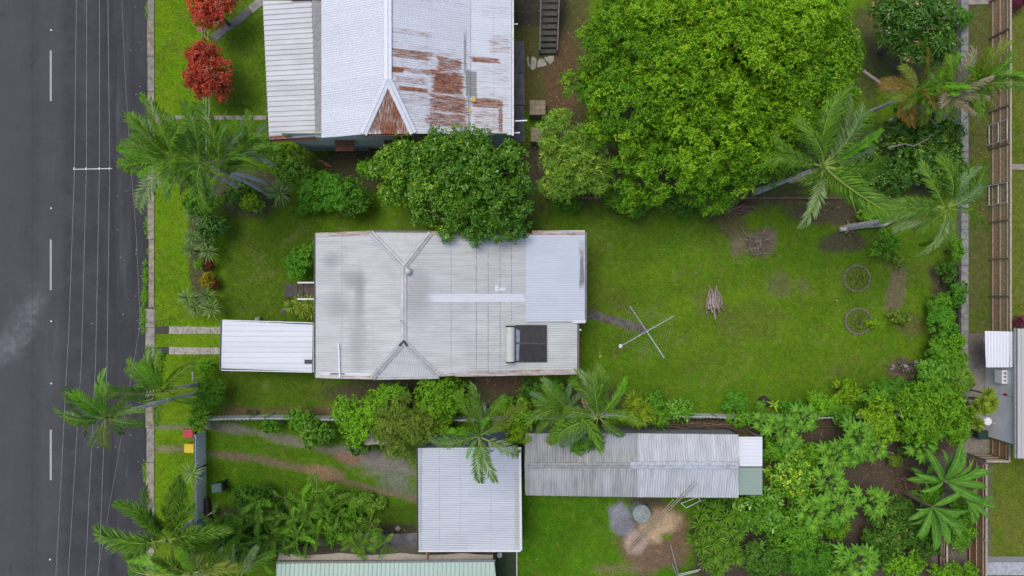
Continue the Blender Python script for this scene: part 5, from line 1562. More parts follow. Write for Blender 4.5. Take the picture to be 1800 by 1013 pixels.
# ------------------------------------------------------------------ palms
def frond_mesh(name, droop, tint, n=34, leafl=0.23, ang=52, hang=0.35, plume=False, seed=1, fold=0.35, tipc=None, wid=0.030, bend=0.0):
    """A feather leaf one unit long along +X; leaflets down both sides, or all round when plume."""
    rng = np.random.default_rng(seed)
    ts = np.linspace(0, 1, 15)
    a = 0.42 - droop * ts ** 1.25
    seg = 1 / 14
    pts = [np.array([0.0, 0.0, 0.0])]
    for i in range(14):
        pts.append(pts[-1] + seg * np.array([math.cos(a[i]), 0.0, math.sin(a[i])]))
    pts = np.array(pts)
    pts[:, 1] += bend * ts ** 2
    def at(t):
        f = t * 14
        i = min(int(f), 13)
        return pts[i] + (pts[i + 1] - pts[i]) * (f - i), unit(pts[i + 1] - pts[i])
    V, F, Cc = [], [], []
    c0, c1 = np.array(G[tint][0]), np.array(G[tint][1])
    def quad(p0, p1, p2, p3, col):
        b = len(V)
        V.extend([p0, p1, p2, p3])
        F.append((b, b + 1, b + 2, b + 3))
        Cc.extend([col] * 4)
    stem = np.array([0.16, 0.22, 0.04])
    for i in range(0, 14, 2):
        w0, w1 = 0.016 * (1 - ts[i] * 0.8), 0.016 * (1 - ts[i + 2] * 0.8)
        p, q = pts[i], pts[i + 2]
        up = np.array([0, 0, 0.012])
        quad(p + [0, w0, 0], p + up * (1 - ts[i]), q + up * (1 - ts[i + 2]), q + [0, w1, 0], stem)
        quad(p + up * (1 - ts[i]), p - [0, w0, 0], q - [0, w1, 0], q + up * (1 - ts[i + 2]), stem)
    t0 = 0.14
    for i in range(n):
        if rng.random() < 0.07:
            continue
        t = t0 + (1 - t0) * (i + 0.5) / n
        p, d = at(t)
        nrm = np.array([-d[2], 0, d[0]])
        ln = leafl * (0.55 + 0.75 * math.sin(math.pi * min(1, (t - 0.02) * 0.92) ** 0.8)) * rng.uniform(0.85, 1.1)
        if t > 0.85:
            ln *= 1 - (t - 0.85) * 2.2
        for sg in (-1, 1):
            th = R(ang * (1 - 0.45 * t) + rng.uniform(-7, 7))
            roll = rng.uniform(-1.4, 1.4) if plume else fold + rng.uniform(-0.15, 0.15)
            side = np.array([0, sg, 0]) * math.cos(roll) + nrm * math.sin(roll)
            ld = d * math.cos(th) + side * math.sin(th)
            mid = p + ld * ln * 0.5
            tip = p + ld * ln + np.array([0, 0, -1]) * ln * hang * rng.uniform(0.6, 1.4)
            wv = np.cross(ld, nrm)
            wv = wv / max(np.linalg.norm(wv), 1e-6) * wid * 0.5
            u = rng.random()
            col = c0 * (1 - u) + c1 * u
            if tipc is not None and t > 0.55:
                f = min(1, (t - 0.55) * 2) * rng.random()
                col = col * (1 - f) + np.array(tipc) * f
            b = len(V)
            V.extend([p, mid + wv, tip, mid - wv])
            F.append((b, b + 1, b + 2, b + 3))
            Cc.extend([col] * 4)
    return np_mesh(name, np.array(V), np.array(F), FROND, np.array(Cc))

G['palm_blue'] = ((0.045, 0.092, 0.030), (0.085, 0.150, 0.055))
G['palm_gold'] = ((0.065, 0.105, 0.010), (0.15, 0.18, 0.016))
G['palm_bright'] = ((0.055, 0.16, 0.006), (0.105, 0.26, 0.010))
G['palm_orange'] = ((0.11, 0.075, 0.012), (0.20, 0.125, 0.024))
G['palm_dry'] = ((0.13, 0.10, 0.065), (0.21, 0.175, 0.13))
G['palm_pale'] = ((0.09, 0.15, 0.045), (0.17, 0.23, 0.09))
G['palm_cane'] = ((0.030, 0.095, 0.006), (0.12, 0.25, 0.012))
FR = {}
for key, tint, plume, leafl, n, hang, fold in (('std', 'palm', False, 0.205, 50, 0.40, 0.30), ('bright', 'palm_bright', False, 0.17, 46, 0.3, 0.35), ('fox', 'palm', True, 0.175, 170, 0.10, 0.3), ('gold', 'palm_gold', False, 0.25, 44, 0.35, 0.2),
        ('blue', 'palm_blue', False, 0.185, 46, 0.35, 0.35), ('cane', 'palm_cane', False, 0.30, 15, 0.25, 0.3), ('orange', 'palm_orange', False, 0.27, 42, 0.4, 0.2), ('dry', 'palm_dry', False, 0.18, 26, 0.6, 0.1), ('pale', 'palm_pale', False, 0.19, 46, 0.35, 0.3)):
    FR[key] = [[frond_mesh('frond', dr, tint, n, leafl, hang=hang, plume=plume, seed=i * 3 + j + 3, fold=fold + (0.3, -0.1, 0.1)[j], wid=0.034 if key == 'cane' else 0.015 if key == 'fox' else 0.021, bend=bd) for j, bd in enumerate((-0.22, 0.06, 0.2))] for i, dr in enumerate((0.75, 1.15, 1.6))]

SPEAR = None
def palm(label, crown, fronds, base=None, group=None, tr=0.13, name='palm_tree', trunk=True, extra=4, extra_len=70, kinds=('std',), shaft=True, bend=0.12, seed=0):
    """crown (px, py, height); fronds (azimuth in the picture, length px, kind, droop 0-2, pitch degrees)."""
    rng = random.Random(sum(map(ord, label)) + seed)
    c = P(*crown)
    b = P(*base) if base else Vector((c.x + rng.uniform(-.3, .3), c.y + rng.uniform(-.3, .3), 0))
    o = thing(name, label, 'palm tree', b, group)
    pts, rad = [], []
    for i in range(9):
        f = i / 8
        p = b.lerp(c, f)
        p.z = crown[2] * f - 0.35 * f
        off = math.sin(f * math.pi) * bend * (1 if rng.random() < 2 else -1)
        pts.append(p + Vector((off, off * 0.4, 0)))
        rad.append(tr * (1.35 - 0.45 * min(1, f * 3)) if f < 0.33 else tr * (0.92 - 0.15 * f))
    m = MB()
    m.tube(pts, rad, 10)
    m.build('trunk', PALM_BARK, o)
    if shaft:
        m = MB()
        top = pts[-1]
        m.tube([top - Vector((0, 0, 0.75)), top - Vector((0, 0, 0.3)), top + Vector((0, 0, 0.25)), top + Vector((0, 0, 0.5))], [tr * 0.95, tr * 1.15, tr * 0.7, tr * 0.3], 10)
        m.build('crownshaft', plain('crownshaft', (0.16, 0.22, 0.06), 0.5, scale=4), o)
    k = kk(crown[2])
    lst = list(fronds)
    for i in range(extra):
        lst.append((rng.uniform(0, 360), extra_len * rng.uniform(0.75, 1.1), rng.choice(kinds), rng.choice((0, 0, 1)), rng.uniform(25, 65)))
    if crown[2] > 5:
        for i in range(2):
            lst.append((rng.uniform(0, 360), extra_len * 0.75, 'dry', 2, rng.uniform(-35, -10)))
    for (az, ln, kind, dr, pitch) in lst:
        L = ln * k * (0.90 + 0.07 * dr) / max(0.62, math.cos(R(min(pitch, 60))))
        z0 = 0.1 if pitch < 30 else 0.25
        add_part('frond', rng.choice(FR[kind][dr]), o, (c.x - b.x + 0.08 * math.cos(R(az)), c.y - b.y + 0.08 * math.sin(R(az)), crown[2] - 0.2 + z0), (rng.uniform(-0.8, 0.8), -R(pitch - 10), R(az + rng.uniform(-5, 5))), (L, L * rng.uniform(0.9, 1.1), L))
    return o

SP = 'tall palms leaning over the street'
palm('street palm with fronds reaching over the power lines', (306, 282, 9.2), [(150, 110, 'std', 1, 10), (165, 90, 'bright', 0, 25), (195, 118, 'std', 1, 5), (215, 125, 'pale', 1, 0), (120, 105, 'std', 1, 20), (100, 95, 'std', 0, 35), (178, 105, 'std', 2, 5), (240, 70, 'pale', 1, 0), (80, 60, 'std', 1, 30), (300, 50, 'std', 1, 0), (20, 60, 'std', 1, 10), (185, 100, 'std', 1, 10), (140, 85, 'std', 1, 20), (205, 70, 'bright', 1, 15), (160, 60, 'pale', 2, 5), (110, 60, 'std', 2, 10)], (434, 337), SP, extra=5, extra_len=75, tr=0.12)
palm('street palm with bluish fronds in front of the verandah', (388, 298, 7.4), [(100, 110, 'std', 1, 25), (60, 75, 'blue', 1, 20), (30, 70, 'blue', 1, 15), (75, 70, 'std', 1, 30), (135, 115, 'std', 1, 15), (160, 70, 'bright', 0, 40), (200, 90, 'std', 1, 5), (5, 60, 'std', 2, 10), (230, 70, 'std', 1, 0), (255, 50, 'pale', 1, 0), (45, 80, 'std', 2, 15)], (485, 329), SP, extra=2, extra_len=50, tr=0.13)
palm('street palm with blue-grey fronds nearest the verandah roof', (428, 266, 6.6), [(95, 62, 'blue', 1, 20), (70, 66, 'std', 1, 20), (45, 60, 'blue', 1, 15), (20, 58, 'std', 1, 10), (350, 55, 'std', 2, 5), (120, 66, 'std', 1, 20), (150, 60, 'blue', 1, 15), (180, 62, 'std', 2, 5), (210, 60, 'std', 1, 5), (240, 52, 'std', 2, 0), (85, 50, 'bright', 0, 45)], (501, 303), SP, extra=3, extra_len=45, tr=0.11)
palm('street palm whose crown sits between its two neighbours', (350, 285, 9.4), [(110, 80, 'std', 0, 40), (85, 90, 'std', 1, 30), (260, 85, 'std', 1, 5), (285, 60, 'std', 2, 0), (180, 60, 'bright', 1, 20), (215, 90, 'std', 1, 10), (345, 40, 'std', 2, 0)], (474, 342), SP, extra=2, extra_len=50, tr=0.13)
palm('lone palm leaning far out over the asphalt', (186, 735, 9.6), [(180, 84, 'std', 1, 10), (170, 75, 'pale', 1, 15), (100, 80, 'bright', 1, 25), (75, 60, 'std', 1, 30), (55, 55, 'std', 0, 35), (20, 66, 'std', 1, 15), (345, 62, 'std', 1, 5), (225, 72, 'pale', 1, 5), (245, 62, 'gold', 1, 0), (85, 70, 'bright', 0, 55), (125, 65, 'std', 1, 25), (200, 62, 'std', 2, 0), (300, 40, 'std', 2, 0)], (352, 690), None, extra=2, bend=0.5)
palm('shorter palm at the street edge beside the clipped hedge', (284, 688, 4.6), [(70, 78, 'std', 0, 35), (95, 75, 'std', 1, 30), (120, 72, 'std', 1, 25), (145, 70, 'std', 1, 20), (170, 58, 'std', 2, 10), (35, 72, 'std', 1, 20), (60, 70, 'std', 0, 30), (350, 62, 'std', 2, 5), (210, 55, 'std', 2, 5), (240, 50, 'std', 2, 0), (10, 50, 'gold', 1, 5), (90, 60, 'bright', 0, 55)], None, None, extra=3)

FX = 'foxtail palms at the lower left'
palm('foxtail palm with plumes spreading over the kerb', (292, 952, 7.6), [(130, 110, 'fox', 1, 10), (110, 100, 'fox', 1, 15), (75, 112, 'fox', 1, 10), (185, 145, 'fox', 1, 5), (192, 100, 'fox', 2, 0), (20, 110, 'fox', 1, 5), (35, 90, 'fox', 0, 20), (160, 60, 'fox', 2, 0), (60, 110, 'fox', 1, 5), (345, 90, 'fox', 1, 0), (95, 70, 'fox', 0, 40), (5, 100, 'fox', 2, 0)], (335, 918), FX, extra=1, kinds=('fox',), extra_len=60)
palm('second foxtail palm cut off by the bottom edge', (335, 1010, 7.0), [(175, 140, 'std', 1, 0), (150, 110, 'bright', 1, 10), (110, 75, 'gold', 0, 35), (90, 65, 'bright', 0, 40), (60, 70, 'gold', 1, 15), (30, 90, 'fox', 1, 5), (195, 120, 'fox', 1, 0), (200, 160, 'std', 2, 0), (130, 60, 'blue', 1, 20), (15, 80, 'gold', 1, 5)], (372, 985), FX, extra=2, kinds=('fox', 'bright'))
palm('palm crown at the bottom edge right of the foxtails', (420, 1015, 4.6), [(60, 60, 'pale', 1, 10), (90, 62, 'pale', 0, 20), (120, 60, 'pale', 1, 10), (30, 70, 'std', 1, 0), (150, 70, 'std', 1, 0)], None, FX, extra=3, extra_len=45)
CN = 'cane palms in the lower left bed'
def cane(label, px, py, h, r, n, kinds=('cane',), seed=0):
    """A clump of several thin canes, each with its own small head of leaves."""
    rg = random.Random(px + seed)
    c = P(px, py, h)
    o = thing('cane_palm', label, 'palm tree', (c.x, c.y, 0), CN)
    for s in range(7):
        a, q = s * 2.4 + rg.random(), r * (0.0 if s == 0 else rg.uniform(0.3, 0.8))
        hh = h * rg.uniform(0.7, 1.05)
        t = P(px + q * math.cos(a), py + q * math.sin(a), hh)
        MB().tube([(c.x + (t.x - c.x) * 0.3, c.y + (t.y - c.y) * 0.3, 0), t - Vector((0, 0, 0.1))], [0.05, 0.035], 6).build('cane', plain('cane_stem', (0.2, 0.24, 0.1), 0.6), o)
        m = n // 2 + rg.randint(-1, 1)
        for i in range(m):
            L = r * kk(h) * rg.uniform(0.40, 0.68)
            add_part('frond', rg.choice(FR[rg.choice(kinds)][rg.choice((0, 1, 1, 2))]), o, (t.x - c.x, t.y - c.y, hh - 0.1), (rg.uniform(-.9, .9), -R(rg.uniform(-5, 45)), 2 * math.pi * (i + rg.uniform(-.3, .3)) / m), (L, L * rg.uniform(0.9, 1.3), L))
cane('bright cane palm in the middle of the lower left bed', 540, 905, 2.8, 62, 13, ('cane', 'bright', 'std'))
cane('cane palm lower in the bed beside the patio', 520, 948, 2.4, 52, 10, ('cane', 'std'))
cane('cane palm standing over the grey patio', 646, 950, 2.4, 50, 12, ('cane', 'std'))
cane('darker cane palm right of the foxtail palm', 425, 915, 3.6, 60, 11, ('std', 'std', 'cane'))
cane('dark cane palm behind the dark green bin', 470, 900, 2.8, 50, 10, ('std',))
cane('small cane palm above the dark shrub bed', 465, 960, 2.8, 46, 9, ('std', 'bright'))
cane('cane palm at the far right of the bed', 585, 890, 2.6, 44, 9, ('cane', 'std'))

palm('palm with drooping fronds over the white garage roof', (842, 768, 8.0), [(190, 92, 'pale', 1, 5), (175, 60, 'std', 1, 15), (110, 88, 'pale', 1, 15), (45, 95, 'gold', 1, 5), (270, 98, 'std', 1, -5), (325, 92, 'pale', 2, 0), (205, 85, 'std', 1, 0), (150, 55, 'bright', 0, 45), (80, 50, 'bright', 0, 50), (20, 60, 'std', 2, 10), (125, 85, 'std', 1, 10), (240, 35, 'bright', 0, 45), (55, 80, 'std', 1, 15)], (852, 712), None, extra=2)
BL = 'palms by the long shed'
palm('bluish palm left in the clump by the long shed', (1000, 722, 5.0), [(120, 70, 'blue', 1, 15), (150, 72, 'blue', 1, 10), (180, 66, 'std', 1, 5), (205, 70, 'std', 1, 0), (90, 60, 'blue', 0, 25), (230, 75, 'std', 1, 0), (260, 66, 'std', 1, 0), (300, 70, 'blue', 1, 0), (60, 55, 'blue', 1, 20), (165, 60, 'std', 0, 35), (245, 50, 'bright', 1, 10)], None, BL, extra=3)
palm('upright palm right in the clump by the long shed', (1052, 734, 6.0), [(75, 98, 'std', 0, 10), (62, 92, 'bright', 0, 15), (105, 92, 'pale', 1, 10), (120, 78, 'std', 1, 15), (315, 62, 'std', 1, 0), (200, 100, 'std', 1, 0), (215, 90, 'blue', 1, 0), (90, 70, 'bright', 0, 30), (170, 70, 'std', 2, 5), (250, 55, 'std', 2, 0), (340, 40, 'gold', 2, 0), (85, 88, 'std', 0, 15)], None, BL, extra=2)
palm('large palm between the mango and the dark right tree', (1448, 292, 9.0), [(172, 105, 'std', 1, 5), (160, 100, 'std', 1, 10), (135, 92, 'std', 1, 20), (120, 80, 'std', 0, 35), (112, 125, 'std', 0, 15), (92, 120, 'std', 0, 20), (85, 150, 'std', 0, 5), (70, 130, 'pale', 0, 10), (50, 150, 'std', 1, 5), (45, 110, 'bright', 0, 25), (30, 115, 'blue', 1, 10), (10, 115, 'blue', 1, 5), (0, 125, 'std', 1, 0), (268, 115, 'pale', 1, -5), (285, 60, 'std', 2, 0), (200, 60, 'dry', 1, 0), (60, 120, 'pale', 0, 20), (350, 120, 'std', 1, 0)], (1328, 338), None, tr=0.15, extra=2, extra_len=90)
palm('palm leaning right over the boundary wall', (1665, 366, 9.2), [(180, 108, 'std', 1, 5), (168, 110, 'std', 1, 5), (192, 90, 'pale', 1, 0), (140, 90, 'std', 1, 20), (115, 80, 'std', 0, 30), (85, 95, 'std', 1, 15), (65, 85, 'blue', 1, 15), (35, 118, 'std', 1, 5), (45, 90, 'std', 1, 10), (345, 95, 'std', 1, 0), (265, 92, 'pale', 1, -5), (278, 80, 'pale', 2, -5), (250, 75, 'std', 2, 0), (20, 70, 'blue', 1, 20), (205, 60, 'gold', 2, 0)], (1486, 401), None, tr=0.14, extra=2, extra_len=80)
OR = 'yellowing palms at the top right'
palm('yellowing palm with orange fronds left of the boundary wall', (1612, 160, 5.6), [(170, 62, 'orange', 1, 10), (150, 60, 'orange', 1, 15), (200, 55, 'gold', 1, 5), (225, 52, 'orange', 1, 5), (255, 60, 'orange', 1, 0), (290, 62, 'gold', 1, 0), (120, 50, 'gold', 1, 20), (20, 50, 'bright', 1, 15), (60, 45, 'std', 1, 20), (340, 50, 'gold', 1, 5), (90, 40, 'dry', 2, 0)], None, OR, extra=12, extra_len=54, kinds=('gold', 'orange', 'std', 'bright'))
palm('yellow-green palm over the boundary wall top', (1668, 168, 6.0), [(75, 75, 'gold', 1, 10), (50, 60, 'bright', 0, 25), (20, 55, 'gold', 1, 10), (120, 50, 'dry', 1, 5), (100, 46, 'dry', 1, 0), (200, 45, 'gold', 1, 5), (270, 50, 'dry', 2, 0), (295, 46, 'dry', 2, 0), (330, 55, 'orange', 1, 5), (240, 46, 'std', 1, 5), (160, 42, 'orange', 1, 10)], None, OR, extra=12, extra_len=56, kinds=('gold', 'std', 'dry'))
palm('green-gold palm reaching to the brown timber fence', (1712, 150, 6.2), [(40, 72, 'bright', 1, 10), (55, 60, 'dry', 1, 5), (10, 55, 'std', 1, 10), (350, 58, 'orange', 1, 5), (330, 58, 'gold', 1, 5), (300, 62, 'std', 1, 0), (270, 60, 'bright', 1, 0), (100, 52, 'std', 1, 15), (140, 45, 'gold', 0, 30), (230, 58, 'dry', 2, 0), (250, 56, 'std', 1, 0), (190, 40, 'bright', 1, 20)], None, OR, extra=12, extra_len=58, kinds=('std', 'gold', 'bright'))

# ------------------------------------------------------------------ strap-leaved rosettes
def strap_mesh(name, heads, n, L, W, cols, rng, org, mat, droop=0.5, lo=5, hi=80):
    V, F, Cc = [], [], []
    for hd in heads:
        for i in range(n):
            az = 2 * math.pi * (i * 0.381966 + rng.random() * 0.06)
            el = R(lo + (hi - lo) * (i / n) ** 0.9)
            l = L * rng.uniform(0.8, 1.12)
            hdir = np.array([math.cos(az), math.sin(az), 0])
            sd = np.array([-math.sin(az), math.cos(az), 0])
            pts, e, p = [], el, np.array(hd, float)
            for j in range(4):
                pts.append(p.copy())
                p = p + (hdir * math.cos(e) + np.array([0, 0, 1]) * math.sin(e)) * l / 3
                e -= droop * (0.6 + 0.3 * j)
            ws = [W * 0.6, W, W * 0.8, 0.004]
            u = rng.random()
            col = np.array(cols[0]) * (1 - u) + np.array(cols[1]) * u
            b = len(V)
            for q, w in zip(pts, ws):
                V.extend([q + sd * w / 2 + [0, 0, w * 0.2], q - sd * w / 2 + [0, 0, w * 0.2]])
                Cc.extend([col, col])
            for j in range(3):
                F.append((b + 2 * j, b + 2 * j + 1, b + 2 * j + 3, b + 2 * j + 2))
    V = np.array(V) - np.array(org)
    return np_mesh(name, V, np.array(F), mat, np.array(Cc))

def rosette(name, label, heads, n, Lpx, wid, tint, group=None, cat='plant', droop=0.4, lo=8, hi=80, mat=None):
    """heads: (px, py, height of the leaf rosette)."""
    rng = np.random.default_rng(sum(map(ord, label)))
    hp = [P(*h) for h in heads]
    b = (np.mean([h.x for h in hp]), np.mean([h.y for h in hp]), 0)
    o = thing(name, label, cat, b, group)
    k = kk(heads[0][2])
    add_part('foliage', strap_mesh('foliage', hp, n, Lpx * k * 1.15, wid, G[tint] if isinstance(tint, str) else tint, rng, b, mat or LEAF, droop, lo, hi), o)
    m = MB()
    for h in hp:
        m.tube([(b[0] + (h.x - b[0]) * 0.5, b[1] + (h.y - b[1]) * 0.5, -0.03), (h.x, h.y, h.z * 0.5), (h.x, h.y, h.z + 0.05)], [0.06, 0.05, 0.05], 7)
    m.build('stem', BARK, o)
    return o
PD = ((0.045, 0.085, 0.022), (0.125, 0.185, 0.055))
FS = 'spiky plants of the front garden row'
for (x, y, r, h, lab) in ((341, 378, 17, 1.4, 'spiky plant at the left, below the leafy green shrub'), (363, 378, 22, 1.6, 'spiky plant at the right, below the leafy green shrub'),
        (338, 416, 17, 1.1, 'spiky plant at upper left of the middle cluster'), (357, 427, 19, 1.3, 'spiky plant at the centre of the middle cluster'), (366, 443, 18, 1.3, 'spiky plant just above the red croton'), (335, 440, 15, 0.9, 'small spiky plant at lower left of the middle cluster'),
        (329, 524, 19, 1.2, 'spiky plant at upper left of the lower cluster'), (364, 521, 19, 1.3, 'spiky plant at upper right of the lower cluster'), (343, 541, 18, 1.2, 'spiky plant at lower left of the lower cluster'), (370, 543, 20, 1.4, 'spiky plant nearest the carport in the lower cluster')):
    rosette('spiky_plant', lab, [(x, y, h)], 38, r, 0.07, PD, FS, droop=0.12, lo=2, hi=70)
rosette('fan_plant', 'large spiky fan plant beside the grey palm trunks', [(492, 339, 1.7)], 46, 24, 0.08, PD, None, droop=0.1, lo=0, hi=65)
rosette('spiky_plant', 'spiky plant poking over the metal street fence', [(338, 831, 2.0)], 34, 22, 0.07, ((0.06, 0.12, 0.02), (0.16, 0.22, 0.06)), None, droop=0.2, lo=2, hi=60)
VG = ((0.05, 0.10, 0.008), (0.17, 0.20, 0.025))
rosette('dracaena', 'yellow-striped strap-leaved plant beside the front porch', [(513, 540, 1.0), (532, 546, 1.2), (546, 532, 1.3), (530, 530, 1.0), (548, 550, 0.9)], 34, 15, 0.10, VG, None, droop=0.35)
rosette('strap_bush', 'green strap-leaved bush at the end of the street fence', [(345, 722, 1.5), (356, 734, 1.5), (341, 742, 1.3), (352, 748, 1.2)], 34, 15, 0.10, ((0.035, 0.095, 0.006), (0.09, 0.17, 0.012)), None, droop=0.4)
rosette('dracaena', 'yellow strap-leaved clump beside the long shed roof', [(1112, 702, 1.8), (1131, 716, 2.0), (1107, 720, 1.7), (1126, 735, 2.0), (1140, 727, 1.6), (1118, 738, 1.5)], 48, 17, 0.075, ((0.05, 0.105, 0.006), (0.16, 0.21, 0.012)), None, droop=0.3, lo=0, hi=75)
rosette('dracaena', 'yellow-striped strap-leaved tree leaning over the neighbouring gravel', [(1735, 692, 3.2), (1715, 716, 3.0), (1725, 705, 3.4), (1742, 706, 2.8), (1703, 722, 2.7), (1716, 745, 2.6), (1705, 740, 2.4), (1728, 718, 3.0), (1738, 716, 2.6)], 70, 14, 0.075, ((0.05, 0.10, 0.006), (0.17, 0.22, 0.018)), None, droop=0.35)
rosette('strap_bush', 'tall bright strap-leaved bush at the bottom right of the burnt patch',
        [(1261 + 46 * math.cos(i * 2.4) * math.sqrt(i / 20), 946 + 58 * math.sin(i * 2.4) * math.sqrt(i / 20), 2.8 - 1.2 * i / 20) for i in range(21)], 34, 17, 0.070, ((0.035, 0.10, 0.006), (0.11, 0.20, 0.015)), None, droop=0.3, lo=0)
rosette('bromeliad', 'pale straw-coloured spiky plant on the drive edge', [(615, 909, 0.5)], 28, 8, 0.05, ((0.25, 0.22, 0.09), (0.4, 0.34, 0.16)), None, droop=0.2)
rosette('young_banana_shoot', 'thin young shoot on the lawn beside the stump', [(1361, 712, 0.8)], 7, 13, 0.10, ((0.10, 0.2, 0.01), (0.2, 0.32, 0.02)), None, droop=0.3, lo=5, hi=50)

# ------------------------------------------------------------------ papayas and bananas
def papaya_leaf(seed):
    """One palmate leaf at the end of its stalk: nine narrow lobes round a pale centre."""
    V, F, Cc = [], [], []
    rng = np.random.default_rng(seed)
    V += [(0.0, 0, 0.0), (0.55, 0.012, 0.06), (0.55, -0.012, 0.06)]
    F.append((0, 2, 1))
    Cc += [(0.10, 0.17, 0.04)] * 3
    n = 9
    for i in range(n):
        a = R(-152 + 304 * i / (n - 1) + rng.uniform(-6, 6))
        l = 0.42 * (1 - 0.28 * abs(i - 4) / 4) * rng.uniform(0.85, 1.12)
        u = rng.random()
        col = np.array((0.022, 0.078, 0.007)) * (1 - u) + np.array((0.058, 0.150, 0.011)) * u
        w = 0.30
        ca, sa = math.cos(a), math.sin(a)
        def pt(r_, off, z): return (0.55 + r_ * math.cos(a + off), r_ * math.sin(a + off), z)
        k = len(V)
        V += [(0.55, 0, 0.06), pt(l * 0.55, w, 0.02), pt(l * 0.5, 0, 0.065), pt(l * 0.55, -w, 0.02), pt(l, 0, 0.03 - l * 0.22)]
        Cc += [(0.13, 0.23, 0.02), tuple(col), (0.075, 0.175, 0.014), tuple(col), tuple(col)]
        F += [(k, k + 2, k + 1), (k, k + 3, k + 2), (k + 1, k + 2, k + 4), (k + 2, k + 3, k + 4)]
    return np_mesh('leaf', np.array(V), None, LEAF, np.array(Cc), tris=np.array(F))
PLEAF = [papaya_leaf(i) for i in range(4)]
def papaya(label, px, py, r, h, n=15, group='papaya plants at the lower right'):
    rng = random.Random(sum(map(ord, label)))
    c = P(px, py, h)
    o = thing('papaya_plant', label, 'papaya', (c.x, c.y, 0), group)
    MB().tube([(c.x + .08, c.y, -0.03), (c.x + .03, c.y, h * 0.5), (c.x, c.y, h - 0.05)], [0.08, 0.06, 0.04], 8).build('stem', plain('papaya_stem', (0.2, 0.2, 0.13), 0.8), o)
    L = r * kk(h)
    for i in range(n):
        az = i * 2.39996 + rng.uniform(-.25, .25)
        f = i / n
        st_ = L * (1.18 - 0.62 * f) * rng.uniform(0.85, 1.15)
        add_part('leaf', rng.choice(PLEAF), o, (0, 0, h - 0.45 + 0.4 * f), (rng.uniform(-.3, .3), -(R(-4) + R(34) * f + rng.uniform(-.2, .2)), az), (st_, st_ * rng.uniform(1.0, 1.25), st_))
    for i in range(4):
        st_ = L * rng.uniform(0.3, 0.42)
        add_part('leaf', rng.choice(PLEAF), o, (0, 0, h + 0.02), (rng.uniform(-.4, .4), -R(rng.uniform(30, 60)), i * 1.57 + rng.random()), (st_, st_ * 1.2, st_))
for a in ((1379, 757, 38, 2.9, 'papaya plant just right of the shed end'), (1417, 738, 30, 2.7, 'papaya plant overlapping the white fence top'), (1350, 745, 26, 2.2, 'small papaya plant at the end of the stick pile'), (1390, 782, 28, 2.4, 'papaya plant between the shed end and the dark bush'),
        (1473, 802, 34, 2.8, 'papaya plant in the middle of the bare soil, left'), (1512, 770, 38, 3.0, 'papaya plant left of the yellow-green tree'), (1541, 790, 30, 2.6, 'papaya plant below the yellow-green tree'), (1500, 800, 28, 2.4, 'papaya plant filling the middle of the papaya group'),
        (1464, 853, 36, 2.8, 'papaya plant right of the yellow-tipped dark bush'), (1474, 898, 38, 3.0, 'papaya plant above the thin timber fence post'), (1536, 884, 36, 2.8, 'lone papaya plant standing on the bare soil'), (1626, 786, 34, 2.8, 'papaya plant above the banana leaves'),
        (1510, 988, 48, 3.0, 'wide papaya plant at the bottom edge'), (1480, 1000, 34, 2.4, 'papaya plant at the bottom edge by the thin fence'), (1430, 905, 34, 2.8, 'papaya plant between the two mid green bushes')):
    papaya(a[4], *a[:4])

def banana_leaf(droop, seed):
    rng = np.random.default_rng(seed)
    n = 10
    V, F, Cc = [], [], []
    p, e = np.array([0.0, 0, 0]), 0.5
    spine = []
    for i in range(n + 1):
        spine.append((p.copy(), e))
        p = p + np.array([math.cos(e), 0, math.sin(e)]) / n
        e -= droop / n * (0.5 + i / n)
    wprof = [0.015, 0.02, 0.08, 0.105, 0.115, 0.118, 0.115, 0.105, 0.088, 0.055, 0.008]
    for i, (q, e_) in enumerate(spine):
        w = wprof[i]
        nr = np.array([-math.sin(e_), 0, math.cos(e_)])
        for s, lift in ((-1, 0.28), (-0.14, 0.03), (-0.05, 0.0), (0.05, 0.0), (0.14, 0.03), (1, 0.28)):
            jag = rng.uniform(0.86, 1.08) if abs(s) == 1 else 1
            V.append(q + np.array([0, s * w * jag, 0]) + nr * w * lift * jag)
            u = rng.random()
            g_ = np.array((0.030, 0.092, 0.010)) * (1 - u) + np.array((0.065, 0.155, 0.014)) * u
            Cc.append(g_ if abs(s) > 0.1 else np.array((0.11, 0.19, 0.035)))
    for i in range(n):
        for j in range(5):
            b = i * 6 + j
            F.append((b, b + 6, b + 7, b + 1))
    return np_mesh('leaf', np.array(V), np.array(F), LEAF, np.array(Cc), smooth=True)
BLEAF = [banana_leaf(d, i + 2) for i, d in enumerate((0.8, 1.2, 1.7))]
def banana(label, crown, leaves, base=None):
    c = P(*crown)
    b = P(*base) if base else Vector((c.x, c.y, 0))
    o = thing('banana_plant', label, 'banana plant', b, 'banana plants by the right fence')
    MB().tube([b, b.lerp(c, 0.5), c], [0.15, 0.12, 0.07], 9).build('stem', plain('banana_stem', (0.22, 0.2, 0.11), 0.7, scale=4), o)
    rng = random.Random(sum(map(ord, label)))
    for az, ln, dr, pitch in leaves:
        L = ln * kk(crown[2]) * 1.02 / max(0.5, math.cos(R(min(pitch, 55))))
        add_part('leaf', BLEAF[dr], o, (c.x - b.x, c.y - b.y, crown[2] - 0.1), (rng.uniform(-.5, .5), -R(pitch - 12), R(az)), (L, L * rng.uniform(0.62, 0.85), L))
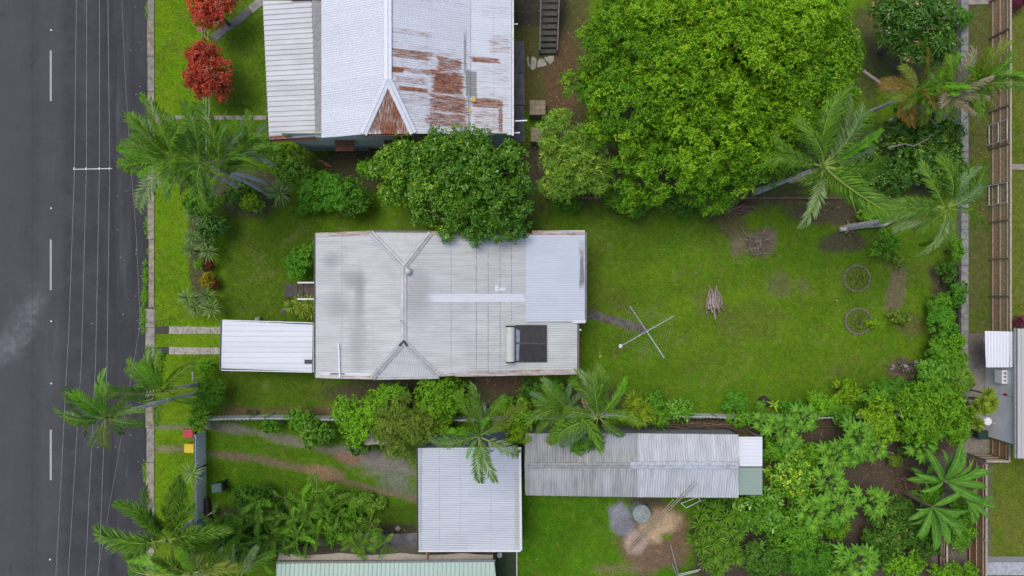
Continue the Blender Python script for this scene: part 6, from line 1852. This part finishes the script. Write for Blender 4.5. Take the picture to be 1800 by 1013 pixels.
banana('banana plant with wide leaves reaching over the brown fence', (1662, 846, 3.4), [(75, 70, 1, 20), (88, 80, 0, 30), (60, 60, 1, 15), (10, 82, 1, 10), (350, 80, 1, 5), (335, 85, 1, 5), (30, 60, 1, 15), (165, 60, 1, 15), (200, 50, 1, 10), (320, 70, 2, 0), (50, 62, 1, 20), (135, 40, 0, 40), (0, 60, 2, 5), (100, 58, 1, 15), (118, 66, 1, 10), (22, 76, 2, 10), (180, 66, 2, 5), (342, 66, 2, 0), (68, 78, 1, 10)])
banana('banana plant with drooping leaves near the bottom right', (1640, 892, 3.2), [(245, 62, 1, 5), (275, 82, 1, 5), (290, 74, 1, 10), (310, 80, 1, 5), (225, 55, 2, 0), (330, 70, 1, 10), (0, 60, 1, 15), (180, 34, 1, 20), (260, 40, 0, 45), (30, 55, 1, 20), (255, 70, 2, 5), (300, 60, 2, 5), (345, 66, 2, 5), (210, 50, 1, 10), (320, 50, 1, 25)])
banana('small banana plant on the bare soil beside dry leaves', (1628, 838, 2.0), [(100, 26, 0, 40), (150, 34, 1, 20), (60, 40, 1, 20), (280, 28, 1, 10), (200, 30, 2, 5)])
banana('young banana plant with leaves on the brown fence palings', (1700, 880, 3.0), [(340, 56, 1, 10), (320, 50, 1, 10), (15, 46, 1, 15), (290, 60, 2, 0), (300, 40, 1, 10), (60, 40, 1, 20)])
# ------------------------------------------------------------------ power lines
WIRE = plain('wire', (0.33, 0.33, 0.33), 0.6, 0.2, bump=0)
def wire(label, pts, r=0.0125, name='power_line', group='overhead power lines', sag=0.0, mat=None):
    ps = []
    for (a, b) in zip(pts[:-1], pts[1:]):
        A, B = P(*a), P(*b)
        for i in range(12):
            f = i / 12
            q = A.lerp(B, f)
            q.z -= sag * 4 * f * (1 - f)
            ps.append(q)
    ps.append(P(*pts[-1]))
    return tag(MB().tube(ps, r, 5).build(name, mat or WIRE), label, 'power line', group)
wire('overhead power line nearest the lane dashes', [(135, -60, 8.2), (131, 297, 8.0), (122, 560, 8.0), (95, 1075, 8.2)])
wire('second overhead power line from the lane dashes', [(152.5, -60, 8.2), (152, 297, 8.0), (143, 640, 8.0), (116, 1075, 8.2)])
wire('third overhead power line from the lane dashes', [(175, -60, 8.2), (175, 297, 8.0), (168, 640, 8.0), (147, 1075, 8.2)])
wire('fourth overhead power line, last of the thick parallel wires', [(189, -60, 8.2), (193, 297, 8.0), (188, 640, 8.0), (171, 1075, 8.2)])
wire('thin bent cable nearest the kerb', [(212, -60, 6.4), (219, 120, 6.3), (228, 260, 6.2), (240, 420, 6.1), (246.5, 570, 6.0), (231, 660, 6.0), (203, 830, 6.1), (160, 1075, 6.4)], 0.011)
wire('thin service cable crossing the verge to the spiky plants', [(246.5, 570, 6.0), (340, 554, 4.4), (556, 525, 3.5)], 0.008, mat=plain('black_cable', (0.04, 0.04, 0.04), 0.6, bump=0), sag=0.25)
a, b = P(129, 298, 8.03), P(197, 296.5, 8.03)
o = thing('line_spreader', 'short spreader bar holding the four power lines apart', 'spreader', (a.x, a.y, 8.0))
MB().beam(a, b, 0.04, 0.04).build('bar', GREYMETAL, o)
for x in (131, 152, 175, 193):
    q = P(x, 297, 8.03)
    MB().beam(q + Vector((0, 0.06, 0)), q - Vector((0, 0.06, 0)), 0.06, 0.09).build('clamp', GREYMETAL, o)
for i, (x, lab) in enumerate(((357, 'left thin white wire between the red tree and the palms'), (362, 'middle thin white wire between the red tree and the palms'), (367.5, 'right thin white wire between the red tree and the palms'))):
    wire(lab, [(x - 3, 20, 2.3), (x, 180, 2.4), (x + 1, 330, 2.3)], 0.012, name='service_wire', group='thin service wires', mat=plain('white_wire', (0.6, 0.6, 0.58), 0.5, bump=0))

# letterbox
c = P(352, 52, 1.1)
o = thing('letterbox', 'small white letterbox on a post between the red trees', 'letterbox', (c.x, c.y, 0))
MB().beam((c.x, c.y, 0), (c.x, c.y, 0.95), 0.06, 0.06).build('post', TIMBER, o)
MB().box((c.x, c.y, 1.05), (0.3, 0.2, 0.2)).build('box', WHITE, o)
MB().hexa([(c.x - .17, c.y - .12, 1.152), (c.x + .17, c.y - .12, 1.152), (c.x + .17, c.y + .12, 1.152), (c.x - .17, c.y + .12, 1.152), (c.x - .15, c.y - .01, 1.22), (c.x + .15, c.y - .01, 1.22), (c.x + .15, c.y + .01, 1.22), (c.x - .15, c.y + .01, 1.22)]).build('roof', plain('red_lid', (0.4, 0.12, 0.1), 0.6), o)
c = P(355, 663)
o = thing('garden_post', 'thin pale post with a side arm below the carport shrub', 'post', (c.x, c.y, 0))
MB().tube([(c.x, c.y, 0), (c.x, c.y, 1.3)], 0.03).build('upright', WHITE, o)
MB().tube([(c.x, c.y + .004, 1.25), (c.x - 0.05, c.y + 0.5, 1.2)], 0.025).build('arm', WHITE, o)

# manhole and meter box by the carport
c = P(498, 547)
o = thing('drain_cover', 'small round dark drain cover on the front lawn', 'drain cover', (c.x, c.y, 0))
MB().lathe((c.x, c.y, 0.0), [(0.13, 0), (0.13, 0.05), (0.11, 0.055)], 14).build('lid', plain('drain_lid', (0.09, 0.085, 0.08), 0.8), o)
MB().lathe((c.x, c.y, -0.01), [(0.17, 0), (0.17, 0.045), (0.132, 0.045)], 14).build('collar', CONCRETE_DARK, o)
c = P(452, 561, 0.4)
o = thing('tap_stand', 'small grey tap box at the upper side of the carport', 'tap', (c.x, c.y, 0))
MB().box((c.x, c.y, 0.2), (0.28, 0.22, 0.4)).build('box', CONCRETE, o)
MB().tube([(c.x, c.y, 0.4), (c.x, c.y, 0.6), (c.x + 0.08, c.y, 0.62)], 0.02).build('tap', GREYMETAL, o)

# ------------------------------------------------------------------ clothes hoist
hc = P(1137.5, 583, 2.15)
o = thing('clothes_hoist', 'rotary clothes hoist with four arms on the back lawn', 'clothes hoist', (hc.x, hc.y, 0))
STEEL = plain('galvanised_tube', (0.52, 0.53, 0.54), 0.45, 0.3, amt=0.2)
MB().tube([(hc.x, hc.y, 0), (hc.x, hc.y, 1.1), (hc.x, hc.y, 1.12), (hc.x, hc.y, 2.2)], [0.04, 0.04, 0.032, 0.032], 10).build('mast', STEEL, o)
MB().lathe((hc.x, hc.y, 1.95), [(0.06, 0), (0.08, 0.05), (0.08, 0.2), (0.05, 0.27)], 10).build('hub', STEEL, o)
ends = [P(1107, 538, 2.2), P(1185, 555.5, 2.2), P(1168, 630, 2.2), P(1091, 608.5, 2.2)]
for e in ends:
    MB().tube([(hc.x, hc.y, 2.1), e], 0.026, 8).build('arm', STEEL, o)
    MB().tube([(hc.x, hc.y, 1.55), Vector((hc.x, hc.y, 2.1)).lerp(e, 0.45)], 0.014, 6).build('brace', STEEL, o)
LINE = plain('line_wire', (0.36, 0.42, 0.30), 0.6, bump=0)
for f in (0.35, 0.5, 0.64, 0.77, 0.88, 0.98):
    ps = [Vector((hc.x, hc.y, 2.13)).lerp(e, f) for e in ends]
    m = MB()
    for i in range(4):
        m.tube([ps[i], (ps[i] + ps[(i + 1) % 4]) / 2 - Vector((0, 0, 0.03)), ps[(i + 1) % 4]], 0.0038, 4)
    m.build('clothes_line', LINE, o)
e = ends[3]
pg = thing('peg_basket', 'small white peg basket hanging at the end of a hoist arm', 'basket', (e.x, e.y, 1.95))
MB().lathe((e.x, e.y, 1.98), [(0.07, 0), (0.11, 0.1), (0.115, 0.22), (0.095, 0.23)], 12).build('bowl', WHITE, pg)
MB().tube([(e.x - .1, e.y, 2.2), (e.x, e.y, 2.28), (e.x + .1, e.y, 2.2)], 0.012).build('handle', WHITE, pg)

# ------------------------------------------------------------------ round garden beds
EDGE = plain('terracotta_edging', (0.20, 0.19, 0.12), 0.9, scale=8, amt=0.35)
for (x, y, r, lab) in ((1505, 489.5, 22.5, 'upper of the two round edged beds on the back lawn'), (1507, 564.5, 22.5, 'lower of the two round edged beds on the back lawn')):
    c = P(x, y)
    o = thing('garden_bed', lab, 'garden bed', c, 'round garden beds')
    rr_ = r * S
    n = 26
    for i in range(n):
        a = 2 * math.pi * i / n
        rz = a + math.pi / 2
        MB().box((c.x + rr_ * math.cos(a), c.y + rr_ * math.sin(a), 0.04 + random.uniform(-.012, .012)), (2 * math.pi * rr_ / n * 0.9, 0.12, 0.15), rz + random.uniform(-.06, .06)).build('edging_brick', EDGE, o)
    m = MB()
    m.lathe((c.x, c.y, 0.0), [(rr_ * 0.95, 0.035), (rr_ * 0.5, 0.06), (0.02, 0.075)], 24)
    m.build('soil', plain('weedy_soil', (0.11, 0.155, 0.018), 0.95, scale=5, amt=0.3, grime=(0.12, 0.11, 0.04)), o)
    m = MB()
    for i in range(7):
        a = random.random() * 6.28
        l = random.uniform(0.15, 0.32)
        m.tube([(c.x, c.y, 0.05), (c.x + math.cos(a) * l * .4, c.y + math.sin(a) * l * .4, l * 1.0), (c.x + math.cos(a) * l, c.y + math.sin(a) * l, l * 1.3)], [0.03, 0.02, 0.008], 5)
    m.build('cut_stem', plain('cut_stem', (0.12, 0.10, 0.08), 0.9), o)
    rng = np.random.default_rng(int(y))
    pos, d, nr_, L_1, W_1, cc = dome([((c.x + .08, c.y - .03, 0.12), (0.62, 0.6, 0.14))], 0.12, (0.10, 0.05), G['olive'], 0.30, rng, 6)
    add_part('foliage', leaves_mesh('foliage', pos, d, nr_, L_1, W_1, cc, LEAF, tuple(c)), o)

# ------------------------------------------------------------------ stick, wood and rubbish heaps
def stick_heap(name, label, cat, px, py, rx, ry, n, L, r, cols, ang=None, hgt=0.25, spread=0.5, group=None):
    """A heap of branches; every branch a part of the heap."""
    c = P(px, py)
    o = thing(name, label, cat, c, group)
    rg = random.Random(px * 7 + py)
    ms = [plain('stick_%s_%d' % (name, i), q, 0.9, scale=6, amt=0.45) for i, q in enumerate(cols)]
    for i in range(n):
        x, y = rg.gauss(0, 0.45) * rx * S, rg.gauss(0, 0.45) * ry * S
        a = rg.uniform(0, math.pi) if ang is None else R(ang) + rg.gauss(0, spread)
        l = L * rg.uniform(0.5, 1.1)
        z = 0.03 + rg.random() * hgt
        d = Vector((math.cos(a), math.sin(a), rg.uniform(-.12, .12))) * l / 2
        p = Vector((c.x + x, c.y + y, z))
        k = rg.uniform(0.6, 1.2) * r
        q1, q2 = p - d, p + d
        q1.z, q2.z = max(0.02, q1.z), max(0.02, q2.z)
        bend = Vector((-d.y, d.x, 0)) * rg.uniform(-.25, .25)
        MB().tube([q1, p + bend, q2], [k, k * 0.85, k * 0.5], 5).build('branch', rg.choice(ms), o)
    return o
BR = [(0.20, 0.15, 0.11), (0.14, 0.10, 0.075), (0.28, 0.22, 0.165)]
stick_heap('branch_heap', 'scattered brown branch heap on bare ground in the back lawn', 'branch heap', 1331, 430, 24, 20, 90, 0.7, 0.022, [(0.30, 0.24, 0.18), (0.20, 0.15, 0.11), (0.38, 0.32, 0.25)])
stick_heap('wood_pile', 'pointed pile of split grey palm wood on the back lawn', 'wood pile', 1253, 530, 12, 15, 54, 1.1, 0.055, [(0.40, 0.33, 0.27), (0.28, 0.22, 0.175), (0.46, 0.40, 0.34)], ang=100, spread=0.22, hgt=0.3)
stick_heap('dead_frond_heap', 'heap of reddish dead palm fronds under the mango', 'frond heap', 1300, 366, 22, 10, 48, 1.2, 0.035, [(0.27, 0.15, 0.10), (0.20, 0.12, 0.085), (0.33, 0.23, 0.17)], ang=10, spread=0.35, hgt=0.3)
stick_heap('stick_pile', 'long pile of brown sticks between the white fence and the shed', 'stick pile', 1245, 740, 95, 5, 150, 2.6, 0.026, [(0.17, 0.115, 0.075), (0.23, 0.165, 0.11), (0.12, 0.085, 0.06)], ang=-2, spread=0.05, hgt=1.35)
stick_heap('stick_pile', 'shorter pile of brown sticks against the white fence, farther right', 'stick pile', 1462, 742, 26, 6, 40, 1.6, 0.024, [(0.17, 0.115, 0.075), (0.23, 0.165, 0.11)], ang=-3, spread=0.12, hgt=0.35)
stick_heap('trunk_debris', 'chopped palm trunk pieces at the foot of the leaning right palm', 'debris', 1495, 398, 18, 9, 20, 0.6, 0.06, [(0.36, 0.27, 0.18), (0.22, 0.17, 0.13), (0.30, 0.24, 0.18)], hgt=0.2)
stick_heap('rubble_heap', 'heap of roots and rubble near the rear corner of the lawn', 'rubble heap', 1590, 646, 22, 12, 34, 0.7, 0.035, [(0.17, 0.13, 0.10), (0.26, 0.23, 0.20), (0.12, 0.09, 0.07)], hgt=0.18)
stick_heap('dead_leaf_heap', 'heap of dry brown banana leaves on the bare soil', 'leaf heap', 1605, 848, 22, 20, 46, 1.1, 0.045, [(0.22, 0.13, 0.075), (0.15, 0.095, 0.06), (0.30, 0.20, 0.12)], ang=-35, spread=0.5, hgt=0.3)
stick_heap('branch_heap', 'pale dead branches beside the white crate', 'branch heap', 1575, 802, 14, 12, 22, 1.1, 0.02, [(0.30, 0.24, 0.16), (0.22, 0.17, 0.11)], ang=-40, spread=0.4, hgt=0.3)
stick_heap('branch_heap', 'thin grey dead branches among the bottom bushes', 'branch heap', 1335, 1000, 18, 12, 22, 1.2, 0.02, [(0.30, 0.22, 0.16), (0.24, 0.2, 0.16)], hgt=2.3)
stick_heap('branch_heap', 'bare grey twigs at the lawn side of the mango skirt', 'branch heap', 1092, 345, 20, 10, 26, 1.0, 0.014, [(0.30, 0.29, 0.26), (0.24, 0.22, 0.19)], hgt=2.0)
stick_heap('branch_heap', 'loose twigs on the bare soil beside the papayas', 'branch heap', 1470, 850, 60, 18, 30, 1.0, 0.014, [(0.2, 0.155, 0.11), (0.13, 0.1, 0.075)], hgt=0.05)
stick_heap('dead_frond_heap', 'grey dry fronds in the lower left bed', 'frond heap', 630, 905, 22, 12, 40, 0.8, 0.018, [(0.2, 0.15, 0.11), (0.27, 0.22, 0.17)], hgt=0.4)

ROCK = [plain('rock_pale', (0.36, 0.36, 0.35), 0.9, scale=6), plain('rock_tan', (0.33, 0.26, 0.18), 0.9, scale=6)]
def rock(label, px, py, r, mt, h=None, name='rock', group=None):
    rg = np.random.default_rng(int(px * 3 + py))
    c = P(px, py)
    rr_ = r * S
    m = MB()
    V, n = [], 8
    prof = [(1.0, 0.0), (1.05, 0.3), (0.8, 0.7), (0.35, 0.95)]
    k = (h or rr_ * 1.0)
    vs = []
    for pr, pz in prof:
        for i in range(n):
            a = 2 * math.pi * i / n
            q = pr * rr_ * rg.uniform(0.78, 1.18)
            vs.append((c.x + q * math.cos(a), c.y + q * math.sin(a), pz * k * rg.uniform(0.85, 1.1) - 0.02))
    fs = [(i * n + j, i * n + (j + 1) % n, (i + 1) * n + (j + 1) % n, (i + 1) * n + j) for i in range(3) for j in range(n)] + [tuple(3 * n + j for j in range(n))]
    m.add(vs, fs)
    return tag(m.build(name, mt), label, 'rock', group)
rock('round tan boulder at the top of the lower left bed', 486, 876, 9, ROCK[1])
rock('pale grey rock at the left of the rubble heap', 1569, 646, 4.5, ROCK[0])
rock('larger pale grey rock in the middle of the rubble heap', 1592, 645, 6, ROCK[0])
rock('pale grey rock at the right of the rubble heap', 1610, 638, 4.5, ROCK[0])
rock('tan cut stump on the bare ground near the right palm', 1479, 402, 5, ROCK[1])
rock('small tan stone on the lawn near the grey house', 1055, 627, 3, plain('yellow_stone', (0.5, 0.38, 0.12), 0.8), h=0.06)
rock('grey stone beside the small patio palm', 700, 929, 5, ROCK[0])

c = P(1345, 707, 0.3)
o = thing('stump', 'dark hollow stump at the lower edge of the back lawn', 'stump', (c.x, c.y, 0))
MB().lathe((c.x, c.y, -0.02), [(0.36, 0), (0.32, 0.25), (0.30, 0.42), (0.24, 0.43), (0.20, 0.28), (0.02, 0.26)], 14).build('bark', DARKTIMBER, o)
MB().beam((c.x + .1, c.y - .1, 0.12), (c.x + .75, c.y - .25, 0.2), 0.14, 0.14).build('root', plain('pale_root', (0.3, 0.25, 0.19), 0.9), o)
c = P(441, 730, 0.4)
o = thing('log', 'short dark log leaning on the metal fence', 'log', (c.x, c.y, 0))
MB().tube([(c.x - .3, c.y + .15, 0.12), (c.x + .25, c.y + .2, 0.5)], 0.12, 10).build('bark', DARKTIMBER, o)
MB().tube([(c.x + .25, c.y + .2, 0.5), (c.x + .26, c.y + .2, 0.51)], 0.105, 10).build('cut_end', TIMBER, o)

# fallen leaf-sheath under the rusty house wall
pts = [P(560, 283), P(572, 288), P(584, 293)]
m = MB()
vs = []
for i, f in enumerate((0, .25, .5, .75, 1)):
    q = P(559 + 26 * f, 282 + 12 * f)
    w = 0.14 * math.sin(math.pi * (0.12 + f * 0.8))
    vs += [(q.x - w * .4, q.y + w, 0.10), (q.x, q.y, 0.03), (q.x + w * .4, q.y - w, 0.10)]
m.add(vs, [(i * 3 + j, i * 3 + j + 1, i * 3 + j + 4, i * 3 + j + 3) for i in range(4) for j in range(2)])
tag(m.build('palm_sheath', plain('palm_sheath', (0.42, 0.22, 0.10), 0.7)), 'fallen orange-brown palm sheath below the rusty house wall', 'palm sheath')
stick_heap('dead_frond_heap', 'dry grey frond lying along the rusty house wall', 'frond heap', 610, 272, 26, 4, 16, 1.3, 0.012, [(0.2, 0.15, 0.11), (0.26, 0.2, 0.15)], ang=8, spread=0.12, hgt=0.1)

# grey fallen branches over the dark tree at right
DB = plain('dead_branch', (0.30, 0.265, 0.22), 0.9, scale=8)
tag(MB().tube([P(1517, 125, 3.6), P(1560, 155, 3.7), P(1600, 180, 3.8), P(1650, 200, 3.7), P(1697, 222, 3.5)], [0.10, 0.08, 0.06, 0.04, 0.02], 8).build('dead_branch', DB), 'long bare grey branch above the dark sprawling tree', 'branch', 'bare grey branches at right')
tag(MB().tube([P(1560, 157, 3.55), P(1590, 180, 3.6), P(1622, 196, 3.6), P(1648, 222, 3.4)], [0.07, 0.06, 0.045, 0.02], 8).build('dead_branch', DB), 'shorter bare grey branch just below the long one', 'branch', 'bare grey branches at right')
tag(MB().tube([P(1560, 260, 3.8), P(1590, 253, 3.9), P(1606, 257, 3.9), P(1630, 245, 3.9), P(1640, 235, 3.7)], [0.05, 0.045, 0.04, 0.03, 0.015], 6).build('dead_branch', DB), 'curved thin branch across the dark sprawling tree', 'branch', 'bare grey branches at right')
tag(MB().tube([P(1476, 404, 0.25), P(1510, 399, 0.3), P(1555, 396, 0.35), P(1578, 385, 0.5)], [0.14, 0.12, 0.1, 0.04], 8).build('fallen_trunk', PALM_BARK), 'fallen grey trunk lying at the citrus bush', 'trunk')

# incinerator drum, ash, poles and aerial by the shed
c = P(1128, 904, 0.9)
o = thing('drum', 'round pale green drum with tangled wire on its lid', 'drum', (c.x, c.y, 0))
r_ = 16.5 * kk(0.9)
MB().lathe((c.x, c.y, 0), [(r_ * .96, 0), (r_, 0.04), (r_ * .98, 0.3), (r_, 0.33), (r_ * .98, 0.6), (r_, 0.63), (r_ * .98, 0.85), (r_ * .95, 0.88), (r_ * 0.9, 0.86), (0.01, 0.87)], 28).build('shell', plain('pale_green_steel', (0.30, 0.36, 0.35), 0.6, amt=0.3), o)
rg = random.Random(4)
for i in range(14):
    a = rg.uniform(0, 6.28)
    q = Vector((c.x + rg.uniform(-.25, .25), c.y + rg.uniform(-.25, .25), 0.93 + rg.random() * 0.06))
    d = Vector((math.cos(a), math.sin(a), 0)) * 0.24
    MB().tube([q - d, q + Vector((0, 0, .03)), q + d], 0.016, 5).build('wire', plain('pale_wire', (0.52, 0.56, 0.54), 0.5), o)
BAM = plain('bamboo', (0.40, 0.32, 0.21), 0.7, scale=5, amt=0.35)
for i, ((x0, y0, h0), (x1, y1, h1), r) in enumerate((((1104, 967, 0.05), (1222, 846, 3.3), 0.035), ((1108, 966, 0.05), (1226, 850, 3.3), 0.03), ((1102, 975, 0.05), (1200, 872, 2.9), 0.025), ((1111, 960, 0.05), (1184, 878, 2.75), 0.045))):
    lab = ('longest bamboo pole leaning on the shed roof', 'bamboo pole resting just right of the longest one', 'thin bamboo pole at the lower left of the bundle', 'thick bamboo pole under the leaning bundle')[i]
    a, b = P(x0, y0, h0), P(x1, y1, h1)
    tag(MB().tube([a, a.lerp(b, 0.5) - Vector((0, 0, 0.08)), b], [r, r * 0.9, r * 0.6], 7).build('bamboo_pole', BAM), lab, 'pole', 'bamboo poles leaning on the shed')
o = thing('tv_aerial', 'thin metal aerial mast frame at the bottom beside the burnt patch', 'aerial', P(1188, 1005))
for (x0, y0, h0), (x1, y1, h1) in (((1192, 1010, 0.4), (1179, 958, 1.9)), ((1190, 1012, 0.4), (1182, 992, 1.0)), ((1192, 1010, 0.45), (1232, 1001, 0.6)), ((1192, 1013, 0.4), (1228, 1004, 0.5)), ((1189, 1012, 0.0), (1191, 1013, 1.2))):
    MB().tube([P(x0, y0, h0), P(x1, y1, h1)], 0.025, 6).build('rod', STEEL, o)
o = thing('glass_frame', 'small pale metal frame leaning at the shed eave', 'frame', P(1210, 885))
ps = [P(1197, 885, 0.3), P(1206, 893, 0.25), P(1232, 880, 0.9), P(1226, 874, 0.95)]
for i in range(4):
    MB().beam(ps[i], ps[(i + 1) % 4], 0.05, 0.04).build('bar', plain('pale_frame', (0.55, 0.58, 0.56), 0.5), o)
c = P(1566, 801, 0.4)
o = thing('crate', 'small white plastic crate among dead branches', 'crate', (c.x, c.y, 0))
for sx_, sy_, w_, d_ in ((-.14, 0, .02, .34), (.14, 0, .02, .34), (0, -.16, .26, .02), (0, .16, .26, .02)):
    MB().box((c.x + sx_, c.y + sy_, 0.2), (w_, d_, 0.36)).build('side', WHITE, o)
for s_ in (-.08, 0, .08):
    MB().box((c.x + s_, c.y, 0.03), (0.03, 0.31, 0.02)).build('slat', WHITE, o)
c = P(878, 977, 0.5)
o = thing('bucket', 'round white lidded bucket on the dark turf by the garage', 'bucket', (c.x, c.y, 0))
MB().lathe((c.x, c.y, 0.05), [(0.13, 0), (0.15, 0.36), (0.165, 0.36)], 18).build('body', WHITE, o)
MB().lathe((c.x, c.y, 0.412), [(0.168, 0), (0.168, 0.035), (0.15, 0.045)], 18).build('lid', WHITE, o)
a, b = P(908.5, 962), P(908.5, 1060)
o = thing('edging_board', 'thin white edging board beside the dark turf strip', 'edging', a)
MB().beam(a + Vector((0, 0, .09)), b + Vector((0, 0, .09)), 0.06, 0.18).build('board', WHITE, o)
for y in (968, 990, 1012):
    q = P(910.5, y)
    MB().beam(q, q + Vector((0, 0, .24)), 0.04, 0.04).build('peg', TIMBER, o)
for x in (790, 806, 826, 842):
    pass
POT = plain('pot', (0.23, 0.17, 0.12), 0.8)
for x, y, lab in ((820, 975, 'brown plant pot left of two behind the garage'), (834, 975, 'brown plant pot nearer the white bucket'), (523, 980, 'terracotta pot beside the patio and the cane palm')):
    c = P(x, y)
    o = thing('plant_pot', lab, 'pot', c)
    MB().lathe((c.x, c.y, 0.05), [(0.11, 0), (0.16, 0.28), (0.18, 0.28), (0.18, 0.32), (0.15, 0.32), (0.14, 0.26)], 14).build('pot', POT if x > 600 else plain('terracotta', (0.42, 0.15, 0.07), 0.8), o)
    MB().lathe((c.x, c.y, 0.05), [(0.14, 0.25), (0.05, 0.28)], 12).build('soil', DARKTIMBER, o)
c = P(367, 905, 0.4)
o = thing('mulch_bay', 'small timber and steel bay behind the dark green bin', 'bay', (c.x, c.y, 0))
MB().beam(P(360, 908) + Vector((0, 0, .3)), P(385, 893) + Vector((0, 0, .3)), 0.06, 0.5).build('panel', GREYMETAL, o)
MB().beam(P(364, 875) + Vector((0, 0, .2)), P(366, 905) + Vector((0, 0, .2)), 0.4, 0.35).build('mulch', plain('mulch', (0.10, 0.06, 0.04), 0.95), o)
# white tarp glimpsed under the olive tree
c = P(672, 757)
m = MB()
vs, fs = [], []
for i in range(7):
    for j in range(5):
        vs.append((c.x - .7 + i * .25, c.y - .4 + j * .2, 2.0 + 0.12 * math.sin(i * 1.7 + j) + 0.1 * math.cos(j * 2.1)))
for i in range(6):
    for j in range(4):
        fs.append((i * 5 + j, (i + 1) * 5 + j, (i + 1) * 5 + j + 1, i * 5 + j + 1))
m.add(vs, fs)
o = thing('tarp_shelter', 'pale crumpled tarp shelter glimpsed under the olive tree', 'shelter', c)
m.build('tarp', plain('pale_tarp', (0.5, 0.47, 0.40), 0.8), o, smooth=True)
for dx, dy in ((-.65, -.35), (.75, -.35), (-.65, .35), (.75, .35)):
    MB().beam((c.x + dx, c.y + dy, 0), (c.x + dx, c.y + dy, 1.95), 0.06, 0.06).build('post', TIMBER, o)

# ------------------------------------------------------------------ grass
def gcol_at(px, py):
    i = np.clip(((py - GY0) / GST).astype(int), 0, GC.shape[0] - 1)
    j = np.clip(((px - GX0) / GST).astype(int), 0, GC.shape[1] - 1)
    return GC[i, j], gz[i, j]
NB = 520000
bx = RNG.uniform(273, 1815, NB)
by = RNG.uniform(-12, 1025, NB)
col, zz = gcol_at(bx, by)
green = col[:, 1] / np.maximum(col[:, 0], 1e-4)
keep = green > 1.22
for (x0, y0, x1, y1) in ((465, -20, 890, 260), (560, 418, 1010, 640), (740, 790, 900, 950), (930, 770, 1330, 865), (1738, 585, 1830, 800), (490, 995, 870, 1030), (1679, -20, 1696, 610), (295, 572, 480, 625), (897, 70, 925, 250), (1728, 976, 1830, 1030),
                        (273, 192, 302, 220), (300, 202, 470, 213), (873, 955, 910, 1030), (738, 940, 870, 1000), (548, 934, 740, 1000)):
    keep &= ~((bx > x0) & (bx < x1) & (by > y0) & (by < y1))
keep &= ~((np.abs((by - 551) - (bx - 1028) * 0.28) < 11) & (bx > 1020) & (bx < 1138))
keep &= ~((np.abs((by - 68) + (bx - 375) * 0.85) < 14) & (bx > 370) & (bx < 470) & (by < 80))
keep &= RNG.random(NB) < np.clip((fbm(bx * S, by * S, 0.8, 44) - 0.18) * 2.2, 0.35, 1)
bx, by, col, zz = bx[keep], by[keep], col[keep], zz[keep]
n = len(bx)
X, Y = (bx - 900) * S, -(by - 506.5) * S
az = RNG.random(n) * 2 * math.pi
hgt = RNG.uniform(0.03, 0.075, n)
ln = RNG.uniform(0.03, 0.10, n)
wd = RNG.uniform(0.010, 0.024, n)
V = np.empty((n, 3, 3))
V[:, 0] = np.stack([X + np.sin(az) * wd, Y - np.cos(az) * wd, zz - 0.005], -1)
V[:, 1] = np.stack([X - np.sin(az) * wd, Y + np.cos(az) * wd, zz - 0.005], -1)
V[:, 2] = np.stack([X + np.cos(az) * ln, Y + np.sin(az) * ln, zz + hgt], -1)
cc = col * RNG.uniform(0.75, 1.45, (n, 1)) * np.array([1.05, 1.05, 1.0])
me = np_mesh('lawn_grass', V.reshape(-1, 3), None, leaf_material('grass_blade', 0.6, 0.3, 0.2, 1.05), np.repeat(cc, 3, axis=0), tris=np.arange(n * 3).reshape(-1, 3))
o = bpy.data.objects.new('lawn_grass', me)
o['kind'] = 'stuff'
o['label'] = 'short mown grass covering the lawns and verges'
COL.objects.link(o)

# grass tufts growing in the kerb joints
rng = np.random.default_rng(12)
lob = []
for (x, y, rx, ry) in ((252, 172, 5, 9), (258, 400, 3, 20), (255, 480, 3, 24), (254, 520, 5, 16), (251, 560, 3, 30), (254, 640, 4, 14), (256, 830, 4, 20), (256, 710, 3, 14), (258, 350, 2.5, 10), (257, 300, 2, 18), (258, 20, 2, 16), (268, 205, 3, 4), (262, 442, 3, 5)):
    p = P(x, y)
    lob.append(((p.x, p.y, -0.08), (rx * S, ry * S, 0.10)))
pos, d, nr_, L_1, W_1, cc = dome(lob, 0.07, (0.11, 0.025), G['bright'], 0.55, rng, 6)
o = bpy.data.objects.new('kerb_weeds', leaves_mesh('kerb_weeds', pos, d, nr_, L_1, W_1, cc, LEAF, (0, 0, 0)))
o['kind'] = 'stuff'
o['label'] = 'weeds growing out of the kerb joints'
COL.objects.link(o)

# fallen leaves and twigs on soil and lawn
NL = 5200
bx = RNG.uniform(273, 1735, NL)
by = RNG.uniform(0, 1013, NL)
col, zz = gcol_at(bx, by)
pr = np.where(col[:, 1] / np.maximum(col[:, 0], 1e-4) > 1.22, 0.10, 1.0)
keep = RNG.random(NL) < pr
bx, by, zz = bx[keep], by[keep], zz[keep]
n = len(bx)
az = RNG.random(n) * 6.283
pos = np.stack([(bx - 900) * S, -(by - 506.5) * S, zz + 0.035], -1)
d = np.stack([np.cos(az), np.sin(az), RNG.uniform(-.1, .3, n)], -1)
nr_ = np.tile(np.array([0, 0, 1.0]), (n, 1)) + RNG.normal(size=(n, 3)) * 0.3
u = RNG.random((n, 1))
cc = np.array([0.26, 0.17, 0.09]) * u + np.array([0.10, 0.07, 0.045]) * (1 - u)
o = bpy.data.objects.new('leaf_litter', leaves_mesh('leaf_litter', pos, d, nr_, RNG.uniform(.08, .2, n), RNG.uniform(.03, .07, n), cc, LEAF, (0, 0, 0)))
o['kind'] = 'stuff'
o['label'] = 'dry fallen leaves scattered on the soil'
COL.objects.link(o)
